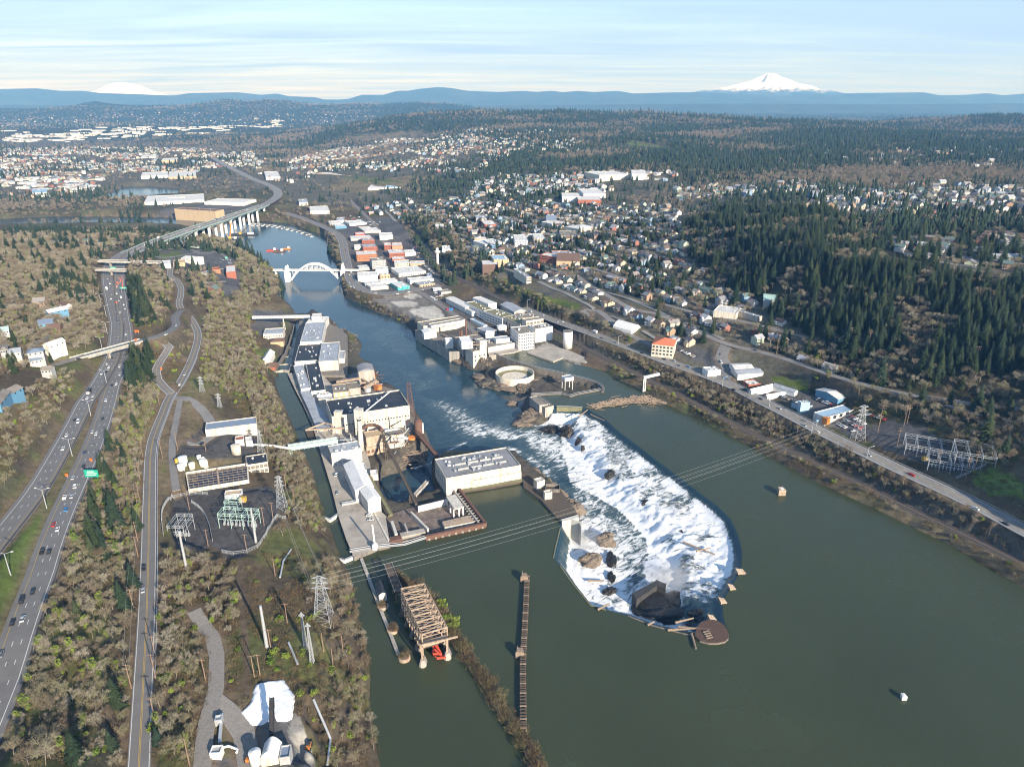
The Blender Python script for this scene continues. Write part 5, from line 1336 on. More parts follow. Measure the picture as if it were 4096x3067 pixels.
t,a,u,v,L,dep=B(FM,(295,740),(580,688),(262,668),15,2,'white_wall','grey_roof','white three-storey mill building with windows beside the canal bridge','mill_hall',vents=4,win=[('f',2,6,3.4,2.2,5.5,4.6,'grey_wall'),('l',2,3,2.4,2.0,5.5,4.6,'grey_wall')])
# white sheds
B(FM,(522,1092),(690,1046),(415,850),14,0,'clean_white','clean_white','long white gabled shed on the mill quay','shed',kind='gable',rise=3.2,axis='v')
B(FM,(640,1190),(762,1160),(573,1095),14,-2,'white_wall','clean_white','shorter white gabled shed joined to the end of the long one','shed',kind='gable',rise=3.0,axis='v')
B(FM,(560,905),(628,885),(540,835),13,0,'white_wall','clean_white','white side wing on the far end of the long shed','shed')
t,a,u,v,L,dep=B(FM,(668,945),(738,935),(660,900),9,3.5,'cream_wall','clean_white','small cream hut on stilts above the tailrace','hut')
for k in range(4):
 q=a+u*(L*(0.1+0.8*(k % 2)))+v*(dep*(0.1+0.8*(k//2))); part(t,'stilt',MB().bar((q.x,q.y,-15),(q.x,q.y,3.6),0.5),M('timber'))
# conveyors over the tailrace
def conveyor(label,a,b,w,m,legs=()):
 t=thing('conveyor',label,'conveyor',a)
 part(t,'gallery',MB().bar(a,b,w,w*0.8),M(m)); n=int((Vector(b)-Vector(a)).length/4)
 mb=MB()
 for s in (-1,1):
  for k in range(n):
   p=Vector(a).lerp(Vector(b),k/n); q=Vector(a).lerp(Vector(b),(k+1)/n); d=(q-p).normalized(); sx=Vector((d.y,-d.x,0))*(w*0.62*s)
   mb.bar(p+sx+Vector((0,0,-w*0.5)),q+sx+Vector((0,0,w*0.6)),0.22); mb.bar(p+sx+Vector((0,0,w*0.6)),q+sx+Vector((0,0,w*0.6)),0.22)
 part(t,'truss',mb,M(m),kind='stuff')
 for f,z in legs:
  p=Vector(a).lerp(Vector(b),f)
  part(t,'trestle',MB().bar((p.x-1.5,p.y,z),(p.x,p.y,p.z),0.5).bar((p.x+1.5,p.y,z),(p.x,p.y,p.z),0.5),M(m))
conveyor('long dark inclined conveyor from the boiler house across the tailrace',PF(FM,(775,570),15),PF(FM,(1100,1222),8),1.8,'timber',((0.12,-12),(0.83,-14)))
conveyor('yellowish truss conveyor beside the white sheds',PF(FM,(650,945),7),PF(FM,(862,1325),4),2.2,'moss_roof',((0.9,-14),(0.5,-15)))
conveyor('short grey conveyor leaning up to the powerhouse',PF(FM,(1088,1140),2),PF(FM,(1205,1010),8),2.2,'concrete')
for k in range(3): pipe('fallen_gallery',('grey fallen conveyor section in the tailrace, leftmost','grey fallen conveyor section in the tailrace, middle one','grey fallen conveyor section in the tailrace, rightmost')[k],'conveyor',[PF(FM,(885+55*k,1290+15*k),-10),PF(FM,(955+40*k,1190+10*k),-3)],1,'concrete',box=True,w=2.6,h=1.6)
# rusty truss gallery and tower at the river
conveyor('dark rusty arched truss gallery between the mill and the powerhouse',PF(FM,(1105,545),3),PF(FM,(1300,775),1),3.0,'rust',((0.15,-14),(0.85,-14)))
q=PF(FM,(1065,430),-6); t=thing('lattice_tower','rusty lattice tower at the river corner of the black-roofed hall','tower',q)
lattice(t,q,(q[0]-2,q[1],34),6.5,2.6,9,0.2,M('rust'))
q=PF(FM,(1118,430),12); cyl('silo','brown ribbed silo behind the rusty truss gallery','silo',q[0],q[1],-10,12,3.6,'rust',cone=1.6)
q=PF(FM,(1155,455),8); cyl('silo','slim white stack beside the brown silo','stack',q[0],q[1],-12,8,1.2,'clean_white')
q=PF(FM,(1058,585),0); cyl('tank','orange tank below the cream turbine hall','tank',q[0],q[1],-9,0,3.6,'orange_steel')
q=PF(FM,(1010,590),-1); cyl('tank','white tank left of the small orange one','tank',q[0],q[1],-9,-1,2.8,'clean_white')
# rusty gantry on the canal side
t=thing('gantry','rust-coloured steel gantry reaching over the canal','gantry',PF(FM,(265,600),3))
for pts in ([(50,520),(235,450),(300,470)],[(50,520),(240,510),(420,500)]):
 mb=MB(); w=[PF(FM,s,13) for s in pts]
 for p,q in zip(w[:-1],w[1:]): mb.bar(p,q,0.9,1.2)
 part(t,'jib',mb,M('pale_rust'))
for s in ((235,520),(300,480),(240,600),(300,590)):
 p=PF(FM,s,12); part(t,'leg',MB().bar((p[0],p[1],2),p,0.6),M('pale_rust'))
poly_things('barge','dark moored barge in the canal below the gantry','barge',FM,[(45,520),(120,505),(170,605),(90,630)],1.5,-1,'dark_steel','timber')
# powerhouse and its dock
t,a,u,v,L,dep=B(FP,(197,975),(905,850),(66,797),14,-3,'cream_wall','dirty_roof','long pale powerhouse with flat grey roof and skylights at the falls','powerhouse',vents=22,par=1.0,win=[('l',1,5,2.4,7.0,6,4,'grey_wall'),('f',1,12,1.2,0.9,12,3,'grey_wall')])
for k in range(8):
 q=a+u*(L*(0.28+0.17*(k//2)))+v*(dep*(0.32+0.25*(k % 2)))
 part(t,'skylight',MB().box((q.x,q.y,13.1),(9,1.6,1.0),math.atan2(u.y,u.x)),M('pale_concrete'))
poly_things('dock_shed','low cream lean-to along the front of the powerhouse','shed',FP,[(432,995),(500,950),(912,878),(912,915),(450,1000)],8,-2,'cream_wall','gravel_roof')
poly_things('dock','mossy timber dock along the front of the powerhouse','dock',FP,[(250,1075),(900,930),(935,985),(930,1005),(350,1100)],1.8,-6,'timber','moss_roof')
poly_things('dock','dark deck running from the powerhouse to the white spillway','dock',FP,[(915,930),(950,910),(1150,1000),(1275,1075),(1450,1320),(1290,1365),(1240,1340),(1100,1180),(935,1060)],2.0,-14,'dark_concrete','timber')
B(FP,(1060,1010),(1135,990),(1050,975),9,2,'cream_wall','pale_concrete','narrow cream gatehouse on the dark deck, farther of two','gatehouse')
B(FP,(1135,1115),(1205,1105),(1130,1090),8,2,'cream_wall','pale_concrete','small cream gatehouse on the dark deck, nearer of two','gatehouse')
B(FP,(1140,1075),(1275,1080),(1130,1025),5,-4,'dark_concrete','timber','dark open-topped concrete chamber beside the gatehouses','chamber',par=2.5)
poly_things('dam_wall','pale concrete end wall at the head of the white spillway','wall',FP,[(1285,1365),(1450,1318),(1455,1345),(1400,1360),(1485,1390),(1480,1440),(1462,1400),(1380,1368),(1300,1378)],3.2,-13,'pale_concrete')
# derelict basins
poly_things('basin_floor','ruined brown floor inside the roofless dock basin','floor',FM,[(770,1340),(1115,1230),(1385,1168),(1480,1090),(1700,1390),(1190,1500),(1180,1545),(840,1570)],-1.0,-13,'dark_concrete','ruin_floor')
WALLS=[('rust-topped quay wall facing the upper pool',[(1185,1520),(1755,1395)],3.6,2.2,'rust'),('rust-topped wall walk beside the open pool',[(1755,1395),(1510,1072)],3.6,2.0,'rust'),('grey inner basin wall with buttresses',[(1690,1388),(1450,1078)],2.6,1.2,'concrete'),
         ('white parapet wall on the far side of the basin',[(1115,1240),(1385,1175)],4.0,0.9,'white_wall'),('concrete wall down the middle of the basin ruins',[(1050,1290),(1210,1450)],3.4,1.5,'pale_concrete'),('broken concrete wall in the basin ruins',[(870,1380),(910,1500)],4.0,2.0,'pale_concrete'),
         ('short concrete wall in the basin ruins',[(990,1400),(1020,1480)],3.0,1.2,'concrete'),('concrete wall by the parking edge of the basin',[(705,1300),(840,1560)],3.6,1.4,'pale_concrete'),('slab-topped wall at the pool edge of the basin',[(950,1510),(1180,1465)],2.5,5.0,'deck_concrete')]
for lb,pp,z,w,m in WALLS:
 p=[PF(FM,s,z) for s in pp]
 solo('quay_wall',lb,'wall',MB().strip(p,w,z+7),M(m),p[0])
poly_things('slab','raised grey and rust slab inside the basin','slab',FM,[(1345,1385),(1600,1325),(1650,1385),(1370,1440)],2.2,-2,'pale_concrete','pale_rust')
poly_things('slab','rusty red plate at the edge of the parking lot','slab',FM,[(832,1535),(950,1512),(968,1545),(850,1575)],3.4,-2,'rust')
t=thing('canopy','pale concrete canopy on columns inside the basin','canopy',PF(FM,(1390,1170),-1))
cp=[PF(FM,s,7)[:2] for s in ((1385,1152),(1470,1128),(1550,1245),(1460,1270))]
part(t,'roof',MB().prism(cp,6.3,7.2),M('pale_concrete'))
for i in range(4):
 for f in (0.08,0.5):
  p=Vector(cp[i]).lerp(Vector(cp[(i+1) % 4]),f); part(t,'column',MB().box((p.x,p.y,-1),(0.9,0.9,7.3)),M('clean_white'))
for k in range(9):
 p=PF(FM,(1215+63*k,1548-14*k),0.5); tag(link('fender_pier',MB().box((0,0,-5),(3.2,2.6,6.5)).mesh('fender_pier',[M('concrete')]),None,(p[0],p[1],0),-0.2),'stubby concrete pier along the rust-topped quay wall','pier','piers along the quay wall')
for k in range(12):
 p=PF(FM,(1500+16*k,1110+23*k),3); tag(link('wall_frame',MB().bar((-3,0,0),(3,0,0.6),0.5).mesh('wall_frame',[M('concrete')]),None,(p[0],p[1],1.6),0.1),'concrete cross beam between the two basin walls','beam','cross beams of the basin wall')
poly_things('rock_shore','brown earth shore with stranded logs below the boiler house','shore',FM,[(600,760),(760,740),(990,700),(1200,740),(1050,790),(960,860),(800,900),(640,900)],-8,-15,'pale_rock','pale_rock',kind='structure')
# gangway along the pool
t=thing('gangway','white railed gangway along the pool edge of the mill','gangway',PF(FM,(490,1650),3))
gp=[PF(FM,s,3.2) for s in ((470,1668),(730,1625),(990,1598),(1190,1535))]
part(t,'deck',MB().strip(gp,2.0,0.4),M('grey_wall'))
for s in (-1,1): part(t,'railing',MB().strip(lift(offs(gp,s*1.0),1.1),0.12,0.15),M('clean_white'))
for f,lb,pp in ((FM,'white lock gate across the canal beside the long quay',[(208,1340),(285,1365),(362,1312)]),(FS_,'white guard lock gate where the canal meets the pool',[(1650,1400),(1720,1415),(1808,1378)])):
 p=[PF(f,s,2.2) for s in pp]; t=thing('lock_gate',lb,'lock gate',p[0])
 for a_,b_ in zip(p[:-1],p[1:]):
  part(t,'leaf',MB().bar((a_[0],a_[1],-0.6),(b_[0],b_[1],-0.6),1.3,5.4),M('clean_white')); part(t,'railing',MB().bar((a_[0],a_[1],3.2),(b_[0],b_[1],3.2),0.2,0.2),M('galvanised'))
conv=conveyor('grey footbridge from the canal lane to the white shed',PF(FM,(395,1225),4),PF(FM,(560,1195),4),1.8,'galvanised')
q=PF(FS_,(1993,1315),3.2); t=thing('jib_crane','small white jib crane on the concrete lot by the pool','crane',q)
part(t,'base',MB().box((q[0],q[1],3.0),(3,3,4)),M('clean_white')); part(t,'mast',MB().bar((q[0],q[1],7),(q[0]-1.5,q[1]+4,20),0.9),M('clean_white'))
# pipe bridge over the canal
a_,b_=PF(FS_,(1222,425),22),PF(FS_,(1655,358),19)
conveyor('pale green pipe bridge crossing the canal to the mill',a_,b_,4.0,'green_steel',((0.02,8),(0.06,8)))
pipe('pipe_run','white pipes on top of the canal pipe bridge','pipe',[(a_[0],a_[1],a_[2]+2.4),(b_[0],b_[1],b_[2]+2.4)],0.5,'clean_white')
pipe('pipe_run','white pipe run coming from the tank farm to the canal bridge','pipe',[PF(FS_,(850,400),27),PF(FS_,(930,392),27),PF(FS_,(1100,405),25),PF(FS_,(1225,425),24)],0.7,'clean_white',box=True)
# lower locks: four chambers stepping down
LK=[(1130,1488),(1142,1455),(1163,1415),(1178,1370),(1190,1320),(1200,1275)]
lz_=[-1.5,-4,-6.5,-9,-11.5]
for k in range(5):
 a_,b_=Vector(P(*LK[k],0)),Vector(P(*LK[k+1],0))
 o=structure('lock_water',MB().strip([(a_.x,a_.y,lz_[k]),(b_.x,b_.y,lz_[k])],15).mesh('lock_water',[W_UP]))
 t=thing('lock_chamber','concrete lock chamber in the flight beside the mill, number %s from the top' % ('one','two','three','four','five')[k],'lock',(a_.x,a_.y,-12))
 for s in (-1,1): part(t,'wall',MB().strip(offs([(a_.x,a_.y,lz_[k]+4.0),(b_.x,b_.y,lz_[k]+4.0)],s*8.2),2.2,14),M('dark_concrete'))
 d=(b_-a_).normalized(); n_=Vector((-d.y,d.x,0))*7.5
 g=a_+d*4; e=a_
 part(t,'gate',MB().bar((a_-n_)[:2]+(lz_[k]+0.5,),(g.x,g.y,lz_[k]+0.5),1.0,5.0).bar((a_+n_)[:2]+(lz_[k]+0.5,),(g.x,g.y,lz_[k]+0.5),1.0,5.0),M('concrete'))
# lock side buildings
B(F5,(225,745),(400,735),(245,695),10,0,'cream_wall','grey_roof','cream two-storey lock office with solar panels on its roof','lock_office',win=[('f',2,8,1.4,1.2,3,3.4)])
B(F5,(290,815),(405,808),(285,785),4,-3,'tan_wall','brown_roof','small brown-roofed house below the lock office','house',kind='hip',rise=3)
B(F5,(205,985),(265,1010),(255,905),8,1,'white_wall','white_roof','white steep-roofed barn beside the locks','barn',kind='gable',rise=4,axis='v')
B(F5,(270,1040),(335,1035),(285,1000),6,0,'brick','brown_roof','small red house at the head of the locks','house',kind='gable',rise=3)
conveyor('white footbridge over the locks on a single pier',PF(F5,(130,598),17),PF(F5,(640,588),14),3.0,'clean_white',((0.53,-4),))
pipe('gangway','white bent gangway on the shore below the arch bridge','gangway',[PF(F5,(275,398),-4),PF(F5,(375,408),-8),PF(F5,(360,450),-10),PF(F5,(400,490),-10)],1,'galvanised',box=True,w=2.2,h=0.8)
# pipework and walkways crowding the boiler house and the tailrace
_cr2=np.random.default_rng(77)
t=thing('pipework','tangle of rusty pipes and walkways round the boiler house','pipework',PF(FM,(700,640),-4))
for k in range(46):
 x,y=_cr2.uniform(330,1000),_cr2.uniform(480,760); z=_cr2.uniform(2,15) if y<660 else _cr2.uniform(-4,6); a=Vector(PF(FM,(x,y),z)); d=Vector(((1,0.1,0),(0.2,1,0),(0,0,1))[k % 3])*_cr2.uniform(4,15)
 part(t,'pipe' if k % 4 else 'walkway',MB().bar(a,a+d,0.5 if k % 4 else 1.3,0.5),M(('rust','pale_rust','galvanised','dark_steel','clean_white')[k % 5]))
t=thing('pipework','tangle of pale pipes round the orange tanks','pipework',PF(F5,(1160,1180),-4))
for k in range(26):
 x,y=_cr2.uniform(1060,1260),_cr2.uniform(1090,1240); a=Vector(PF(F5,(x,y),_cr2.uniform(-4,9))); d=Vector(((1,0.1,0),(0.2,1,0),(0,0,1))[k % 3])*_cr2.uniform(3,11)
 part(t,'pipe',MB().bar(a,a+d,0.55),M(('rust','pale_rust','galvanised','orange_steel')[k % 4]))
t=thing('dock_clutter','rusty davits and pipes along the powerhouse dock','pipework',PF(FP,(600,1000),2))
for k in range(26):
 f=_cr2.uniform(0,1); a=Vector(PF(FP,(330+560*f,1055-115*f),2)); d=Vector(((0.3,0.2,3),(5,0.8,0.4),(-3,1,4))[k % 3]); part(t,'davit' if k % 3 !=1 else 'pipe',MB().bar(a,a+d,0.35),M(('rust','pale_rust','dark_steel')[k % 3]))
# ---------------------------------------------------- the closed mill and works on the other bank
poly_things('wharf','dark wharf on piles along the closed white mill','wharf',FE,[(132,705),(200,690),(480,760),(560,830),(560,900),(435,890),(300,800)],2.0,-14,'concrete','dark_concrete')
B(FE,(208,672),(578,612),(183,632),12,0,'cream_wall','gravel_roof','long weathered mill warehouse at the river edge','mill_hall',win=[('f',1,14,2.2,1.8,7,3,'grey_wall')])
B(FE,(280,668),(560,620),(260,650),15,11,'white_wall','gravel_roof','raised roof monitor along the weathered warehouse','roof_monitor')
B(FE,(212,738),(322,728),(205,706),9,1,'clean_white','clean_white','small white gabled shed on the wharf','shed',kind='gable',rise=2.2,axis='v')
B(FE,(405,800),(470,795),(400,778),13,0,'clean_white','clean_white','white box tower on the wharf','tower_block')
B(FE,(645,898),(765,872),(553,868),11,-10,'pale_concrete','dark_concrete','blunt concrete mill block standing on legs at the rocks','mill_block',vents=3,win=[('f',2,3,2.0,1.8,-1,5,'glass')])
B(FE,(555,830),(770,800),(490,770),14,-4,'concrete','dark_concrete','long concrete block behind the blunt one','mill_block',vents=4)
B(FE,(545,815),(637,795),(520,768),22,13,'clean_white','clean_white','white metal penthouse on the concrete mill block','penthouse')
B(FE,(705,805),(765,795),(688,783),22,0,'pale_concrete','concrete','square concrete tower behind the blunt mill block','tower_block')
for lb,s,z1,r,m in (('left of two short rusty stacks',(530,712),22,1.5,'rust'),('right of two short rusty stacks',(543,708),23,1.4,'rust'),('tall thin rusty stack in the middle of the closed mill',(583,620),34,1.2,'rust')):
 q=PF(FE,s,z1); cyl('stack',lb,'stack',q[0],q[1],1,z1,r,m)
t=thing('pipe_rack','orange rusty pipe rack between penthouse and concrete tower','pipe rack',PF(FE,(660,820),14))
for k in range(4):
 a_,b_=PF(FE,(625+5*k,805+12*k),17+k),PF(FE,(735,790+14*k),17+k); part(t,'pipe',MB().bar(a_,b_,0.7),M('pale_rust' if k % 2 else 'rust'))
B(FE,(782,862),(1060,812),(768,800),8,0,'white_wall','gravel_roof','long low white mill building with bright wall facing the lagoon','mill_hall',vents=7,win=[('f',1,5,3,3,2.5,3,'grey_wall')])
B(FE,(850,790),(970,778),(845,765),13,6,'clean_white','grey_roof','white rooftop block with a dark emblem wall','mill_hall')
B(FE,(1050,742),(1172,714),(978,682),22,0,'clean_white','gravel_roof','five-storey white mill building reflected in the lagoon','mill_hall',vents=3,win=[('f',5,7,1.7,1.7,3.2,4,'glass'),('l',4,8,1.6,1.5,4,4,'glass')])
B(FE,(1200,698),(1352,674),(1135,668),19,0,'clean_white','gravel_roof','broad white mill building with grey vented roof','mill_hall',vents=9)
B(FE,(1118,628),(1270,606),(1095,605),23,2,'cream_wall','gravel_roof','tall cream mill block with open loading bays on top','mill_hall',win=[('f',1,5,4,3,19,3,'dark_concrete')])
q=PF(FE,(1258,768),4); t=thing('sphere_tank','rusty orange ball tank against the broad white building','tank',(q[0],q[1],0))
part(t,'shell',MB().lathe((q[0],q[1],4.5),[(4*math.sin(math.pi*(k+0.3)/12.6),-4*math.cos(math.pi*(k+0.3)/12.6)) for k in range(13)],16),M('pale_rust'),True)
for k in range(4): part(t,'leg',MB().bar((q[0]+2.4*math.cos(k*1.57),q[1]+2.4*math.sin(k*1.57),0),(q[0]+2.6*math.cos(k*1.57),q[1]+2.6*math.sin(k*1.57),3),0.4),M('rust'))
q=PF(FE,(900,670),8); cyl('tank','white round tank with shallow cone roof inside the closed mill','tank',q[0],q[1],1,8,6.5,'clean_white',cone=2)
B(FE,(738,537),(905,602),(800,495),15,1,'clean_white','moss_roof','long three-storey white mill wing with rows of windows','mill_hall',vents=12,win=[('f',3,12,2.2,1.5,4,3.6,'glass')])
B(FE,(905,592),(1062,655),(965,558),16,1,'concrete','moss_roof','mill wing with tall dark bays beside the white one','mill_hall',vents=8,win=[('f',1,6,2.6,9,7,3,'glass')])
B(FE,(1000,590),(1160,600),(1050,555),14,1,'concrete','gravel_roof','low brown-roofed mill wing below the highway','mill_hall',vents=4)
B(FE,(582,462),(738,545),(655,435),13,1,'clean_white','moss_roof','white mill wing with green-brown roof','mill_hall',vents=5,win=[('f',2,9,2,1.4,4.5,4,'glass')])
B(FE,(643,420),(782,478),(700,402),17,8,'clean_white','white_roof','white upper storey block on the mill wing','mill_hall',win=[('f',1,8,1.6,1.3,14,3)])
B(FE,(405,425),(575,510),(445,398),9,1,'white_wall','white_roof','long white shed with pale green roof panel at the mill entrance','shed',kind='gable',rise=1.5)
B(FE,(560,505),(635,545),(600,480),8,1,'clean_white','white_roof','short white shed in line with the long one','shed')
B(FE,(888,482),(1010,548),(965,455),12,2,'grey_wall','grey_roof','grey gabled mill shed close to the highway','shed',kind='gable',rise=3)
B(FE,(620,608),(740,668),(650,602),6,1,'clean_white','blue_roof','narrow pale canopy roof inside the closed mill','canopy')
B(FE,(680,690),(760,725),(760,665),7,1,'grey_wall','grey_roof','low blue-grey roofed shed inside the closed mill','shed')
B(FE,(757,745),(825,735),(775,712),9,1,'clean_white','clean_white','little white gabled hut inside the closed mill','hut',kind='gable',rise=2)
B(FE,(365,372),(455,362),(370,350),7,2,'grey_wall','gravel_roof','flat grey hut at the corner of the railway','hut')
q=PF(FE,(1487,715),23); t=cyl('silo','tall white cylindrical tank standing between lagoon and railway','tank',q[0],q[1],1,23,5.8,'clean_white',cap='dark_concrete',n=32)
poly_things('slab','broad bare concrete slab at the edge of the lagoon','slab',FE,[(1122,905),(1190,870),(1330,850),(1480,880),(1700,975),(1640,1000),(1440,952),(1355,985)],1.6,-8,'concrete','deck_concrete')
poly_things('quay','concrete quay edge between the white mill and the lagoon','quay',FE,[(770,900),(1010,870),(1180,835),(1190,850),(1000,905),(860,925),(790,935)],1.4,-10,'concrete','deck_concrete')
# round clarifier
q=PF(FE,(1016,1082),0.5); t=thing('clarifier_tank','big round open concrete tank on the rock island','tank',(q[0],q[1],-7))
part(t,'wall',MB().lathe((q[0],q[1],0),[(22.0,-8),(22.0,0.5),(21.2,0.5),(21.2,-4.4)],64),M('cream_wall'))
part(t,'floor',MB().lathe((q[0],q[1],0),[(21.2,-5),(21.2,-4.2),(1,-4.8)],64),M('moss_roof'))
CLEAR.append((q[0],q[1],24))
def wall_line(name,label,f,pts,z,w,depth,m,cat='wall'):
 p=[tuple(v) for v in curve_pts([PF(f,s,z) for s in pts],5)]
 t=thing(name,label,cat,p[0]); part(t,'wall',MB().strip(p,w,depth),M(m))
 for s in (-1,1): part(t,'railing',MB().strip(lift(offs(p,s*w*0.45),1.0),0.12,0.25),M('galvanised'))
 return t
wall_line('dam_wall','long curving dam wall that closes off the lagoon',FE,[(835,915),(1000,975),(1200,1035),(1350,1070),(1540,1115),(1680,1150),(1760,1180),(1798,1215),(1792,1252)],1.4,2.6,9,'dark_concrete')
wall_line('dam_wall','lower crooked dam wall along the rocks below the lagoon',FE,[(1775,1232),(1560,1272),(1500,1292),(1430,1268),(1160,1278)],1.0,3.2,10,'dark_concrete')
wall_line('dam_wall','short dam wall down to the concrete box by the falls',FE,[(1225,1290),(1300,1345),(1335,1378)],1.0,3.0,10,'dark_concrete')
wall_line('gate_sill','flashboard sill with rusty gates at the top of the falls',FF,[(375,46),(450,46),(545,52)],0.6,1.2,5,'moss_roof')
t,a,u,v,L,dep=B(FE,(1460,1135),(1538,1122),(1452,1108),9,5,'clean_white','slate_blue_roof','white gatehouse on stilts with dark solar roof on the dam wall','gatehouse')
for k in range(4):
 q=a+u*(L*(0.08+0.84*(k % 2)))+v*(dep*(0.1+0.8*(k//2))); part(t,'stilt',MB().bar((q.x,q.y,-6),(q.x,q.y,5.2),0.5),M('clean_white'))
B(FE,(1235,1373),(1306,1358),(1145,1298),3,-11,'concrete','gravel_roof','low concrete box with flat brown roof beside the falls','intake_house')
B(FE,(1285,1395),(1360,1375),(1275,1370),2,-9,'concrete','dark_concrete','rough concrete stub wall between the box and the falls','intake_house')
t=thing('gantry','white gantry beam on two legs over the railway','gantry',PF(F25,(170,1235),4))
a_,b_=Vector(PF(F25,(165,1128),17)),Vector(PF(F25,(305,1096),19))
part(t,'beam',MB().bar(a_,b_,2.4,2.4),M('clean_white'))
for f in (0.03,0.14):
 p=a_.lerp(b_,f); part(t,'leg',MB().bar((p.x,p.y,1),p,1.0),M('clean_white'))
# ---------------------------------------------------- the lower town
TOWN=[((398,535),(660,522),(392,490),15,'orange_brick','white_roof','orange brick three-storey block with pale roof by the river street',[('f',3,12,1.3,1.7,6,3.6)]),
 ((592,612),(770,600),(585,572),17,'grey_wall','gravel_roof','grey four-storey block next to the orange brick one',[('f',3,8,1.2,1.5,6,3.6)]),
 ((372,432),(478,428),(368,405),9,'cream_wall','white_roof','low cream block behind the street trees',[]),((482,440),(660,430),(478,400),11,'brick','grey_roof','brown brick block with grey roof',[('f',1,8,1.4,1.6,7,3)]),
 ((325,328),(590,315),(322,298),8,'grey_wall','white_roof','long pale-roofed block of shops',[]),((468,352),(626,343),(460,326),9,'brick','grey_roof','small red brick block with shop windows',[('f',1,6,2,2,5,3)]),
 ((690,292),(858,286),(683,258),13,'clean_white','white_roof','white office block with ribbon windows',[('f',2,10,1.6,1.2,6,3.6)]),((748,414),(842,409),(738,378),13,'brick','white_roof','dark red brick block with arched windows',[('f',2,5,1.4,1.8,6,3.6)]),
 ((847,422),(980,414),(842,380),12,'orange_brick','white_roof','red brick hall with cream columns',[('f',1,6,2.0,6,7,3,'tan_wall')]),((812,517),(1012,509),(782,468),12,'brick','white_roof','long red brick block with white parapet',[('f',1,14,1.3,1.6,8,3)]),
 ((1014,508),(1150,500),(1000,476),11,'clean_white','white_roof','plain white block beside the long red brick one',[]),((850,592),(1016,584),(835,558),11,'brick','white_roof','narrow white-roofed block below the red brick one',[('f',1,10,1.3,1.6,7,3)]),
 ((880,642),(1072,634),(870,605),11,'cream_wall','white_roof','cream two-storey block with square windows',[('f',2,9,1.5,1.6,5,3.6)]),((1076,647),(1265,641),(1062,612),10,'tan_wall','white_roof','yellow-green fronted block with pale roof',[('f',1,10,2,1.5,6,3)]),
 ((932,772),(1275,738),(900,695),9,'white_wall','white_roof','large white-roofed market block',[('f',1,12,1.8,1.8,5,3)]),((640,720),(796,715),(630,686),14,'clean_white','white_roof','tall white block by the bridge end',[]),
 ((430,700),(560,690),(425,668),8,'grey_wall','white_roof','low block tucked beside the bridge approach',[]),((412,802),(665,790),(400,755),13,'clean_white','white_roof','large white block with curved front by the bridge approach',[('f',2,10,1.2,1.2,6,3.6)]),((700,792),(822,783),(690,765),12,'tan_wall','white_roof','tan block behind the large white one',[('f',1,3,2,2,8,3)]),
 ((512,908),(705,892),(560,866),8,'white_wall','white_roof','low white-roofed block above the curving street',[]),((578,948),(800,922),(545,905),8,'cream_wall','white_roof','low cream-fronted block with wide pale roof',[]),((692,872),(915,852),(668,846),8,'white_wall','white_roof','low block with white vents behind the mural',[]),
 ((918,940),(1075,924),(820,886),9,'teal_wall','white_roof','white-roofed block with a bright teal mural wall',[]),((1075,862),(1375,836),(1055,826),9,'clean_white','white_roof','long white shop block with vents on the roof',[]),((1195,918),(1392,892),(1120,880),8,'tan_wall','grey_roof','peach-fronted shop block with skylights',[('f',1,6,2,2,5,3)]),
 ((1285,800),(1355,798),(1282,765),8,'slate_blue_roof','slate_blue_roof','small dark blue-grey shed by the railway',[]),((1372,972),(1480,965),(1375,950),6,'white_wall','white_roof','small white shop under the dark conifer',[]),
 ((130,178),(272,170),(105,150),8,'blue_wall','white_roof','bright blue-walled shop at the far end of the river street',[]),((310,142),(525,126),(300,105),8,'clean_white','white_roof','long white shop in the far part of the town',[]),((452,206),(600,196),(445,180),8,'tan_wall','white_roof','low tan shop in the far part of the town',[]),
 ((500,237),(705,223),(495,200),9,'grey_wall','white_roof','grey shop with deep canopy in the far part of the town',[]),((385,277),(500,269),(380,252),7,'red_steel','white_roof','small bright red diner',[]),((60,142),(205,134),(40,108),8,'cream_wall','white_roof','low cream shop at the far end of the town',[]),
 ((145,100),(240,90),(150,62),9,'white_wall','grey_roof','white shop at the town end nearest the marina',[])]
for A_,B_,D_,z,w,r,lb,wn_ in TOWN: block(FD,A_,B_,D_,z,2,w,r,lb,'town_block',win=wn_,vents=4,group='blocks of the lower town')
# public lift tower on the bluff
q=PF(FD,(1428,655),8); t=thing('lift_tower','slim white public lift tower with round lookout deck at the bluff','tower',(q[0],q[1],6))
part(t,'shaft',MB().box((q[0],q[1],4),(3.6,3.6,25)),M('clean_white')); part(t,'lookout',MB().lathe((q[0],q[1],0),[(2.5,28),(5.6,30),(5.6,32),(5.2,32.5),(3,33)],24),M('clean_white')); part(t,'cap',MB().box((q[0],q[1],33),(3.6,3.6,5)),M('clean_white'))
part(t,'window_band',MB().lathe((q[0],q[1],0),[(5.7,30.6),(5.7,31.6)],24),M('glass'))
for k,c_ in enumerate(('red','blue','blue')):
 q=PF(FD,(1550+28*k,1228),3); tag(link('dumpster',MB().box((0,0,0),(2.6,6,2.4)).mesh('dumpster',[M('paint')]),None,(q[0],q[1],Hs(q[0],q[1])),0.1,color=CARCOL[c_]),('red container beside the two blue ones','blue container between the red and the blue one','blue container farthest from the river')[k],'container')
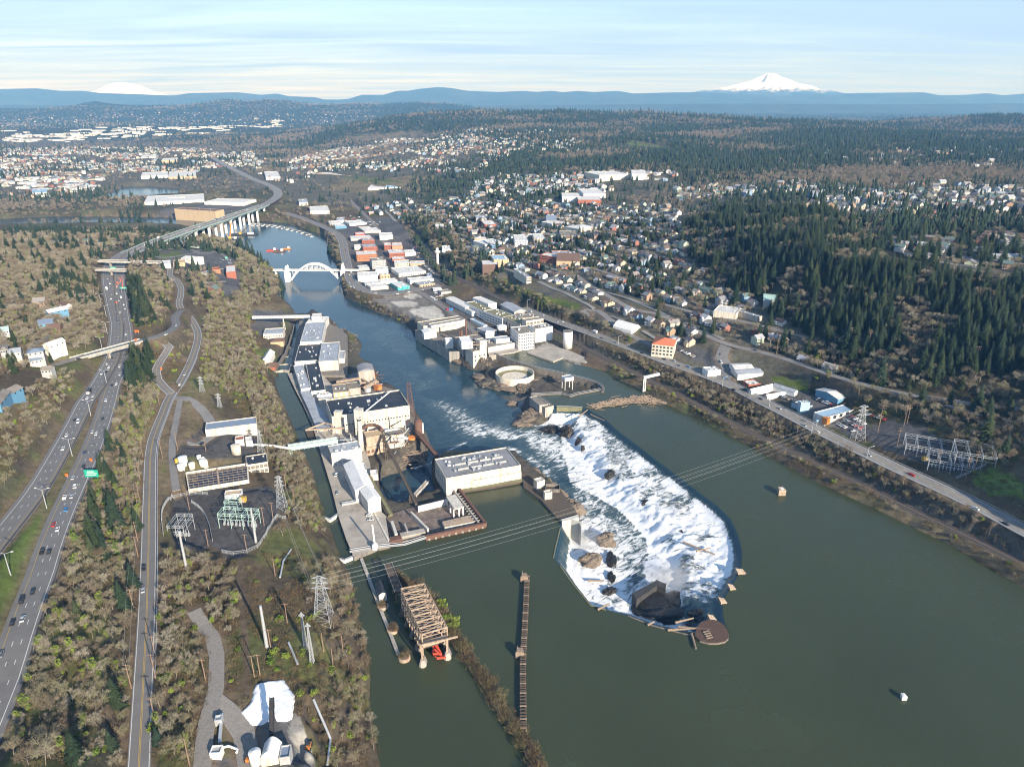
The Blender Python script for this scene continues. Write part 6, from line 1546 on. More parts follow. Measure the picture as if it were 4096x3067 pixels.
# ---------------------------------------------------- the upper town
UP=[(FE,(1235,40),(1380,62),(1195,5),60,'brick','white_roof','long three-storey brick block beside the church','flat',0,[('f',2,14,1.6,1.6,52,3.5)]),(FE,(1350,40),(1500,40),(1340,5),58,'orange_brick','grey_roof','red block with blue-grey roof next to the church','flat',0,[]),
 (FE,(1385,95),(1590,90),(1400,40),55,'tan_wall','brown_roof','tan church with steep brown roof','gable',8,[]),(FE,(1120,240),(1160,235),(1005,165),55,'cream_wall','grey_roof','peach office block with blue-grey roof at the bluff edge','flat',0,[('f',2,4,1.6,1.4,49,3.4)]),
 (FE,(830,85),(960,75),(800,45),54,'tan_wall','blue_roof','wide shop with pale blue roof','flat',0,[]),(FE,(730,130),(870,130),(720,90),53,'brown_roof','white_roof','white-roofed shop above the cliff','flat',0,[]),(FD,(1400,190),(1500,180),(1395,150),50,'clean_white','white_roof','white hall in the upper town','gable',4,[]),
 (FD,(1480,465),(1585,458),(1475,420),52,'clean_white','white_roof','white block behind the lift tower','flat',0,[]),(FD,(1500,520),(1700,510),(1495,480),49,'grey_wall','white_roof','long pale-roofed shop behind the lift tower','flat',0,[]),(FD,(1890,330),(2030,330),(1865,312),51,'tan_wall','white_roof','square pale-roofed shop in the upper town','hip',2,[]),
 (FD,(2110,420),(2212,400),(2000,350),53,'blue_wall','white_roof','dark blue and white corner office','flat',0,[('f',2,6,1.6,1.4,47,3.4)]),(F2,(1010,1150),(1140,1135),(1000,1120),58,'white_wall','white_roof','white-roofed office in the upper town','flat',0,[]),(F2,(1200,1125),(1280,1118),(1190,1088),62,'clean_white','white_roof','white three-storey block in the upper town','flat',0,[('f',2,8,1.6,1.6,54,4)]),
 (F2,(1325,1115),(1392,1108),(1310,1082),62,'cream_wall','white_roof','cream block with rows of windows in the upper town','flat',0,[('f',2,6,1.6,1.6,54,4)]),(F2,(1490,1095),(1600,1092),(1480,1062),64,'concrete','gravel_roof','flat concrete civic block in the upper town','flat',0,[]),(F2,(1610,1055),(1720,1040),(1605,1025),66,'cream_wall','white_roof','wide white-roofed hall in the upper town','hip',3,[]),
 (F2,(1430,1020),(1525,1010),(1425,1000),68,'white_wall','white_roof','long white low hall beside the dark-roofed church','flat',0,[]),(F2,(1400,1000),(1460,995),(1395,980),70,'tan_wall','slate_blue_roof','church with dark blue-grey roof','gable',8,[]),(F2,(1010,1025),(1080,1018),(985,998),58,'brick','white_roof','red brick hall in the upper town','flat',0,[]),(F2,(955,985),(1020,980),(950,965),58,'grey_wall','grey_roof','grey hall in the upper town','flat',0,[]),
 (F2,(1635,828),(1772,826),(1602,800),84,'clean_white','white_roof','big white school hall on the hill','flat',0,[]),(F2,(1500,848),(1615,845),(1495,825),76,'clean_white','white_roof','low white wing of the school','flat',0,[]),(F2,(1600,868),(1745,865),(1590,845),76,'brick','white_roof','brick and white wing of the school','flat',0,[]),(F2,(1735,712),(1935,705),(1720,690),105,'cream_wall','white_roof','long cream hospital block far up the hill','flat',0,[]),(F2,(1940,705),(2035,702),(1935,680),108,'clean_white','white_roof','white end block of the far hospital','flat',0,[]),
 (F25,(240,830),(430,850),(235,770),36,'cream_wall','tile_roof','cream apartment house with red tile roof above the highway','hip',5,[('f',3,6,2.4,1.8,24,4)]),(FE,(1885,672),(2045,716),(1925,632),36,'clean_white','clean_white','white round-roofed hall at the parking loop','barrel',6,[]),(F25,(705,520),(780,545),(830,485),52,'clean_white','black_roof','white hall with black curved roof','barrel',3,[]),
 (F25,(785,535),(985,560),(870,490),52,'cream_wall','white_roof','cream bus garage beside the black-roofed hall','flat',0,[]),(F25,(975,530),(1180,590),(985,515),50,'concrete','grey_roof','long open canopy behind the bus garage','flat',0,[]),(F25,(1228,440),(1345,455),(1225,385),62,'grey_wall','green_steel','shed with green metal roof under the wooded hill','gable',3,[]),
 (F25,(972,1050),(1140,1045),(955,1005),27,'clean_white','white_roof','white metal shed at the street corner','gable',1.5,[]),(F25,(1000,1100),(1225,1085),(985,1050),27,'white_wall','grey_roof','larger grey-roofed metal shed at the street corner','gable',1.5,[]),(F25,(735,1070),(850,1060),(750,1030),26,'clean_white','white_roof','small corner shop with white fascia by the crossing','flat',0,[]),
 (F25,(1095,1190),(1205,1180),(1070,1150),27,'brick','white_roof','small dark red shop beside the motel','flat',0,[]),(F25,(1120,1250),(1310,1205),(1115,1235),24,'clean_white','white_roof','white motel wing along the highway','gable',2,[]),(F25,(1260,1300),(1450,1270),(1255,1285),24,'clean_white','white_roof','second white motel wing nearer the car yard','gable',2,[]),(F25,(1310,1200),(1500,1260),(1330,1185),24,'clean_white','grey_roof','grey-roofed motel cabins at the back of the court','gable',2,[]),
 (F25,(1885,1320),(1985,1290),(1690,1235),32,'blue_wall','white_roof','blue warehouse with white roof behind the car yard','gable',2.5,[]),(F25,(1580,1395),(1655,1372),(1472,1352),28,'blue_roof','gravel_roof','small pale blue two-storey shop in the car yard','flat',0,[('f',2,4,1.4,1.3,23,3)]),(F25,(1560,1350),(1640,1345),(1570,1330),28,'blue_roof','white_roof','small white-roofed annex of the pale blue shop','flat',0,[]),(F25,(1775,1480),(2050,1405),(1650,1440),27,'white_wall','blue_roof','long car workshop with pale blue roof and orange corner','workshop',0,[('f',1,5,4,3.4,22.5,3)])]
for f,A_,B_,D_,z,w,r,lb,kd,rise,wn_ in UP:
 block(f,A_,B_,D_,z,None,w,r,lb,'town_block',kind='flat' if kd=='workshop' else kd,rise=rise,win=wn_,vents=3 if kd=='flat' else 0)
q=PF(F25,(1780,1500),22); solo('corner_block','orange brick corner block of the long workshop','workshop',MB().box((q[0],q[1],18),(5,5,6),0.6),M('orange_steel'))
# shops and flats beyond the river
for f,A_,B_,D_,z,w,r,lb in ((F1,(910,885),(1290,868),(1060,840),14,'clean_white','white_roof','long white shopping centre beyond the river'),(F1,(1290,880),(1540,885),(1300,858),13,'white_wall','white_roof','right wing of the far shopping centre'),(F1,(1060,855),(1170,850),(1065,840),18,'white_wall','white_roof','taller white store in the far shopping centre'),(F1,(1100,925),(1360,940),(1105,912),22,'tan_wall','brown_roof','long brown riverside hotel by the girder bridge'),
 (F1,(890,720),(1060,710),(900,695),14,'clean_white','white_roof','white store across the far pond'),(F1,(1060,725),(1240,715),(1070,690),15,'tan_wall','white_roof','tan and white store across the far pond'),(F1,(890,600),(1000,595),(900,585),22,'clean_white','white_roof','long white roof among the far houses'),(F1,(1020,620),(1120,615),(1030,605),22,'tan_wall','white_roof','pale school roof among the far houses'),(F1,(200,825),(298,815),(205,800),12,'white_wall','blue_roof','pale blue-roofed hall by the green arch bridge'),
 (F1,(1960,940),(2080,930),(1955,910),12,'white_wall','white_roof','white round-cornered hall at the head of the marina'),(F1,(1890,885),(1945,880),(1885,865),12,'white_wall','grey_roof','grey-roofed hall behind the marina'),(F1,(1680,725),(1780,740),(1670,690),16,'clean_white','white_roof','white office beyond the highway bend'),(F1,(2000,700),(2212,715),(2010,690),12,'tan_wall','white_roof','long row of pale sheds beyond the highway bend'),(F2,(270,795),(380,800),(290,775),12,'clean_white','white_roof','white trailer row beyond the railway'),(F2,(380,790),(490,785),(390,772),12,'clean_white','blue_roof','blue and white trailer row beyond the railway')):
 block(f,A_,B_,D_,z,None,w,r,lb,'far_hall',vents=3)
# small things at the near interchange
for f,A_,B_,D_,z,w,r,lb,kd in ((F4,(2000,195),(2085,190),(2000,140),31,'brick','white_roof','red building with white roof near the roundabout','flat'),(F4,(1880,175),(1950,172),(1870,155),27,'orange_brick','brick','low red canopy beside the red building','flat'),(F4,(1385,125),(1505,120),(1390,98),33,'clean_white','white_roof','long white trailer-like building by the overpass','flat'),(F4,(1530,115),(1635,112),(1530,90),32,'tan_wall','tan_wall','tan building by the overpass','flat'),(F4,(1600,75),(1710,85),(1610,45),32,'white_wall','white_roof','white striped-roof hall beside the roundabout','gable'),
 (F4,(430,555),(600,520),(425,535),77,'blue_wall','white_roof','blue house with long white roof in the wood left of the highway','gable'),(F4,(515,470),(580,495),(515,440),78,'white_wall','brown_roof','white house with brown roof behind the blue one','gable'),(F4,(340,660),(470,650),(335,620),78,'blue_wall','slate_blue_roof','blue-grey house with dark roof in the wood','gable'),(F4,(405,690),(528,680),(400,665),74,'brown_roof','brown_roof','brown house joined to the blue-grey one','gable'),(F4,(430,850),(575,800),(430,825),72,'white_wall','white_roof','white house with crooked roof near the bridge end','gable'),(F4,(240,915),(380,895),(240,885),76,'grey_wall','slate_blue_roof','house with dark roof at the bend of the lane','hip'),(F4,(270,985),(370,960),(250,945),76,'cream_wall','slate_blue_roof','tall cream house at the bridge end','gable'),
 (F4,(0,1360),(90,1250),(-80,1330),84,'blue_wall','gravel_roof','row house with brown-grey roof at the picture edge, lower','gable'),(F4,(60,1290),(200,1215),(20,1250),84,'blue_wall','gravel_roof','row house with brown-grey roof at the picture edge, upper','gable'),(F4,(60,920),(180,900),(70,880),80,'cream_wall','grey_roof','pale house at the far end of the lane','gable'),(F4,(0,720),(75,710),(0,690),84,'white_wall','green_steel','small white house with green roof at the picture edge','gable'),(F4,(0,890),(65,880),(0,850),82,'grey_wall','gravel_roof','grey round-fronted house at the picture edge','hip'),(F4,(360,1065),(450,1060),(365,1040),74,'grey_wall','gravel_roof','small grey-roofed house below the lane','gable')):
 block(f,A_,B_,D_,z,None,w,r,lb,'house' if 'house' in lb else 'town_block',kind=kd,rise=2.5,win=[('f',1,3,1.2,1.2,z-2,2)] if 'house' in lb else None)
# ------------------------------------------------------------------ rocks, piers and timber of the falls
def rock(label,f,s,z0,r,h,m='rock',seed=1,name='rock',elong=1.0,rz=0.0):
 c=PF(f,s,z0); V=[]; nu,nv=26,12; rng=np.random.default_rng(seed); ox,oy=rng.uniform(0,99,2)
 for j in range(nv+1):
  th=math.pi/2*j/nv
  for i in range(nu):
   a=2*math.pi*i/nu; n=0.40+1.2*float(fbm(np.array(math.cos(a)*1.7+ox),np.array(math.sin(a)*1.7+j*0.35+oy),5,seed))
   q=math.cos(th)**0.55*n; x,y=math.cos(a)*q*r*elong,math.sin(a)*q*r
   V.append((c[0]+x*math.cos(rz)-y*math.sin(rz),c[1]+x*math.sin(rz)+y*math.cos(rz),z0-1.5+(h+1.5)*math.sin(th)*(0.75+0.4*n)))
 F=[(j*nu+i,j*nu+(i+1) % nu,(j+1)*nu+(i+1) % nu,(j+1)*nu+i) for j in range(nv) for i in range(nu)]
 return solo(name,label,'rock',MB().add(V,F),M(m),(c[0],c[1],z0))
L_=LOW
for k,(s,r,h,m,e,rz,lb) in enumerate([((600,1075),7.5,6,'pale_rock',0.8,1.5,'brown rock outcrop below the white spillway, nearest of two'),((708,945),7,6,'pale_rock',0.9,1.5,'reddish rock standing in the spray of the spillway'),((735,1060),3.6,2.5,'wet_rock',2.2,1.5,'long dark reef of rocks in the foam'),((740,1180),3.0,2,'wet_rock',2.0,1.5,'low dark rocks trailing from the reef'),((725,1270),3.5,2,'wet_rock',1.4,0.4,'dark boulders at the foot of the curved dam'),
 ((1150,840),5,5,'wet_rock',1.5,0.1,'black rock with water pouring round it in the middle of the falls'),((442,232),5.5,8,'wet_rock',1.2,1.0,'black rock face with a leaning mast near the top of the falls'),((522,300),3.8,6,'wet_rock',1.3,1.0,'black rock in the white water, second from the gate'),((742,362),3.0,5,'wet_rock',1.2,1.0,'small black rock high in the falls'),((340,200),7,3,'wet_rock',1.6,0.2,'low dark rock shelf below the gate'),
 ((1120,1385),15,3.2,'wet_rock',1.5,0.15,'broad black rock island behind the concrete wedge'),((1330,1490),8,7,'wet_rock',1.2,0,'black rock under the timber pier'),((200,130),12,6,'pale_rock',1.3,0.2,'brown rocky point with moss beside the gate'),((150,165),6,3,'pale_rock',1.6,0.0,'stony spit at the foot of the rocky point')]):
 rock(lb,FF,s,L_,r,h,m,20+k,elong=e,rz=rz)
for k,(s,r,h,lb) in enumerate([((760,1140),12,4,'rubble shore under the round tank, left end'),((860,1190),14,5,'rubble shore under the round tank, left of middle'),((1000,1215),15,5,'rubble shore under the round tank, middle'),((1120,1215),13,5,'rubble shore under the round tank, right of middle'),((1230,1195),13,6,'rock ledge below the stilted gatehouse'),((1350,1180),12,6,'rock ledge right of the stilted gatehouse'),((990,1365),4,3,'small reddish rock in the shaded channel'),((700,1020),12,5,'rocks at the foot of the blunt concrete block'),((560,990),8,4,'rocks under the wharf end')]):
 rock(lb,FE,s,L_,r,h,'pale_rock' if k % 2==0 else 'rock',60+k,elong=1.4)
for k in range(9):
 rock('rough boulders on the shore beside the dark deck, number %s from the powerhouse' % ('one two three four five six seven eight nine'.split()[k]),FP,(940+60*k,880+50*k+(k % 3)*8),L_,5.5,4+k % 3,'pale_rock',80+k,elong=1.3)
for k in range(0,16,3):
 s=s_at(22)+(s_at(35)-s_at(22))*(k+0.5)/16; i=max(j for j in range(len(_cum)) if _cum[j]<=s); f=(s-_cum[i])/max(_cum[i+1]-_cum[i],1); a,b=Vector(CREST[i]),Vector(CREST[i+1]); d=(b-a).normalized(); n_=Vector((-d.y,d.x,0)); p=a.lerp(b,f); n_=n_ if in_poly(np.array([p.x+n_.x*9]),np.array([p.y+n_.y*9]),LOWER)[0] else-n_; w_=float(np.interp(s,_si,_wi)); p=p+n_*w_*(0.55+0.35*((k*7) % 5)/5); q_=proj(np.array([p.x]),np.array([p.y]),np.array([-9.0]))
 rock('black rock ledge breaking the white water, %s from the lower bend' % ('first second third fourth fifth sixth seventh eighth ninth tenth eleventh twelfth thirteenth fourteenth fifteenth sixteenth'.split()[k//3]),lambda v: v,(float(q_[0][0]),float(q_[1][0])),-9.0,1.6+(k*3 % 4)*0.7,2.6+(k % 3),'wet_rock',140+k,elong=1.7,rz=0.8)
_rr=np.random.default_rng(4); _mb=MB()
for k in range(900):  # loose stones along the rocky shores
 s=_rr.uniform(0,1); base=[((735,1195),(1160,1265),FE),((540,980),(800,1060),FE),((1040,1500),(1250,1440),FE),((930,850),(1480,1330),FP),((640,750),(1200,740),FM)][k % 5]
 f=base[2]; q=(base[0][0]+(base[1][0]-base[0][0])*s+_rr.normal()*12,base[0][1]+(base[1][1]-base[0][1])*s+_rr.normal()*9); c=PF(f,q,L_+1); z=max(Hs(c[0],c[1]),L_)
 d=_rr.uniform(0.8,2.4); _mb.box((c[0],c[1],z-0.4),(d,d*_rr.uniform(0.6,1),d*_rr.uniform(0.5,0.9)),_rr.uniform(0,3))
structure('loose_stones',_mb.mesh('loose_stones',[M('pale_rock')]),'stuff','loose stones along the rocky shores')
PW=[((1595,1135),'largest concrete wedge pier at the bend of the falls'),((1535,1238),'second concrete wedge pier below the bend'),((1475,1328),'third concrete wedge pier below the bend'),((1405,1442),'flat concrete pier beside the timber platform')]
for k,(s,lb) in enumerate(PW):
 c=PF(FF,s,1.0); w=6.5 if k==0 else 5.0
 solo('wedge_pier',lb,'pier',MB().prism([(c[0]-w/2,c[1]+1.6),(c[0]-w/2+1,c[1]-1.8),(c[0]+w/2,c[1]-1.2),(c[0]+w/2-1.5,c[1]+1.8)],-12,[2.6,1.2,0.6,1.6]),M('pale_rust'),(c[0],c[1],-6))
t=thing('pier_platform','dark timber pier platform at the tip of the falls','pier',PF(FF,(1400,1540),-6))
pl=[PF(FF,s,1.4)[:2] for s in ((1290,1556),(1305,1500),(1330,1470),(1385,1452),(1440,1458),(1478,1482),(1502,1512),(1518,1545),(1514,1575),(1490,1596),(1440,1606),(1385,1606),(1325,1590))]
part(t,'crib',MB().prism(pl,-13,1.1),M('dark_concrete')); part(t,'deck',MB().prism([(x*0.995+0.5,y) for x,y in pl],1.1,1.5),M('wet_wood'))
for k in range(4): a_,b_=PF(FF,(1345+8*k,1535+14*k),1.9),PF(FF,(1385+8*k,1525+14*k),1.9); part(t,'plank',MB().bar(a_,b_,0.7,0.4),M('driftwood'))
CLEARPOLY.append(pl)
poly_things('wedge_wall','black concrete wedge wall rising from the foam','wall',FF,[(875,1278),(1040,1190),(1102,1216),(1096,1250),(1040,1225),(905,1320)],-4.5,-14,'dark_steel','dark_steel')
LOGS=[(FF,(1210,938),(1425,1022),'thick log stranded across the falls'),(FF,(1300,1000),(1395,978),'second log crossing the stranded one'),(FF,(1110,1522),(1310,1508),'pale log lying on the dam beside the timber platform'),(FF,(1160,1472),(1282,1442),'pale log on the black rock'),(FF,(1180,1500),(1395,1522),'thin log reaching onto the timber platform'),(FF,(1268,1545),(1298,1645),'log hanging from the platform into the pool'),(FF,(975,1490),(1022,1465),'short stump caught on the dam crest'),(FF,(645,1388),(725,1345),'branch caught on the curved dam'),(FF,(520,110),(580,65),'rusty boom log at the top of the falls'),(FF,(600,95),(690,135),'tangled log on the upper crest'),(FF,(580,1195),(690,1195),'log in the foam by the brown rock')]
for k,(f,a,b,lb) in enumerate(LOGS):
 z=0.8 if k not in (0,1,10) else (-3 if k<2 else-11); solo('drift_log',lb,'log',MB().tube(PF(f,a,z),PF(f,b,z+0.3),0.75,0.45,7),M('driftwood'))
a_=PF(FF,(460,265),-8); solo('leaning_mast','thin rusty mast leaning on the black rock','mast',MB().tube(a_,(a_[0],a_[1],8),0.35,0.2,6),M('rust'),a_)
_mb=MB(); _lr=np.random.default_rng(9)
for k in range(330):
 s=_lr.uniform(0,1)**0.8; q=(1680+700*s,1392-62*math.sin(s*2.4)+_lr.normal()*(7+24*s*(1-s)*2)); c=Vector(PF(FE,q,0.1)); a=_lr.normal()*0.5+0.1; Ln=_lr.uniform(3,13); d=Vector((math.cos(a),math.sin(a),_lr.normal()*0.04))*Ln/2
 _mb.tube(c-d+Vector((0,0,_lr.uniform(0,1.2))),c+d+Vector((0,0,_lr.uniform(0,1.2))),_lr.uniform(0.25,0.55),0.2,5)
structure('driftwood',_mb.mesh('driftwood',[M('driftwood')]),'stuff','tangled raft of drift logs above the falls')
_mb=MB()
for k in range(200):
 q=(620+560*_lr.uniform(0,1),760+_lr.normal()*35+40*_lr.uniform(0,1)); c=Vector(PF(FM,q,-7)); a=_lr.normal()*0.6; Ln=_lr.uniform(3,9); d=Vector((math.cos(a),math.sin(a),0.03))*Ln/2
 _mb.tube(c-d,c+d,_lr.uniform(0.2,0.4),0.2,5)
structure('stranded_logs',_mb.mesh('stranded_logs',[M('driftwood')]),'stuff','stranded logs on the shore below the boiler house')
for lb,pts in (('pale flashboard line on the crest of the white spillway',CREST[1:4]),('pale flashboard line on the curved dam',CREST[4:9]),('low dark crest board of the long lower dam',CREST[9:14])):
 solo('flashboard',lb,'dam',MB().strip(lift(pts,0.35),0.7,1.4),M('moss_roof' if 'pale' in lb else 'dark_concrete'),pts[0])
# marker piers in the upper pool
for lb,px,py,w in (('square concrete river pier with white sign plate near the far bank',3123,1975,5.5),('small white marker block alone in the pool',3612,2792,2.6)):
 c=P(px,py,0); t=thing('river_pier',lb,'pier',(c[0],c[1],-1)); part(t,'block',MB().prism([(c[0]-w/2,c[1]-w/2),(c[0]+w/2,c[1]-w/2),(c[0]+w*0.35,c[1]+w/2),(c[0]-w*0.35,c[1]+w/2)],-3,w*0.9),M('pale_rust' if w>3 else 'clean_white')); part(t,'sign_plate',MB().box((c[0],c[1]-w*0.1,w*0.9),(w*0.5,w*0.5,0.2),0.5),M('clean_white'))
# ---- log lift frame, booms and the bushy wall in the pool
t=thing('steel_frame','row of pale rusty steel portal frames standing in the pool','steel frame',PF(FT,(600,700),0))
T0,T1,W0=Vector(PF(FT,(520,434),19)),Vector(PF(FT,(665,747),19)),Vector(PF(FT,(680,401),19)); W1=Vector(PF(FT,(836,697),19)); prev=None
for k in range(9):
 f=k/8; a,b=T0.lerp(T1,f),W0.lerp(W1,f); mb=MB()
 mb.bar(a,b,0.5,0.7).bar(a-Vector((0,0,2.6)),b-Vector((0,0,2.6)),0.35)
 for e in (a,b): mb.bar((e.x,e.y,1),e,0.6)
 for q in range(4): p0,p1=a.lerp(b,q/4),a.lerp(b,(q+1)/4); z=Vector((0,0,2.6)); mb.bar(p0-z,p1,0.3) if q % 2 else mb.bar(p0,p1-z,0.3)
 part(t,'portal',mb,M('pale_rust'))
 if prev:
  mb=MB()
  for e0,e1 in ((prev[0],a),(prev[1],b)): mb.bar(e0,e1,0.5).bar(e0-Vector((0,0,9)),e1-Vector((0,0,9)),0.6).bar(e0,e1-Vector((0,0,9)),0.3)
  mb.bar(prev[0],b,0.25).bar(prev[1],a,0.25); part(t,'bracing',mb,M('pale_rust'))
 if k % 2==0:
  for e in (a,b): part(t,'pier',MB().lathe((e.x,e.y,0),[(2.2,-4),(2.0,1.0),(0.9,4.5)],10),M('dark_concrete'))
 prev=(a,b)
e0,e1=T1-Vector((0,0,7)),W1-Vector((0,0,7)); part(t,'crane_beam',MB().bar(e0,e1,2.2,2.4),M('pale_rust')); part(t,'floor',MB().prism([tuple(T0.xy),tuple(T0.lerp(T1,0.85).xy),tuple(W0.lerp(W1,0.85).xy),tuple(W0.xy)],3.2,3.9),M('timber'))
o0,o1=Vector(PF(FT,(668,930),3)),Vector(PF(FT,(838,880),3)); part(t,'outer_portal',MB().bar(o0,o0+Vector((0,0,11)),0.9).bar(o1,o1+Vector((0,0,11)),0.9).bar(o0+Vector((0,0,11)),o1+Vector((6,1,11)),0.8),M('pale_rust'))
for o in (o0,o1): part(t,'pier',MB().lathe((o.x,o.y,0),[(2.4,-4),(2.1,1.0),(1.2,4)],10),M('concrete'))
t=thing('boat_ramp','bright red steel ramp hanging to the water under the frames','ramp',PF(FT,(780,890),0))
for s in (((722,775),(745,850),(738,880),(765,910)),((745,775),(775,840),(800,890),(828,905)),((765,910),(828,905)),((735,800),(790,870)),((750,850),(800,900)),((740,880),(800,880))):
 mb=MB(); q=[PF(FT,v,3.0-1.2*i) for i,v in enumerate(s)]
 for a,b in zip(q[:-1],q[1:]): mb.bar(a,b,0.9)
 part(t,'beam',mb,M('red_steel'))
t=thing('trestle','dark rail trestle leading to the steel frames','trestle',PF(FT,(430,270),6)); a_,b_=PF(FT,(430,265),8),PF(FT,(505,455),8)
part(t,'deck',MB().bar(a_,b_,5.0,0.8),M('timber'))
for s in (-1,1): part(t,'railing',MB().strip(lift(offs([a_,b_],s*2.5),1.2),0.2,1.0),M('concrete'))
for f in (0.1,0.4,0.7,0.95): p=Vector(a_).lerp(Vector(b_),f); part(t,'bent',MB().bar((p.x-2,p.y,-4),(p.x-1.5,p.y,8),0.6).bar((p.x+2,p.y,-4),(p.x+1.5,p.y,8),0.6),M('timber'))
wb=[PF(FT,s,1.2) for s in ((248,225),(300,360),(375,560),(440,720),(502,882))]; solo('boom_wall','long narrow concrete boom wall beside the cliff channel','wall',MB().strip(wb,2.0,5),M('concrete'))
for k,s in enumerate(((396,540),(462,700),(542,890))):
 c=PF(FT,s,2.5); t=thing('dolphin',('round brick-walled planter dolphin with shrubs, farthest of three','round planter dolphin with a bare sapling, middle of three','round planter dolphin at the end of the boom wall')[k],'dolphin',(c[0],c[1],-2)); part(t,'wall',MB().lathe((c[0],c[1],0),[(3.4,-4),(3.4,1.4),(3.0,1.7)],18),M('pale_rust')); part(t,'earth',MB().lathe((c[0],c[1],0),[(3.0,1.6),(0.5,2.2)],18),M('brown_roof')); DOLPH.append((c[0],c[1],1.9))
block(FT,(368,478),(420,462),(345,398),6,1,'white_wall','black_roof','white cabin with dark roof on the boom wall','cabin',kind='gable',rise=1.8,axis='v')
LEV=[tuple(v) for v in curve_pts([PF(FT,s,1.4) for s in ((470,330),(540,390),(640,420),(760,560),(850,720),(920,800),(980,910),(1060,1010),(1130,1110),(1210,1250),(1310,1390),(1390,1500),(1440,1600),(1480,1700))],6)]
structure('levee',MB().strip(LEV,6.0,5).mesh('levee',[M('rock')]))
t=thing('pile_boom','long straight timber pile boom standing in the pool','boom',PF(FT,(1385,355),0)); wb=[PF(FT,s,1.8) for s in ((1385,350),(1372,640),(1358,900),(1357,1150),(1360,1390))]
part(t,'beam',MB().strip(offs(wb,1.2),0.7,0.8),M('timber')); part(t,'beam',MB().strip(offs(wb,-1.2),0.7,0.8),M('timber'))
q=curve_pts(wb,1.7)
for i,p in enumerate(q):
 part(t,'pile',MB().tube((p[0]-1.6,p[1],-4),(p[0]-1.3,p[1],2.3),0.35,n=6).tube((p[0]+1.6,p[1],-4),(p[0]+1.3,p[1],2.1),0.35,n=6).box((p[0],p[1],1.9),(3.4,0.7,0.35)),M('driftwood' if i % 4==0 else 'timber'))
for s,lb in (((1365,378),'pale marker platform at the far end of the pile boom'),((1335,895),'pale marker platform halfway along the pile boom')):
 c=PF(FT,s,0); solo('marker_platform',lb,'marker',MB().prism([(c[0]-2.4,c[1]-2),(c[0]+2.4,c[1]-2),(c[0]+1.6,c[1]+2),(c[0]-1.6,c[1]+2)],-4,4.2).box((c[0],c[1],4.2),(3,3,0.3)).bar((c[0]-1.2,c[1],4),(c[0]-1.2,c[1],7),0.3),M('driftwood'),(c[0],c[1],-2))
# ---- craft below the girder bridge
def barge(label,f,s,w,l,rz,m,kind):
 c=PF(f,s,LOW); t=thing('barge',label,'barge',(c[0],c[1],LOW)); part(t,'hull',MB().box((c[0],c[1],LOW-1),(l,w,3),rz),M(m)); part(t,'deckhouse',MB().box((c[0]+l*0.25,c[1],LOW+2),(l*0.2,w*0.5,4),rz),M('clean_white'))
 if kind: part(t,'crane_boom',MB().bar((c[0]-l*0.15,c[1],LOW+2),(c[0]+kind,c[1]+4,LOW+38 if kind<9 else LOW+22),2.2),M('orange_steel' if kind<9 else 'dark_steel')); part(t,'crane_cab',MB().box((c[0]-l*0.15,c[1],LOW+2),(6,5,5),rz),M('yellow_line'))
barge('crane barge with tall orange mast by the girder bridge',F1,(1468,1118),14,32,0.2,'dark_steel',1); barge('long flat work barge with a dark crane',F1,(1545,1090),18,62,-0.05,'dark_steel',12); barge('pink-red barge with rusty deckhouse in the middle of the river',F1,(1720,1190),14,22,0.2,'red_steel',0); barge('brown barge loaded with a rusty block in the middle of the river',F1,(1765,1195),14,24,0.1,'rust',0); barge('small tug with red and yellow gear beside the brown barge',F1,(1812,1180),8,18,0.1,'orange_steel',0)
_bh=MB().prism([(-5,-1.6),(3,-1.6),(5.5,0),(3,1.6),(-5,1.6)],-0.3,1.1).mesh('hull',[M('clean_white')]); _bc=MB().box((-0.8,0,1.1),(4.2,2.4,1.4)).mesh('cabin',[M('grey_wall')])
for k in range(26):
 f=k/25; c=PF(F1,(1580+390*f,1022+70*f*f+(9 if k % 2 else 0)),LOW); t=thing('moored_boat','white boat moored in the marina row along the far bank','boat',(c[0],c[1],LOW),'boats in the marina',0.5+(k % 5)*0.3); link('hull',_bh,t); link('cabin',_bc,t); t.scale=(0.8,0.8,0.8)
for f0,f1 in ((0,0.45),(0.5,1.0)): a_,b_=PF(F1,(1575+390*f0,1016+70*f0*f0),LOW+0.6),PF(F1,(1575+390*f1,1016+70*f1*f1),LOW+0.6); solo('dock','floating marina dock, %s half' % ('upstream' if f0 else 'bridge-side'),'dock',MB().bar(a_,b_,3.5,1.0),M('concrete'))
c=[Vector(PF(F1,(230+22*k,862),4)) for k in range(6)]; t=thing('arch_bridge','small pale green arch bridge in the far trees','bridge',tuple(c[0])); part(t,'deck',MB().bar(c[0],c[5],8,2),M('concrete'))
for s in (-3,3): mb=MB(); q=[c[0].lerp(c[5],k/12)+Vector((0,s,12*math.sin(math.pi*k/12))) for k in range(13)]; [mb.bar(a,b,1.2) for a,b in zip(q[:-1],q[1:])]; part(t,'arch_rib',mb,M('green_steel'))
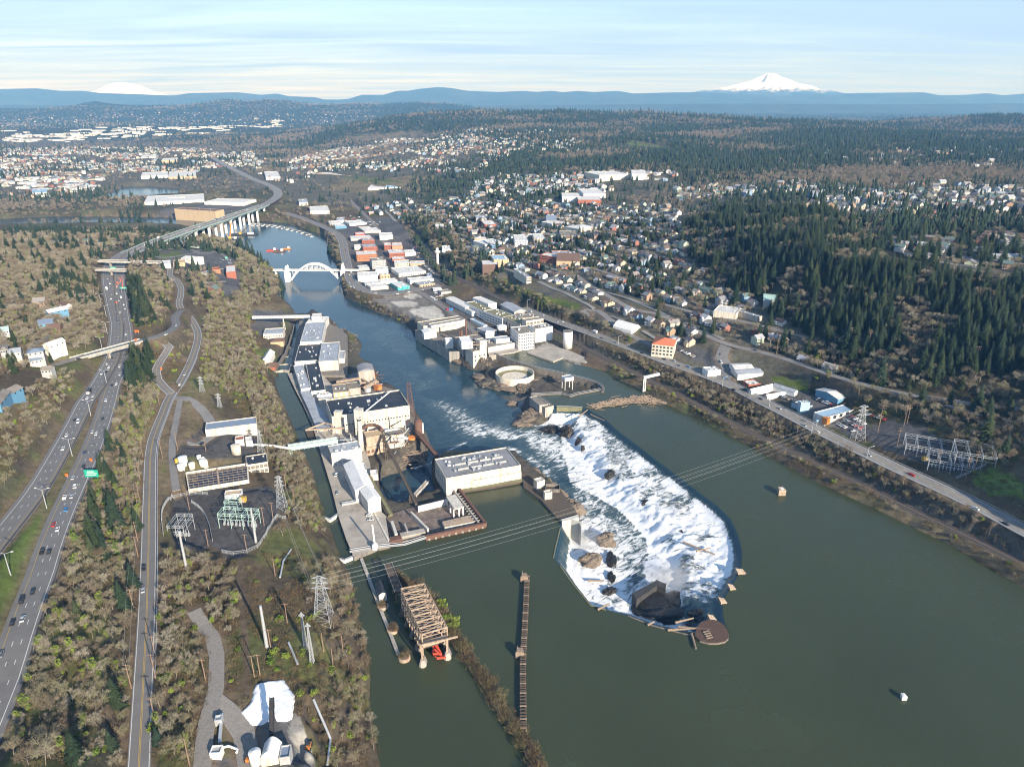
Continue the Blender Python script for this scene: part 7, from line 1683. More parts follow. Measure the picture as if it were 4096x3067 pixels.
# ------------------------------------------------------------------ works on the near bank: basin, substation, white heap
block(FS_,(487,263),(940,205),(538,195),36,None,'cream_wall','slate_blue_roof','long workshop with grey-blue roof above the filter basins','workshop',win=[('f',1,4,3,3,30,3,'grey_wall')])
block(FS_,(850,575),(1040,545),(842,495),40,None,'cream_wall','black_roof','tall cream filter house with open bays beside the basins','filter_house',win=[('f',2,5,2.6,2.6,32,4,'dark_concrete')],vents=2)
bz=31.6; bq=[Vector(PF(FS_,s,bz)) for s in ((318,640),(860,560),(870,705),(345,790))]
t=thing('filter_basin','twin dark water filter basins under a grid of beams','basin',(bq[0].x,bq[0].y,25)); CLEARPOLY.append([(q.x,q.y) for q in bq])
part(t,'water',MB().prism([(q.x,q.y) for q in bq],28,30.2),mat('basin_water',(0.008,0.016,0.035),0.08,var=0.1))
for i in range(4): a,b=bq[i],bq[(i+1) % 4]; part(t,'rim',MB().bar((a.x,a.y,30.4),(b.x,b.y,30.4),0.8,3.0),M('cream_wall'))
for k in range(1,7): a,b=bq[0].lerp(bq[3],k/7),bq[1].lerp(bq[2],k/7); part(t,'beam',MB().bar(a,b,0.2),M('pale_rust'))
for k in range(1,12): a,b=bq[0].lerp(bq[1],k/12),bq[3].lerp(bq[2],k/12); part(t,'cross_beam',MB().bar(a,b,1.2 if k==6 else 0.18,0.25),M('pale_rust'))
for k,(s,r,h,m) in enumerate((((285,505),3.2,6,'clean_white'),((235,520),1.6,4,'yellow_line'),((270,570),2.6,4,'clean_white'),((365,555),2.2,4,'cream_wall'),((430,490),1.6,4,'clean_white'),((460,530),2.4,4,'clean_white'),((755,400),3.6,7,'cream_wall'))):
 z=Hs(*PF(FS_,s,31)[:2]); q=PF(FS_,s,z+h); cyl('tank',('biggest white tank of the cluster left of the basins','small yellow tank of the cluster','low white tank at the front of the cluster','cream tank of the cluster','slim white tank behind the cluster','white tank nearest the basins','cream rusty tank behind the filter house')[k],'tank',q[0],q[1],z-1,z+h,r,m,cone=0.5,n=16)
for k,(A_,B_,D_,lb,w,r) in enumerate((((750,355),(828,345),(755,320),'small red-roofed shed behind the filter house','white_wall','brick'),((845,365),(905,355),(840,325),'small white shed behind the filter house','white_wall','white_roof'),((655,840),(805,825),(652,800),'white control hut with brown roof in the substation','clean_white','tan_wall'),((470,540),(490,537),(440,510),'little blue-white hut by the tanks','white_wall','blue_roof'))):
 block(FS_,A_,B_,D_,0,None,w,r,lb,'shed',kind='flat')
# fences
def fence(label,f,pts,z=None,h=2.6):
 q=[G(*f(s)) for s in pts]; q=[tuple(v) for v in curve_pts(q,4)]; q=[(x,y,Hs(x,y)) for x,y,_ in q]; t=thing('chain_fence',label,'fence',q[0])
 part(t,'rail',MB().strip(lift(q,h),0.14,0.14),M('galvanised')); part(t,'rail',MB().strip(lift(q,h*0.5),0.10,0.10),M('galvanised'))
 for p in q: part(t,'post',MB().box((p[0],p[1],p[2]-0.3),(0.18,0.18,h+0.4)),M('galvanised'))
 mb=MB()
 for a,b in zip(q[:-1],q[1:]):
  for k in range(6): p0=Vector(a).lerp(Vector(b),k/6); p1=Vector(a).lerp(Vector(b),(k+1)/6); mb.bar(p0,p1+Vector((0,0,h)),0.06); mb.bar(p1,p0+Vector((0,0,h)),0.06)
 part(t,'wire_mesh',mb,M('galvanised'),kind='stuff')
fence('chain-link fence round the lower side of the substation',FS_,[(640,1350),(740,1370),(860,1350),(950,1310),(1010,1220),(1130,1040),(1200,1050)]); fence('chain-link fence on the road side of the substation',FS_,[(210,870),(110,990),(120,1200)]); fence('curved chain-link fence inside the substation',FS_,[(370,910),(460,980),(520,1100),(555,1250)]); fence('chain-link fence between basins and substation',FS_,[(215,860),(350,840),(510,835)])
# lattice gantries, breakers
def gantry(label,f,s,w,d,h,n,m,rz=0.0):
 c=Vector(G(*f(s))); t=thing('switch_gantry',label,'gantry',tuple(c)); ca,sa=math.cos(rz),math.sin(rz)
 def at(x,y,z): return (c.x+x*ca-y*sa,c.y+x*sa+y*ca,c.z+z)
 for i in range(n+1):
  for j in (0,1): x=-w/2+w*i/n; y=-d/2+d*j; part(t,'post',MB().bar(at(x,y,0),at(x,y,h),0.28),M(m))
 for zz in (h,h-1.6,h*0.62):
  for j in (0,1): part(t,'beam',MB().bar(at(-w/2,-d/2+d*j,zz),at(w/2,-d/2+d*j,zz),0.24),M(m))
  for i in range(n+1): x=-w/2+w*i/n; part(t,'beam',MB().bar(at(x,-d/2,zz),at(x,d/2,zz),0.22),M(m))
 mb=MB()
 for j in (0,1):
  for k in range(n*4): x0=-w/2+w*k/(n*4); x1=x0+w/(n*4); mb.bar(at(x0,-d/2+d*j,h-1.6 if k % 2 else h),at(x1,-d/2+d*j,h if k % 2 else h-1.6),0.13)
 part(t,'lattice',mb,M(m),kind='stuff')
 for k in range(n*3): x=-w/2+w*(k+0.5)/(n*3); part(t,'breaker',MB().box(at(x,0,0),(1.0,1.4,2.0),rz).tube(at(x,0,2),at(x,0,4.2),0.25,n=6),M('galvanised'))
gantry('pale green lattice gantry in the middle of the substation',FS_,(800,1110),24,8,11,3,'green_steel',-0.1); gantry('smaller pale green gantry behind the big one',FS_,(745,980),9,6,9,1,'green_steel',-0.1); gantry('grey gantry crowded with breakers beside the river road',FS_,(290,1200),10,14,12,2,'galvanised',0.0)
gantry('grey gantry block of the far-bank substation, left one',F30,(1430,430),34,22,10,4,'galvanised',-0.45); gantry('grey gantry block of the far-bank substation, middle one',F30,(1600,560),30,18,10,4,'galvanised',-0.45); gantry('grey gantry block of the far-bank substation, right one',F30,(1790,500),26,24,12,3,'galvanised',-0.45)
for f,s,lb in ((FS_,(825,895),'yellow transformer in the substation by the river road'),(F30,(1410,490),'yellow transformer in the far-bank substation')):
 c=G(*f(s)); t=thing('transformer',lb,'transformer',c); part(t,'tank',MB().box(c,(4.2,3,3.4)),M('yellow_line')); part(t,'radiator',MB().box((c[0],c[1]-2,c[2]+0.4),(3.6,0.8,2.4)),M('tan_wall')); [part(t,'bushing',MB().tube((c[0]-1.2+1.2*k,c[1],c[2]+3.4),(c[0]-1.2+1.2*k,c[1],c[2]+5),0.2,n=6),M('brown_roof')) for k in range(3)]
fence('chain-link fence in front of the far-bank substation',F30,[(1660,640),(1780,590),(1900,530)])
# pylons and poles
def pylon(label,f,base,h,w,arms,m='galvanised',n=7):
 c=Vector(G(*f(base))); t=thing('pylon',label,'pylon',tuple(c)); lattice(t,(c.x,c.y,c.z-0.5),(c.x,c.y,c.z+h),w,w*0.22,n,0.13,M(m)); out=[]
 for z,l in arms:
  part(t,'cross_arm',MB().bar((c.x-l,c.y,c.z+z),(c.x+l,c.y,c.z+z),0.3).bar((c.x-l,c.y,c.z+z),(c.x,c.y,c.z+z+1.6),0.3).bar((c.x+l,c.y,c.z+z),(c.x,c.y,c.z+z+1.6),0.3),M(m)); out+=[Vector((c.x-l,c.y,c.z+z)),Vector((c.x+l,c.y,c.z+z))]
 return out
PA=pylon('big white lattice pylon on the cliff top',FB_,(1330,545),29,9.5,((22,5),(25.5,4.5),(28.5,4)),'galvanised'); PB_=pylon('white lattice pylon beside the riverside highway',F30,(868,325),32,9,((24,5),(28,4.5),(31.5,4)),'galvanised')
PC=pylon('grey lattice pylon beside the substation',FS_,(1172,960),25,6,((18,3.5),(21,3),(24,2.5))); pylon('thin grey lattice pylon behind the filter house',FS_,(985,470),20,4.5,((16,3),(19,2.5))); pylon('narrow lattice mast on the cliff top, left of a pair',FB_,(1190,745),22,1.8,((20,1.5),),n=12); pylon('narrow lattice mast on the cliff top, right of a pair',FB_,(1240,855),24,1.8,((22,1.5),),n=12); pylon('white lattice pylon on the mill quay by the canal',FM,(430,850),18,3.2,((15,2.5),(17,2)),n=7); pylon('white open lattice stack above the locks road',F4,(1790,1255),15,4,((8,2.5),(11,2.5),(14,2.5))); pylon('white lattice switch tower near the yard road',F4,(1945,1390),13,3.4,((9,2.5),(12,2.5)))
def wire(label,a,b,sag,r=0.032):
 pts=[a.lerp(b,k/16)-Vector((0,0,sag*4*(k/16)*(1-k/16))) for k in range(17)]; mb=MB()
 for p,q in zip(pts[:-1],pts[1:]): mb.tube(p,q,r,n=4)
 solo('power_line',label,'power line',mb,M('grey_wall'),tuple(a),'power lines over the river')
for k in range(6): wire('grey power line strung from the cliff-top pylon across the pool',PA[k],PB_[k],9+(k % 2))
for k in range(4): wire('grey power line between cliff-top pylon and substation pylon',PA[k],PC[k],4,0.05)
def pole(label,f,base,h,arms=1,m='pole_wood',r=0.28,arm=1.6,group=None):
 c=Vector(G(*f(base))); t=thing('utility_pole',label,'utility pole',tuple(c),group); part(t,'shaft',MB().tube((c.x,c.y,c.z-1),(c.x,c.y,c.z+h),r,r*0.65,8),M(m))
 for k in range(arms): part(t,'cross_arm',MB().bar((c.x-arm,c.y,c.z+h-0.6-2.2*k),(c.x+arm,c.y,c.z+h-0.6-2.2*k),0.22),M(m))
 return c+Vector((0,0,h-0.5))
pole('tall tapered steel pole on the gravel track',FB_,(893,738),25,0,'galvanised',0.95); pole('tall tapered steel pole inside the substation',FS_,(938,1258),25,0,'galvanised',0.85); pole('tall leaning steel pole beside the wood at the substation',FS_,(325,1500),26,1,'galvanised',0.85,2.5)
RPX=[(1525,0),(1400,860),(1265,510),(1240,700),(1235,885),(1230,990),(1220,1245),(1222,1380)]; F3=frame(0,1600,2.212); F0=frame(0,2200,1.91); prv=None
WORD='first second third fourth fifth sixth seventh eighth ninth tenth eleventh twelfth thirteenth'.split()
for k,(f,s) in enumerate([(F4,(1410,1368)),(F3,(1265,510)),(F3,(1240,705)),(F3,(1235,885)),(F3,(1230,990)),(F3,(1220,1250)),(F3,(1222,1385)),(F0,(1025,465)),(F0,(1005,1055))]):
 p=pole('wooden utility pole left of the river road, %s from the road junction' % WORD[k],f,s,14,2)
 if prv:
  for e in (-1.4,1.4): wire('thin utility line along the river road',prv+Vector((e,0,0)),p+Vector((e,0,0)),1.0,0.04)
 prv=p
for k,(f,s,h) in enumerate([(F0,(1190,975),14),(F0,(1190,820),13),(F0,(1185,1290),12),(F0,(1450,1645),15),(F0,(1572,1000),13),(FB_,(1050,560),13),(FB_,(1325,770),12),(FB_,(1400,888),12),(FB_,(1475,780),11),(FB_,(957,195),12),(FB_,(922,750),12),(FB_,(798,970),13),(FB_,(842,960),13)]):
 pole('wooden pole on the near bank, %s counted from the river road towards the cliff' % WORD[k],f,s,h,0 if 5<k<9 else 1)
for k,(s,h) in enumerate([((1010,1110),14),((1090,1055),13),((855,1330),12),((515,1290),12),((350,970),15),((110,510),15),((495,455),13),((245,440),14),((1205,790),13),((980,225),13),((1022,330),13),((1280,915),12)]): pole('wooden pole round the substation and basins, %s on a clockwise round' % WORD[k],FS_,s,h,1)
for k,(f,s,h) in enumerate([(F30,(1030,265),19),(F30,(1180,400),20),(F30,(1240,215),20),(F30,(1500,565),18),(F30,(1735,655),20),(F30,(1800,600),20),(F31,(1175,1540),18),(F31,(935,1540),18),(F31,(670,830),18),(F31,(1780,1000),16),(F31,(1210,880),16),(F25,(1340,920),18)]): pole('tall wooden pole on the far bank, %s from the river' % WORD[k],f,s,h,2,arm=2.2)
# lamps
def lamp(label,f,base,h,arms,m='galvanised'):
 c=G(*f(base)); t=thing('street_lamp',label,'street lamp',c,'street lamps'); part(t,'shaft',MB().tube((c[0],c[1],c[2]-0.5),(c[0],c[1],c[2]+h),0.3,0.16,8),M(m))
 for s in arms: e=(c[0]+3.6*s,c[1]+0.4,c[2]+h+0.8); part(t,'arm',MB().bar((c[0],c[1],c[2]+h-0.3),e,0.2),M(m)); part(t,'lamp_head',MB().box((e[0]+0.3*s,e[1],e[2]-0.1),(1.2,0.5,0.25)),M('clean_white'))
for k,(f,s) in enumerate([(F3,(95,1548)),(F3,(415,958)),(F3,(640,495)),(F3,(805,140)),(F4,(945,1185)),(F4,(905,880)),(F4,(950,740)),(F4,(940,585)),(F4,(895,480))]): lamp('double-armed lamp in the highway median, %s from the bottom' % WORD[k],f,s,13,(-1,1))
for k,(f,s) in enumerate([(F30,(940,480)),(F30,(495,272)),(F30,(155,55)),(F25,(1275,1382)),(F25,(860,1215)),(F25,(775,1170)),(FE,(1930,840)),(FE,(1125,510))]): lamp('single-armed lamp beside the riverside highway, %s from the lower end' % WORD[k],f,s,11,(1,))
for k,s in enumerate([(1308,655),(1410,695),(1523,830),(1620,860),(1215,530),(1160,470),(1100,440),(1052,410)]): lamp('yard lamp along the railway behind the town, %s from the bluff bend' % WORD[k],FD,s,14,(-1,1),'pole_wood')
# signs
def sign(label,f,base,w,h,z,m='sign_green',two=True):
 c=G(*f(base)); t=thing('road_sign',label,'sign',c); part(t,'panel',MB().box((c[0],c[1],c[2]+z),(w,0.25,h)),M(m))
 for s in ((-0.35,0.35) if two else (0,)): part(t,'post',MB().bar((c[0]+s*w,c[1]+0.3,c[2]-0.5),(c[0]+s*w,c[1]+0.3,c[2]+z+h*0.9),0.35),M('galvanised'))
 if m=='sign_green':
  for k in range(3): part(t,'lettering',MB().box((c[0]+(0.4 if k==1 else-0.2),c[1]-0.15,c[2]+z+h*(0.72-0.25*k)),(w*(0.5 if k==0 else 0.72),0.06,h*0.10)),M('white_line'))
sign('green highway sign at the edge of the wood strip',F3,(825,720),9,5.2,3.4); sign('green overhead sign by the lane closure',F4,(1100,380),10,2.4,6); sign('green sign on the nearer of the two overpasses',F4,(1010,205),9,3,7); sign('orange work sign on the highway verge by the slanting bridge',F4,(1215,740),5,2.2,2,'cone_orange'); sign('green sign beside the roundabout ramp',F4,(2005,90),5,3.5,3); sign('blue and white workshop sign on the riverside highway',F25,(1695,1560),2.4,1.6,5,'blue_wall',False)
for k,(f,s) in enumerate([(F3,(810,550)),(F3,(595,685)),(F4,(1147,1000)),(F4,(1430,1068)),(F4,(1205,812)),(F4,(1157,545)),(F4,(1033,475)),(F4,(1040,300))]): sign('orange diamond work sign beside the highway, %s going away' % WORD[k],f,s,1.9,1.9,1.2,'cone_orange',False)
# ---- white heap and its plant
hp=[G(*FB_(s)) for s in ((800,1030),(900,1000),(1020,985),(1070,1060),(1110,1110),(1090,1290),(1050,1310),(900,1310),(860,1335),(770,1345),(690,1245),(770,1160))]; hpoly=[(q[0],q[1]) for q in hp]; CLEARPOLY.append(hpoly)
xs=np.arange(min(q[0] for q in hpoly)-3,max(q[0] for q in hpoly)+3,0.8); ys=np.arange(min(q[1] for q in hpoly)-3,max(q[1] for q in hpoly)+3,0.8); HX,HY=np.meshgrid(xs,ys); inn=in_poly(HX,HY,hpoly); dd=np.where(inn,dist_line(HX,HY,hpoly,True),-0.6)
pit=[G(*FB_(s))[:2] for s in ((940,1180),(1050,1160),(1055,1300),(900,1300))]; HZz=H(HX,HY)+np.clip(dd*0.8,-0.6,1.0)+(fbm(HX/1.6,HY/1.6,3,91)-0.5)*0.5*(dd>0);
i=np.arange(HX.size).reshape(HX.shape); q4=np.stack([i[:-1,:-1],i[:-1,1:],i[1:,1:],i[1:,:-1]],-1).reshape(-1,4); q4=q4[(dd.ravel()[q4]>-0.5).any(1)]
tag(link('white_heap',np_mesh('white_heap',np.stack([HX,HY,HZz],-1).reshape(-1,3),q4,[M('heap_white')],True)),'flat-topped heap of bright white powder beside the gravel track','heap')
block(FB_,(842,1590),(980,1580),(850,1475),0,None,'cream_wall','clean_white','white corrugated barrel-roofed shed below the white heap','shed',kind='barrel',rise=3.5,axis='v'); block(FB_,(985,1585),(1065,1580),(1000,1490),0,None,'grey_wall','slate_blue_roof','small grey annex with dark green side next to the barrel shed','shed'); block(FB_,(452,1550),(535,1545),(448,1490),0,None,'clean_white','grey_wall','small white shed with grey roof on the gravel yard','shed',kind='flat'); block(FB_,(490,1300),(545,1292),(488,1275),0,None,'galvanised','galvanised','little metal-fenced pump house on the gravel yard','shed')
a_=G(*FB_((940,1465))); b_=G(*FB_((935,1290))); conveyor('dark inclined conveyor from the barrel shed up to the white heap',(a_[0],a_[1],a_[2]+4),(b_[0],b_[1]+3,b_[2]+9),1.6,'dark_steel',((0.6,a_[2]),))
c=G(*FB_((812,1625))); cyl('tank','white round tank beside the barrel shed','tank',c[0],c[1],c[2]-1,c[2]+6,2.4,'clean_white',cone=0.8)
for lb,s in (('orange loader left of the barrel shed',(757,1600)),('orange loader on the pale track right of the heap',(1213,1510))):
 c=G(*FB_(s)); t=thing('loader',lb,'loader',c); part(t,'body',MB().box((c[0],c[1],c[2]+0.6),(1.8,3.4,1.3)),M('orange_steel')); part(t,'cab',MB().box((c[0],c[1]+0.3,c[2]+1.9),(1.4,1.4,1.3)),M('glass')); part(t,'bucket',MB().box((c[0],c[1]+2.6,c[2]+0.2),(2.2,1.0,0.9)),M('dark_steel')); [part(t,'wheel',MB().tube((c[0]+sx*0.9,c[1]+sy,c[2]+0.6),(c[0]+sx*1.3,c[1]+sy,c[2]+0.6),0.65,n=10),M('rubber')) for sx in (-1,1) for sy in (-1.2,1.2)]
pipe('pipe_run','pale pipe on the yard beside the small white shed','pipe',[(lambda q: (q[0],q[1],q[2]+1.2))(G(*FB_(s))) for s in ((553,1265),(535,1485))],0.6,'galvanised',box=True); pipe('pipe_run','crooked pale pipe in front of the small white shed','pipe',[(lambda q: (q[0],q[1],q[2]+1.2))(G(*FB_(s))) for s in ((540,1525),(605,1510),(670,1535),(665,1560))],0.5,'clean_white')
for lb,pts in (('pale pipeline running down the cliff slope, upper length',((1080,0),(1020,90),(995,215))),('pale pipeline on the cliff slope below the masts',((1060,715),(1130,880))),('pale pipeline on the cliff slope, lower length',((1250,1150),(1360,1400),(1380,1450),(1355,1656)))): pipe('pipeline',lb,'pipe',[(lambda q: (q[0],q[1],q[2]+0.9))(G(*FB_(s))) for s in pts],0.55,'galvanised')
STREETS=[]
# ---- where they stand: (polygon in photograph pixels, spacing in metres, [(kind, share)], size, where-phrase)
W_STRIP='in the wood strip between the highway and river road'
ZONES=[
 ([(20,3067),(60,2950),(110,2750),(150,2600),(215,2380),(290,2150),(350,1980),(405,1850),(455,1700),(480,1600),(510,1500),(535,1420),(590,1420),(600,1500),(640,1570),(600,1680),(572,1800),(562,2000),(552,2300),(535,2700),(505,3067)],4.9,[('bare',0.71),('ivy',0.26),('con',0.03)],0.64,W_STRIP),
 ([(480,1430),(600,1430),(615,1545),(500,1560)],5.5,[('con',0.95),('ivy',0.05)],0.8,'beside the overpass above the highway'),
 ([(400,1770),(500,1770),(470,1960),(390,1950)],7.5,[('con',0.6),('bare',0.4)],0.6,'behind the green highway sign'),
 ([(340,2000),(480,2000),(470,2160),(350,2180)],6.5,[('con',0.9),('ivy',0.1)],0.62,'beside the long river road, nearest the bottom corner'),
 ([(355,2170),(440,2170),(440,2270),(360,2280)],8,[('con',1.0)],0.55,'beside the long river road, nearest the bottom corner'),
 ([(620,2260),(700,2230),(900,2250),(960,2300),(950,2500),(880,2480),(840,2560),(845,2700),(800,2900),(785,3067),(605,3067),(615,2700),(630,2462)],5.1,[('bare',0.88),('ivy',0.12)],0.60,'between the river road and the gravel track'),
 ([(600,2900),(690,2900),(690,3067),(600,3067)],8,[('con',1)],0.55,'at the bottom edge beside the river road'),
 ([(1330,2240),(1390,2300),(1440,2450),(1470,2650),(1485,2900),(1510,3067),(1330,3067),(1330,2700),(1290,2450)],6.0,[('bare',0.97),('ivy',0.03)],0.62,'on the river cliff below the pylon'),
 ([(1190,2270),(1340,2250),(1350,2400),(1220,2420)],7,[('bare',1)],0.7,'on the river cliff below the pylon'),
 ([(880,2480),(960,2500),(965,2700),(900,2740)],10,[('bare',1)],0.6,'between the river road and the gravel track'),
 ([(1000,1600),(1085,1560),(1140,1660),(1185,1780),(1235,1900),(1255,1980),(1290,2080),(1310,2150),(1220,2120),(1150,1960),(1060,1830)],5.6,[('bare',0.93),('ivy',0.07)],0.62,'on the bank above the canal'),
 ([(1090,2010),(1200,2050),(1230,2150),(1130,2150)],9,[('bare',1)],0.8,'on the bank above the canal'),
 ([(810,1400),(830,1230),(870,1200),(930,1220),(1000,1200),(1000,1320),(1030,1400),(1070,1480),(1080,1560),(1000,1600),(900,1570),(830,1540),(800,1480)],6.4,[('bare',0.8),('ivy',0.2)],0.7,'on the slope above the lock buildings'),
 ([(860,1100),(880,1060),(1000,1030),(1100,1100),(1115,1180),(1050,1230),(960,1230),(930,1200),(970,1130)],9.0,[('bare',0.75),('ivy',0.2),('con',0.05)],0.9,'on the bank by the arch bridge'),
 ([(760,1130),(860,1090),(900,1190),(830,1230),(780,1240)],9,[('bare',0.75),('ivy',0.15),('con',0.1)],0.85,'on the slope above the lock buildings'),
 ([(700,1290),(780,1350),(770,1400),(700,1500),(640,1560),(640,1480),(700,1400)],13,[('ivy',0.5),('bare',0.5)],0.7,'in the loop of the ramp road'),
 ([(-400,2400),(0,1980),(60,1910),(180,1750),(280,1590),(330,1500),(250,1490),(100,1580),(0,1660),(-300,1800)],7.0,[('bare',0.95),('ivy',0.05)],0.58,'on the slope left of the highway'),
 ([(-300,990),(340,990),(385,1120),(410,1250),(425,1340),(330,1410),(200,1450),(0,1520),(-300,1700)],6.8,[('bare',0.91),('con',0.05),('ivy',0.04)],0.78,'in the wood left of the highway'),
 ([(210,1110),(290,1110),(380,1200),(370,1240),(220,1190)],11,[('con',1)],0.75,'in the wood left of the highway'),
 ([(510,1090),(640,1085),(690,1135),(690,1210),(670,1280),(600,1310),(545,1310),(525,1200)],8.5,[('bare',0.8),('ivy',0.1),('con',0.1)],0.9,'on the wedge between the highway and the loop road'),
 ([(518,1130),(570,1140),(610,1280),(560,1320),(528,1230)],7,[('con',1)],0.85,'on the wedge between the highway and the loop road'),
 ([(-300,918),(200,918),(400,918),(700,918),(760,935),(640,960),(420,945),(200,950),(-300,950)],10.5,[('con',0.55),('bare',0.45)],0.6,'by the far bend of the river'),
 ([(-300,940),(560,950),(540,990),(340,1010),(-300,1000)],11,[('bare',0.9),('con',0.1)],1.0,'by the far bend of the river'),
 ([(760,930),(880,960),(960,1000),(1050,1050),(1020,1060),(930,1020),(800,985)],10,[('bare',0.8),('ivy',0.2)],0.8,'on the bank by the arch bridge'),
 ([(1325,915),(1350,930),(1372,1050),(1385,1140),(1440,1180),(1520,1215),(1620,1265),(1650,1300),(1600,1285),(1500,1240),(1420,1205),(1378,1180),(1362,1100),(1335,1040),(1320,990)],7.0,[('bare',1)],0.6,'on the rocky bank below the town'),
 ([(1630,890),(1760,860),(1860,990),(1900,1050),(1850,1095),(1780,1060),(1700,980)],8.5,[('bare',0.85),('con',0.15)],0.9,'on the bluff behind the railway'),
 ([(1880,1060),(2000,1115),(2140,1180),(2280,1250),(2300,1280),(2170,1235),(2050,1180),(1900,1110)],7.5,[('bare',0.97),('con',0.03)],0.55,'on the bluff behind the railway'),
 ([(2280,1230),(2400,1280),(2560,1350),(2680,1400),(2650,1420),(2500,1375),(2350,1310)],8,[('bare',1)],0.7,'on the slope behind the riverside highway'),
 ([(2330,1360),(2500,1415),(2700,1490),(2900,1580),(3100,1680),(3300,1770),(3500,1870),(3700,1960),(4096,2160),(4096,2240),(3700,2040),(3400,1900),(3150,1780),(2900,1655),(2700,1555),(2500,1455),(2360,1385)],5.2,[('bare',1)],0.60,'between the riverside highway and the railway'),
 ([(2420,1470),(2600,1560),(2750,1640),(3000,1760),(3500,2010),(4096,2330),(4096,2290),(3500,1985),(3000,1745),(2750,1615),(2580,1530),(2450,1465)],6,[('bare',1)],0.42,'on the strip between the railway and the river'),
 ([(2740,900),(2900,840),(3300,840),(3480,960),(3560,1060),(3700,1090),(4400,1170),(4400,1660),(4096,1600),(3800,1545),(3500,1460),(3250,1345),(3050,1240),(2850,1110),(2710,990)],7.8,[('con',0.6),('bare',0.4)],0.85,'on the dark wooded hill'),
 ([(3120,1390),(3280,1370),(3600,1490),(4096,1610),(4300,1700),(4300,1950),(4096,1880),(3900,1860),(3700,1690),(3520,1650),(3350,1560),(3200,1480)],7.4,[('bare',0.88),('con',0.08),('ivy',0.04)],0.85,'at the foot of the wooded hill'),
 ([(3960,1990),(4096,1990),(4300,2100),(4096,2090)],10,[('bare',1)],0.7,'at the foot of the wooded hill'),
 ([(3800,1900),(3960,1985),(4200,2090),(4200,2110),(3900,1990)],9,[('bare',1)],0.6,'at the foot of the wooded hill'),
 ([(2620,1100),(2760,1050),(3020,1180),(3100,1240),(3000,1280),(2830,1250),(2700,1170)],11,[('bare',0.8),('con',0.2)],0.9,'round the streets below the wooded hill'),
 ([(2300,1190),(2420,1230),(2550,1310),(2700,1370),(2680,1340),(2560,1270),(2440,1210)],14,[('bare',1)],0.8,'round the streets below the wooded hill'),
 ([(3050,1390),(3150,1410),(3300,1480),(3290,1520),(3150,1480),(3060,1430)],9,[('bare',0.9),('ivy',0.1)],0.85,'at the foot of the wooded hill'),
 ([(1880,1010),(2100,1060),(2350,1150),(2620,1200),(2700,1040),(2700,850),(1650,820),(1660,880)],12.5,[('bare',0.68),('con',0.32)],0.72,'among the streets of the upper town'),
 ([(2620,1200),(2700,1100),(2900,1230),(3200,1340),(3150,1440),(2900,1400),(2600,1330)],12.5,[('bare',0.75),('con',0.25)],0.8,'round the streets below the wooded hill'),
 ([(3480,960),(4300,900),(4300,1120),(3700,1070)],15,[('con',0.6),('bare',0.4)],0.9,'among the houses on the hilltop'),
 ([(1020,1060),(1110,1095),(1125,1170),(1080,1210),(1040,1150)],9,[('bare',0.8),('ivy',0.2)],0.8,'on the bank by the arch bridge'),
 ([(1310,1275),(1440,1345),(1440,1400),(1390,1440),(1370,1350)],8,[('bare',1)],0.38,'on the shore beside the long mill'),
 ([(1835,2440),(1920,2420),(1960,2540),(1930,2560)],100,[('bare',1)],0.5,'on the boom'),
]
def keep_clear(x,y,margin=2.0,build=True):
 ok=~(in_poly(x,y,UPPER) | in_poly(x,y,LOWER) | in_poly(x,y,LOCKS) | in_poly(x,y,POND) | in_poly(x,y,POND2))
 for nm,(pts,w) in ROADS.items():
  xs=[q[0] for q in pts]; ys=[q[1] for q in pts]
  k=np.where((x>min(xs)-30) & (x<max(xs)+30) & (y>min(ys)-30) & (y<max(ys)+30))[0]
  if len(k): ok[k] &=dist_line(x[k],y[k],pts)>w/2+(margin if nm !='track' else 1.0)
 for (bx,by,br) in CLEAR:
  ok &=(x-bx)**2+(y-by)**2>(br+margin*0.5)**2
 for poly in CLEARPOLY:
  ok &=~in_poly(x,y,poly)
 return ok
def scatter(poly,sp,jitter=0.9):
 g=np.array([G(a,b) for a,b in poly])
 x0,y0=g[:,:2].min(0)-30; x1,y1=g[:,:2].max(0)+60
 x,y=np.meshgrid(np.arange(x0,x1,sp),np.arange(y0,y1,sp)); x=x.ravel(); y=y.ravel()
 x=x+RNG.uniform(-0.5,0.5,x.shape)*sp*jitter; y=y+RNG.uniform(-0.5,0.5,x.shape)*sp*jitter
 z=H(x,y); px,py=proj(x,y,z)
 k=in_poly(px,py,poly)
 return x[k],y[k],z[k]
NOTREE=[(0,'lots')]
def lot_mask(x,y,z):
 px,py=proj(x,y,z); bad=np.zeros(x.shape,bool)
 for col,soft,poly in AREAS:
  if soft<=3 and col is not C_GRASS: bad |=in_poly(px,py,poly)
 return bad
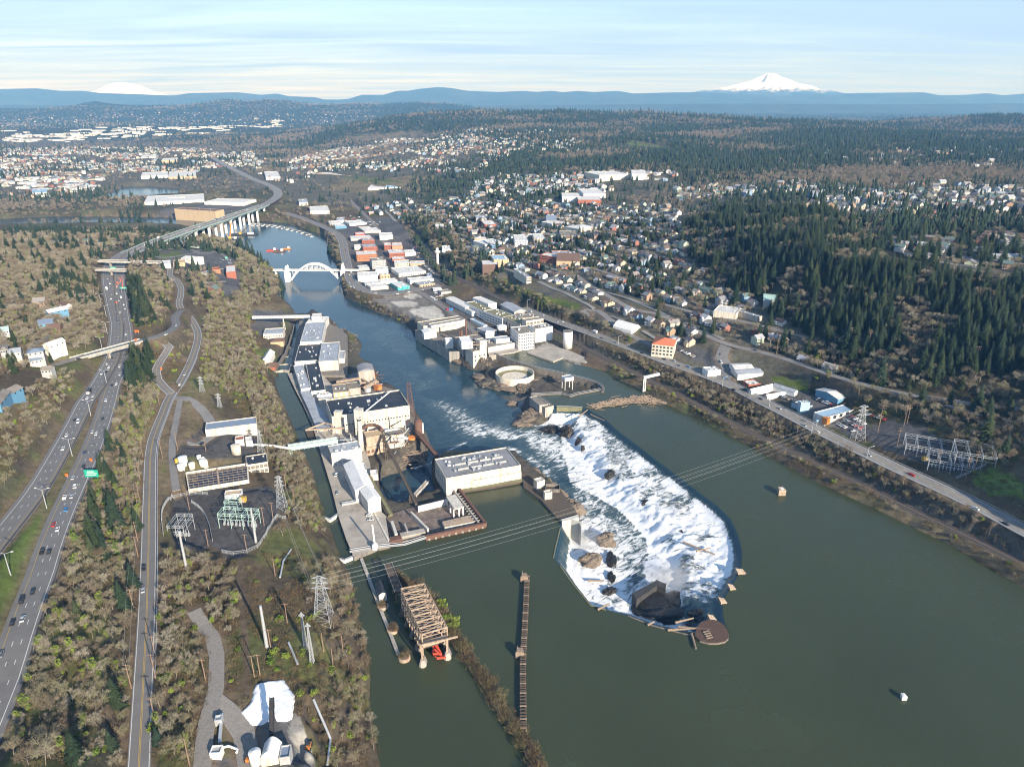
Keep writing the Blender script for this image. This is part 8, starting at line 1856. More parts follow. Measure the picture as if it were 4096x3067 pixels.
# ------------------------------------------------------------------ trees
def plant_material(name,cols,rough=0.9,noise=0.35):
 """colour differs from plant to plant (object random) and within a plant"""
 m,nt,N,L=_tree(name)
 out=N.new('ShaderNodeOutputMaterial'); b=N.new('ShaderNodeBsdfPrincipled'); L.new(b.outputs[0],out.inputs[0])
 b.inputs['Roughness'].default_value=rough; b.inputs['Specular IOR Level'].default_value=0.15
 oi=N.new('ShaderNodeObjectInfo'); cr=N.new('ShaderNodeValToRGB')
 cr.color_ramp.interpolation='LINEAR'
 while len(cr.color_ramp.elements)<len(cols): cr.color_ramp.elements.new(0.5)
 for i,c in enumerate(cols):
  cr.color_ramp.elements[i].position=i/max(1,len(cols)-1); cr.color_ramp.elements[i].color=(*c,1)
 L.new(oi.outputs['Random'],cr.inputs['Fac'])
 geo=N.new('ShaderNodeNewGeometry'); n1=N.new('ShaderNodeTexNoise'); n1.inputs['Scale'].default_value=0.45; n1.inputs['Detail'].default_value=3
 L.new(geo.outputs['Position'],n1.inputs['Vector'])
 mr=N.new('ShaderNodeMapRange'); mr.inputs['From Min'].default_value=0.3; mr.inputs['From Max'].default_value=0.7; mr.inputs['To Min'].default_value=1-noise; mr.inputs['To Max'].default_value=1+noise
 L.new(n1.outputs['Fac'],mr.inputs['Value'])
 mx=N.new('ShaderNodeMix'); mx.data_type='RGBA'; mx.blend_type='MULTIPLY'; mx.inputs['Factor'].default_value=1
 L.new(cr.outputs['Color'],mx.inputs['A']); L.new(mr.outputs[0],mx.inputs['B']); L.new(mx.outputs['Result'],b.inputs['Base Color'])
 return m
V_TWIG=plant_material('bare_twigs',[(0.17,0.13,0.09),(0.28,0.235,0.165),(0.24,0.225,0.13),(0.36,0.32,0.25),(0.20,0.155,0.105),(0.27,0.255,0.16)])
V_BARK=plant_material('grey_bark',[(0.15,0.12,0.09),(0.22,0.19,0.15),(0.17,0.15,0.10)])
V_CON=plant_material('conifer_needles',[(0.020,0.034,0.019),(0.036,0.054,0.024),(0.025,0.044,0.028),(0.058,0.072,0.032)])
V_FCON=plant_material('far_conifer_needles',[(0.018,0.032,0.020),(0.034,0.050,0.026),(0.024,0.042,0.028),(0.045,0.058,0.032)])
V_IVY=plant_material('ivy_leaves',[(0.16,0.22,0.035),(0.22,0.27,0.05),(0.10,0.16,0.03)])
V_BUSH=plant_material('bramble',[(0.125,0.085,0.05),(0.17,0.12,0.07),(0.12,0.11,0.05),(0.21,0.165,0.09)])
V_FARD=plant_material('far_bare_wood',[(0.17,0.135,0.10),(0.24,0.20,0.15),(0.18,0.16,0.11)])
def fin(name,V,F,m):
 return np_mesh(name,np.array(V,np.float32),np.array(F,np.int32),[m])
def prism3(V,F,a,b,r0,r1):
 a=np.asarray(a,float); b=np.asarray(b,float); d=b-a; d/=max(np.linalg.norm(d),1e-6)
 up=np.array((0,0,1.0)) if abs(d[2])<0.9 else np.array((1.0,0,0))
 x=np.cross(d,up); x/=np.linalg.norm(x); y=np.cross(d,x)
 o=len(V)
 for p,r in ((a,r0),(b,r1)):
  for k in range(3):
   t=2.094*k; V.append(p+x*r*math.cos(t)+y*r*math.sin(t))
 for k in range(3): F.append((o+(k+1) % 3,o+k,o+3+k,o+3+(k+1) % 3))
def sliver(V,F,p,d,L,w,rng):
 """a thin twig: a narrow kite"""
 d=d/np.linalg.norm(d)
 x=np.cross(d,rng.normal(size=3)); x/=max(np.linalg.norm(x),1e-6)
 o=len(V); m=p+d*L*0.5+rng.normal(size=3)*L*0.06
 V+=[p,m+x*w/2,p+d*L,m-x*w/2]; F.append((o,o+1,o+2,o+3))
def bare_tree(seed,h=15.0,rad=6.0,tw=1.0,upright=0.0):
 rng=np.random.default_rng(seed)
 TV,TF,CV,CF=[],[],[],[]
 th=h*0.30
 top=np.array((rng.normal()*0.5,rng.normal()*0.5,th))
 prism3(TV,TF,(0,0,-0.8),top,0.42*h/15,0.30*h/15)
 nl=7
 for i in range(nl):
  a=2*math.pi*(i+rng.uniform(-0.3,0.3))/nl
  el=rng.uniform(0.35,1.25)+upright
  L1=rad*rng.uniform(0.55,0.85)
  d1=np.array((math.cos(a)*math.cos(el),math.sin(a)*math.cos(el),math.sin(el)))
  p1=top+d1*L1
  prism3(TV,TF,top,p1,0.19*h/15,0.10*h/15)
  for j in range(5):
   d2=d1*0.8+rng.normal(size=3)*0.55+np.array((0,0,0.25+upright)); d2/=np.linalg.norm(d2)
   s=top+d1*L1*rng.uniform(0.45,1.0)
   L2=rad*rng.uniform(0.28,0.5); p2=s+d2*L2
   prism3(CV,CF,s,p2,0.075,0.035)
   for k in range(5):
    d3=d2*0.7+rng.normal(size=3)*0.6+np.array((0,0,0.15)); d3/=np.linalg.norm(d3)
    s3=s+d2*L2*rng.uniform(0.35,1.0); L3=rad*rng.uniform(0.14,0.26); p3=s3+d3*L3
    sliver(CV,CF,s3,d3,L3*1.1,0.10*tw,rng)
    for q in range(6):
     d4=d3*0.6+rng.normal(size=3)*0.65
     sliver(CV,CF,s3+d3*L3*rng.uniform(0.3,1.0),d4,rng.uniform(0.8,1.8),0.075*tw,rng)
 return fin('trunk',TV,TF,V_BARK),fin('crown',CV,CF,V_TWIG)
def leaf_cloud(V,F,c,r,n,size,rng,flat=0.0):
 for _ in range(n):
  q=rng.normal(size=3); q/=np.linalg.norm(q); q*=rng.uniform(0.55,1.0)
  p=np.asarray(c)+q*np.asarray(r)
  u=rng.normal(size=3); u/=np.linalg.norm(u); v=np.cross(u,q+rng.normal(size=3)*0.5); v/=max(np.linalg.norm(v),1e-6)
  s=size*rng.uniform(0.6,1.3); o=len(V)
  V+=[p-u*s,p+v*s*0.6,p+u*s,p-v*s*0.6]; F.append((o,o+1,o+2,o+3))
def ivy_tree(seed,h=14):
 t,c=bare_tree(seed,h,4.6)
 rng=np.random.default_rng(seed+50); V,F=[],[]
 for k in range(9):
  z=h*(0.08+0.075*k)
  a=rng.uniform(0,6.28); o=0.25+0.16*k
  leaf_cloud(V,F,(math.cos(a)*o,math.sin(a)*o,z),(1.3+0.1*k,1.3+0.1*k,1.1),75,0.36,rng)
 return t,c,fin('ivy',V,F,V_IVY)
def conifer(seed,h=24.0,rad=4.2,mat_=None,full=1.0):
 rng=np.random.default_rng(seed)
 TV,TF,V,F=[],[],[],[]
 prism3(TV,TF,(0,0,-0.8),(0,0,h*0.92),0.42,0.06)
 nlev=21
 for i in range(nlev):
  f=i/(nlev-1)
  z=h*(0.07+0.90*f); R=rad*(1-f)**0.82*rng.uniform(0.85,1.12)+0.25
  nb=int((12-6*f)*full)
  for k in range(nb):
   a=2*math.pi*(k+rng.uniform(-0.35,0.35))/nb+i*0.7
   L=R*rng.uniform(0.7,1.15); dr=L*rng.uniform(0.22,0.42)
   c,s=math.cos(a),math.sin(a); w=0.20*L+0.35
   tx,ty=-s,c
   p0=np.array((0,0,z)); pm=np.array((c*L*0.55,s*L*0.55,z-dr*0.35)); p1=np.array((c*L,s*L,z-dr))
   t=np.array((tx,ty,0))*w; dn=np.array((0,0,-0.32*w))
   o=len(V); V+=[p0,pm+t+dn,p1,pm-t+dn,pm+np.array((0,0,0.12))]
   F+=[(o,o+4,o+1,o+1),(o,o+3,o+4,o+4),(o+4,o+2,o+1,o+1),(o+4,o+3,o+2,o+2)]
   for q in range(2):
    b=a+rng.choice((-1,1))*rng.uniform(0.25,0.5); l2=L*rng.uniform(0.3,0.5)
    s0=p0+(p1-p0)*rng.uniform(0.35,0.75); e0=s0+np.array((math.cos(b)*l2,math.sin(b)*l2,-dr*0.4))
    n0=np.array((-math.sin(b),math.cos(b),-0.3))*0.22*l2
    o=len(V); V+=[s0,(s0+e0)/2+n0,e0,(s0+e0)/2-n0]; F.append((o,o+1,o+2,o+3))
 F4=[f for f in F]
 me=bpy.data.meshes.new('crown')
 me.from_pydata([tuple(v) for v in V],[],[tuple(dict.fromkeys(f)) for f in F4]); me.materials.append(mat_ or V_CON); me.update()
 return fin('trunk',TV,TF,V_BARK),me
def far_conifer(seed,h=22.0,rad=4.4):
 rng=np.random.default_rng(seed); V,F=[],[]
 for i in range(6):
  z0=h*(0.02+0.15*i); z1=z0+h*0.30; R=rad*(1-i*0.15)
  n=7; o=len(V); V.append((0,0,min(z1,h)))
  for k in range(n):
   a=2*math.pi*k/n+i; r=R*rng.uniform(0.65,1.2)
   V.append((r*math.cos(a),r*math.sin(a),z0-rng.uniform(0,1.2)))
  for k in range(n): F.append((o,o+1+k,o+1+(k+1) % n))
 return fin('conifer',V,F,V_FCON)
def far_bare(seed,h=13.0,rad=5.5):
 rng=np.random.default_rng(seed); V,F=[],[]
 leaf_cloud(V,F,(0,0,h*0.58),(rad,rad,h*0.42),70,1.15,rng)
 return fin('bare_tree',V,F,V_FARD)
def shrub(seed,r=2.2,h=1.8,m=None,n=150,w=0.10):
 rng=np.random.default_rng(seed); V,F=[],[]
 for _ in range(n):
  a=rng.uniform(0,6.28); q=r*math.sqrt(rng.uniform(0,1))
  p=np.array((math.cos(a)*q,math.sin(a)*q,rng.uniform(0,h*0.6)*(1-(q/r)**2*0.6)))
  sliver(V,F,p,rng.normal(size=3)+np.array((0,0,0.9)),rng.uniform(0.7,1.4)*h*0.6,w,rng)
 return fin('shrub',V,F,m or V_BUSH)
def leafy(seed,r=2.4,h=2.6,m=None):
 rng=np.random.default_rng(seed); V,F=[],[]
 for k in range(5):
  leaf_cloud(V,F,(rng.normal()*r*0.35,rng.normal()*r*0.35,h*rng.uniform(0.3,0.7)),(r*0.6,r*0.6,h*0.4),60,0.34,rng)
 return fin('shrub',V,F,m or V_IVY)
PROTO={
 'bare': [bare_tree(100+k,h,r,1.0) for k,(h,r) in enumerate(((15,6.2),(13,5.6),(17,6.6),(12,6.0),(16,5.4),(10,4.6)))],
 'pop': [bare_tree(200+k,h,r,0.9,0.55) for k,(h,r) in enumerate(((21,5.2),(18,4.6)))],
 'con': [conifer(300+k,h,r) for k,(h,r) in enumerate(((26,6.4),(22,5.6),(29,7.0),(18,5.4)))],
 'ivy': [ivy_tree(400+k,h) for k,h in enumerate((14,12,15))],
}
SH=[shrub(500,2.4,1.7),shrub(501,3.0,2.2),shrub(502,1.8,1.4),shrub(503,2.6,2.6)]
LF=[leafy(510,2.4,2.4),leafy(511,2.0,3.2)]
FC=[far_conifer(600+k,h,r) for k,(h,r) in enumerate(((19,5.4),(14,4.6),(23,6.0)))]
FB=[far_bare(610+k,h,r) for k,(h,r) in enumerate(((12,5.6),(9,4.6),(14,6.2)))]
# ---- the masses: points that carry copies of whole plants
def mass(name,meshes,pts,label):
 """pts: x, y, z, rot, scale, index"""
 if not len(pts): return
 pts=np.array(pts,float)
 me=bpy.data.meshes.new(name); me.vertices.add(len(pts)); me.vertices.foreach_set('co',np.ascontiguousarray(pts[:,:3],np.float32).ravel())
 set_attr(me,'rot',np.stack([pts[:,0]*0,pts[:,0]*0,pts[:,3]],-1),'FLOAT_VECTOR')
 set_attr(me,'scl',pts[:,4]); set_attr(me,'idx',pts[:,5],'INT')
 col=bpy.data.collections.new(name+'_kinds')
 for i,ms in enumerate(meshes):
  o=bpy.data.objects.new('%s_kind_%02d' % (name,i),ms); col.objects.link(o)
 ng=bpy.data.node_groups.new(name,'GeometryNodeTree')
 ng.interface.new_socket('Geometry',in_out='INPUT',socket_type='NodeSocketGeometry'); ng.interface.new_socket('Geometry',in_out='OUTPUT',socket_type='NodeSocketGeometry')
 N,L=ng.nodes,ng.links
 gi=N.new('NodeGroupInput'); go=N.new('NodeGroupOutput')
 mp=N.new('GeometryNodeMeshToPoints'); L.new(gi.outputs[0],mp.inputs['Mesh'])
 ip=N.new('GeometryNodeInstanceOnPoints'); L.new(mp.outputs[0],ip.inputs['Points'])
 ci=N.new('GeometryNodeCollectionInfo'); ci.inputs['Collection'].default_value=col; ci.inputs['Separate Children'].default_value=True; ci.inputs['Reset Children'].default_value=True
 L.new(ci.outputs[0],ip.inputs['Instance']); ip.inputs['Pick Instance'].default_value=True
 def named(nm,ty):
  n=N.new('GeometryNodeInputNamedAttribute'); n.data_type=ty; n.inputs['Name'].default_value=nm
  return n.outputs[0]
 L.new(named('idx','INT'),ip.inputs['Instance Index'])
 er=N.new('FunctionNodeEulerToRotation'); L.new(named('rot','FLOAT_VECTOR'),er.inputs[0]); L.new(er.outputs[0],ip.inputs['Rotation'])
 L.new(named('scl','FLOAT'),ip.inputs['Scale']); L.new(ip.outputs[0],go.inputs[0])
 o=structure(name,me,'stuff',label)
 md=o.modifiers.new('plants','NODES'); md.node_group=ng
 return o
def joined(p):
 """trunk, crown and ivy of a kind as one mesh for the masses"""
 V,F,mi,mats=[],[],[],[]
 for me in p:
  o=len(V); V+=[tuple(v.co) for v in me.vertices]; mats.append(me.materials[0])
  for f in me.polygons: F.append(tuple(i+o for i in f.vertices)); mi.append(len(mats)-1)
 m=bpy.data.meshes.new('plant'); m.from_pydata(V,[],F)
 for q in mats: m.materials.append(q)
 m.polygons.foreach_set('material_index',mi); m.update(); return m
# ------------------------------------------------------------------ houses
WCOL=[((0.64,0.63,0.60),'white'),((0.55,0.50,0.39),'cream'),((0.42,0.44,0.45),'grey'),((0.22,0.32,0.42),'blue'),((0.45,0.50,0.38),'sage green'),((0.36,0.24,0.16),'brown'),((0.66,0.64,0.59),'white'),((0.48,0.40,0.30),'tan'),((0.30,0.13,0.10),'red-brown')]
RCOL=[((0.22,0.22,0.235),'grey'),((0.10,0.10,0.11),'dark'),((0.26,0.24,0.22),'brown-grey'),((0.14,0.10,0.08),'brown'),((0.36,0.37,0.39),'pale grey'),((0.11,0.16,0.15),'green-grey')]
def house_kind(w,d,h,rise,wing=None,porch=True):
 wl_,rf=MB(),MB()
 def body(x0,x1,y0,y1,hh,rs,along):
  wl_.prism([(x0,y0),(x1,y0),(x1,y1),(x0,y1)],-1.5,hh)
  if along=='x':
   rf.gable((x0,y0),(x1,y0),(x0,y1),hh+0.1,rs,0.5,0.25)
   for x in (x0,x1): wl_.add([(x,y0,hh),(x,y1,hh),(x,(y0+y1)/2,hh+rs)],[(0,1,2)])
  else:
   rf.gable((x0,y1),(x0,y0),(x1,y1),hh+0.1,rs,0.5,0.25)
   for y in (y0,y1): wl_.add([(x0,y,hh),(x1,y,hh),((x0+x1)/2,y,hh+rs)],[(0,1,2)])
 body(-w/2,w/2,-d/2,d/2,h,rise,'x')
 if wing: body(-w*0.1,w*0.38,-d*0.85,d*0.1,h*wing,rise*0.8,'y')
 pc=MB().box((-w*0.28,-d/2-1.0,0),(w*0.34,2.0,0.3)).box((-w*0.28,-d/2-1.0,2.5),(w*0.36,2.2,0.2)); ch=MB().box((w*0.2,d*0.12,h),(0.9,0.9,rise+0.8))
 wins=[(x,-d/2-0.05,z) for x in (-w*0.36,-w*0.12) for z in ([1.6,4.2] if h>4.5 else [1.6])]
 return wl_.mesh('wall',[M('house_paint')]),rf.mesh('roof',[M('shingle')]),pc.mesh('porch',[M('clean_white')]),ch.mesh('chimney',[M('brick')]),wins,(wl_,rf)
HK=[house_kind(12,8,3.2,2.6,0.95),house_kind(9,8,5.6,3.0),house_kind(14,9,3.0,2.2,1.0),house_kind(10,9,5.8,3.4,0.7),house_kind(11,7.5,3.2,3.2),house_kind(16,9,3.0,2.0)]
_wm=MB().box((0,0,-0.7),(1.3,0.12,1.4)).mesh('window',[M('glass')])
HZ=[  # (polygon in pixels, street direction from two pixels, lot, row, share built, place)
 ([(1640,830),(1800,800),(2700,830),(2750,950),(2800,1090),(3060,1230),(3200,1330),(3120,1400),(2880,1400),(2640,1370),(2480,1290),(2280,1210),(2000,1075),(1880,1010),(1780,930)],((2000,1010),(2700,1300)),17,27,0.84,'on the streets of the upper town'),
 ([(3500,970),(3700,950),(4200,930),(4200,1100),(3700,1050)],((3600,1020),(4100,1080)),20,30,0.7,'on top of the wooded hill'),
 ([(3150,1400),(3300,1420),(3450,1510),(3700,1560),(4096,1590),(4096,1680),(3650,1620),(3300,1540),(3080,1500)],((3178,1447),(3774,1597)),30,34,0.42,'beside the hill road'),
 ([(0,1180),(150,1180),(230,1300),(200,1450),(0,1540)],((0,1400),(200,1300)),24,34,0.25,'in the wood left of the highway'),
 ([(0,955),(300,955),(560,955),(500,985),(200,1010),(0,1010)],((0,970),(500,965)),24,40,0.4,'by the far bend of the river'),
 ([(800,1060),(900,1060),(920,1160),(860,1200),(800,1150)],((800,1100),(900,1090)),22,34,0.4,'above the bank by the arch bridge'),
 ([(1420,840),(1640,800),(1680,860),(1640,900),(1560,880)],((1440,840),(1540,960)),20,30,0.6,'behind the far town blocks'),
]
HLIST=[]
for poly,dr,lot,row,share,where in HZ:
 g=np.array([G(a,b) for a,b in poly]); d0,d1=Vector(G(*dr[0])),Vector(G(*dr[1])); ang=math.atan2(d1.y-d0.y,d1.x-d0.x); ca,sa=math.cos(ang),math.sin(ang)
 uu=g[:,0]*ca+g[:,1]*sa; vv=-g[:,0]*sa+g[:,1]*ca
 for r,v in enumerate(np.arange(vv.min(),vv.max(),row)):
  vr=v+(row*0.12 if r % 2 else-row*0.12)
  if r % 2==0: STREETS.append((ang,v+row*0.5+row*0.0,poly))
  for u in np.arange(uu.min(),uu.max(),lot):
   if int((u-uu.min())/lot) % 6==5 or RNG.uniform()>share: continue
   HLIST.append((u+RNG.normal()*1.2,vr+RNG.normal()*1.5,ca,sa,ang,r % 2,poly,where))
hx=np.array([q[0]*q[2]-q[1]*q[3] for q in HLIST]); hy=np.array([q[0]*q[3]+q[1]*q[2] for q in HLIST]); hz_=H(hx,hy); hpx,hpy=proj(hx,hy,hz_)
_okh=keep_clear(hx,hy,5.0) & ~lot_mask(hx,hy,hz_)
_cand=[i for i in range(len(HLIST)) if _okh[i] and in_poly(np.array([hpx[i]]),np.array([hpy[i]]),HLIST[i][6])[0]]
_cand.sort(key=lambda i: math.hypot(hx[i],hy[i]))
STUFFH=[]
for n,i in enumerate(_cand):
 k=int(RNG.integers(0,len(HK))); wc=WCOL[int(RNG.integers(0,len(WCOL)))]; rc=RCOL[int(RNG.integers(0,len(RCOL)))]
 rz=HLIST[i][4]+(0 if HLIST[i][5] else math.pi)+(math.pi/2 if RNG.uniform()<0.25 else 0); s=RNG.uniform(0.95,1.25)
 CLEAR.append((hx[i],hy[i],4.5))
 if n>=300 or not (0<hpx[i]<4096): STUFFH.append((hx[i],hy[i],hz_[i],rz,s,k,wc[0],rc[0])); continue
 t=thing('house','%s house with %s roof %s' % (wc[1],rc[1],HLIST[i][7]),'house',(hx[i],hy[i],hz_[i]),'houses '+HLIST[i][7],rz); t.scale=(s,s,s)
 w_,r_,p_,c_,wins,_b=HK[k]
 link('wall',w_,t,color=wc[0]); link('roof',r_,t,color=rc[0]); link('porch',p_,t); link('chimney',c_,t)
 if n<160:
  for q in wins: link('window',_wm,t,q)
# streets of the upper town
for ang,v,poly in STREETS:
 g=np.array([G(a,b) for a,b in poly]); ca,sa=math.cos(ang),math.sin(ang); uu=g[:,0]*ca+g[:,1]*sa
 us=np.arange(uu.min(),uu.max(),10.0); x=us*ca-v*sa; y=us*sa+v*ca; z=H(x,y); px,py=proj(x,y,z)
 ok=in_poly(px,py,poly) & keep_clear(x,y,3.0); run=[]
 for i in range(len(us)+1):
  if i<len(us) and ok[i]: run.append((x[i],y[i],z[i]+0.45)); continue
  if len(run)>3: structure('street',MB().strip(run,7.5,1.2).mesh('street',[M('old_asphalt')]))
  run=[]
# houses farther off, seen as specks
def far_houses(poly,n,seed):
 rng=np.random.default_rng(seed); x,y,z=scatter(poly,max(14.0,math.sqrt(1e6/n)*1.0))
 if not len(x): return
 k=keep_clear(x,y,6.0,False); x,y,z=x[k],y[k],z[k]; cl=fbm(x/170,y/170,3,seed); k=cl>0.47; x,y,z=x[k],y[k],z[k]
 for i in range(len(x)): STUFFH.append((x[i],y[i],z[i],rng.uniform(0,6.28),rng.uniform(1.0,1.6),int(rng.integers(0,6)),WCOL[int(rng.integers(0,9))][0],RCOL[int(rng.integers(0,6))][0]))
far_houses([(-300,600),(420,590),(1000,600),(1050,660),(760,690),(420,700),(380,760),(200,800),(-300,830)],900,41)
far_houses([(1150,640),(1500,560),(1900,540),(2100,590),(1900,690),(1500,690),(1150,700)],700,42)
far_houses([(1650,800),(2000,700),(2700,690),(2700,830),(1800,800)],1300,43)
far_houses([(0,470),(700,450),(1400,455),(1600,480),(900,500),(0,510)],60,47)
far_houses([(1700,520),(2200,520),(2400,600),(1900,620)],350,48)
far_houses([(2700,740),(4096,740),(4300,850),(3600,860),(3000,840),(2700,860)],1200,44)
far_houses([(1000,640),(1300,620),(1350,720),(1050,740)],500,45)
far_houses([(3300,590),(4096,590),(4096,680),(3300,650)],150,46)
if STUFFH:
 V,F,MI,CA=[],[],[],[]
 for (x,y,z,rz,s,k,wc,rc) in STUFFH:
  ca,sa=math.cos(rz)*s,math.sin(rz)*s
  for part_,colr in ((HK[k][5][0],wc),(HK[k][5][1],rc)):
   o=len(V); V+=[(x+a*ca-b*sa,y+a*sa+b*ca,z+c*s) for a,b,c in part_.v]; F+=[tuple(i+o for i in f) for f in part_.f]; CA+=[(*colr,1)]*len(part_.v)
 me=bpy.data.meshes.new('far_houses'); me.from_pydata(V,[],F); me.materials.append(mat('far_house',var=0.1,attr='paint')); set_attr(me,'paint',np.array(CA),'FLOAT_COLOR'); me.update()
 structure('far_houses',me,'stuff','houses scattered over the far suburbs')
# big pale industrial roofs on the plain
_ir=np.random.default_rng(5); _mb=MB()
for k in range(170):
 f=_ir.uniform(0,1); q=P(40+1100*f+_ir.normal()*25,555-52*f+_ir.normal()*6,14); z=Hs(q[0],q[1]); _mb.box((q[0],q[1],z-2),(_ir.uniform(25,120),_ir.uniform(25,70),10),_ir.uniform(-0.15,0.15))
for k in range(16):
 q=P(_ir.uniform(60,420),_ir.uniform(715,760),14); z=Hs(q[0],q[1]); _mb.box((q[0],q[1],z-2),(_ir.uniform(25,60),_ir.uniform(15,30),9),0.1)
structure('far_warehouses',_mb.mesh('far_warehouses',[M('white_roof')]),'stuff','pale warehouse roofs on the far plain')
TREES=[]  # x, y, z, kind, variant, size, rot, place, priority
for poly,sp,mix,size,where in ZONES:
 x,y,z=scatter(poly,sp)
 if not len(x): continue
 k=keep_clear(x,y) & ~lot_mask(x,y,z)
 x,y,z=x[k],y[k],z[k]
 kinds=RNG.choice(len(mix),len(x),p=np.array([m[1] for m in mix])/sum(m[1] for m in mix))
 clump=fbm(x/38,y/38,3,51); share=dict(mix)
 ymid=np.median(proj(x,y,z)[1]) if len(x) else 0; ypix=proj(x,y,z)[1]
 for i in range(len(x)):
  kd=mix[kinds[i]][0]
  if 0.2<share.get('con',0)<0.9: kd='con' if clump[i]+RNG.normal()*0.07>0.5+(0.5-share['con'])*0.28 else 'bare'
  s=size*(RNG.uniform(0.5,1.0)+0.45*RNG.uniform()**2)
  if kd=='bare' and RNG.uniform()<0.06: kd='pop'
  TREES.append((x[i],y[i],z[i],kd,int(RNG.integers(0,len(PROTO[kd]))),s,RNG.uniform(0,6.28),where,('tall ' if s>1.02*size else 'small ' if s<0.7*size else '',', near end' if ypix[i]>ymid else ', far end')))
for (a,b,kd,s,where) in EXTRA_TREES:
 gx,gy,gz=G(a,b)
 TREES.append((gx,gy,gz,kd,int(RNG.integers(0,len(PROTO[kd]))),s,RNG.uniform(0,6.28),where,('','')))
KIND_WORD={'bare': ('bare_tree','leafless grey-brown tree'),'pop': ('bare_tree','tall narrow leafless tree'),'con': ('conifer','dark green conifer'),'ivy': ('ivy_tree','ivy-clad leafless tree')}
rank=sorted(TREES,key=lambda q:-(q[5]*(22 if q[3]=='con' else 14))/math.hypot(q[0],q[1]))
single=[]; rest=[]; cnt={}
_pxs,_pys=proj(np.array([q[0] for q in rank]),np.array([q[1] for q in rank]),np.array([q[2]+6 for q in rank]))
for q,a,b in zip(rank,_pxs,_pys):
 nm=KIND_WORD[q[3]][0]
 vis=-10<a<4106 and 420<b<3080
 if vis and cnt.get(nm,0)<290: cnt[nm]=cnt.get(nm,0)+1; single.append(q)
 else: rest.append(q)
for (x,y,z,kd,v,s,rz,where,ends) in single:
 nm,words=KIND_WORD[kd]
 t=thing(nm,'%s%s %s%s' % (ends[0],words.replace('tall narrow','narrow'),where,ends[1]),'tree',(x,y,z-0.2),'trees '+where,rz)
 t.scale=(s,s,s*RNG.uniform(0.9,1.12))
 p=PROTO[kd][v]
 link('trunk',p[0],t); link('crown',p[1],t)
 if kd=='ivy': link('ivy',p[2],t)
ORDER=[('bare',k) for k in range(6)]+[('pop',0),('pop',1)]+[('con',k) for k in range(4)]+[('ivy',k) for k in range(3)]
MESHES=[joined(PROTO[a][b]) for a,b in ORDER]
mass('woodland',MESHES,[(x,y,z-0.2,rz,s,ORDER.index((kd,v))) for x,y,z,kd,v,s,rz,w,_e in rest],'further trees of the woods and streets')
# ---- undergrowth: brambles on the banks and in the woods, bushes on the levee
UND=[]
for poly,sp,ks in (([(600,3067),(620,2250),(960,2240),(1130,2200),(1300,2230),(1400,2300),(1480,2650),(1510,3067)],3.6,'b'),([(20,3067),(215,2380),(455,1700),(535,1420),(600,1500),(640,1570),(572,1800),(552,2300),(505,3067)],4.2,'b'),([(-400,2400),(0,1980),(280,1590),(330,1500),(250,1490),(0,1640),(-300,1800)],4.0,'b'),([(800,1480),(830,1230),(1000,1200),(1080,1560),(1260,1980),(1300,2100),(1200,2150),(1060,1830),(900,1570)],4.0,'b'),([(2400,1370),(3000,1640),(3500,1870),(4096,2160),(4096,2345),(3495,2028),(2800,1675),(2450,1490)],3.4,'b'),([(1325,915),(1372,1050),(1385,1140),(1520,1215),(1650,1300),(1600,1285),(1420,1205),(1362,1100)],4.0,'b'),([(1640,890),(1760,870),(1900,1050),(2300,1250),(2550,1360),(2680,1410),(2600,1400),(2300,1300),(2000,1165),(1830,1085),(1700,980)],4.5,'b'),([(550,1420),(640,1380),(760,1420),(680,1560),(600,1500)],5,'b'),([(520,1090),(690,1100),(690,1220),(600,1330),(530,1300)],5,'b'),([(3100,1500),(3300,1380),(4096,1610),(4096,2080),(3800,1890),(3500,1700),(3300,1560)],6,'b'),([(-300,1000),(350,1010),(430,1340),(0,1520)],6.5,'b')):
 x,y,z=scatter(poly,sp); k=keep_clear(x,y,0.8) & ~lot_mask(x,y,z); x,y,z=x[k],y[k],z[k]; d=fbm(x/18,y/18,3,95)
 for i in np.where(d>0.40)[0]: UND.append((x[i],y[i],z[i]-0.1,RNG.uniform(0,6.28),RNG.uniform(0.6,1.25),4+int(RNG.integers(0,2)) if RNG.uniform()<0.09 else int(RNG.integers(0,4))))
for p in curve_pts(LEV,1.6):
 for k in range(2): UND.append((p[0]+RNG.normal()*1.5,p[1]+RNG.normal()*1.0,p[2]-0.1,RNG.uniform(0,6.28),RNG.uniform(0.9,1.6),int(RNG.integers(0,4))))
for x,y,z in DOLPH: UND+=[(x+RNG.normal(),y+RNG.normal(),z,RNG.uniform(0,6),RNG.uniform(0.7,1.1),3) for _ in range(5)]
for s in ((800,560),(830,640),(870,680)): c=PF(FT,s,1.4); UND+=[(c[0]+RNG.normal(),c[1]+RNG.normal()*2,1.2,0,1.3,4) for _ in range(3)]
mass('undergrowth',SH+LF,UND,'brambles and low scrub on the banks and under the trees')
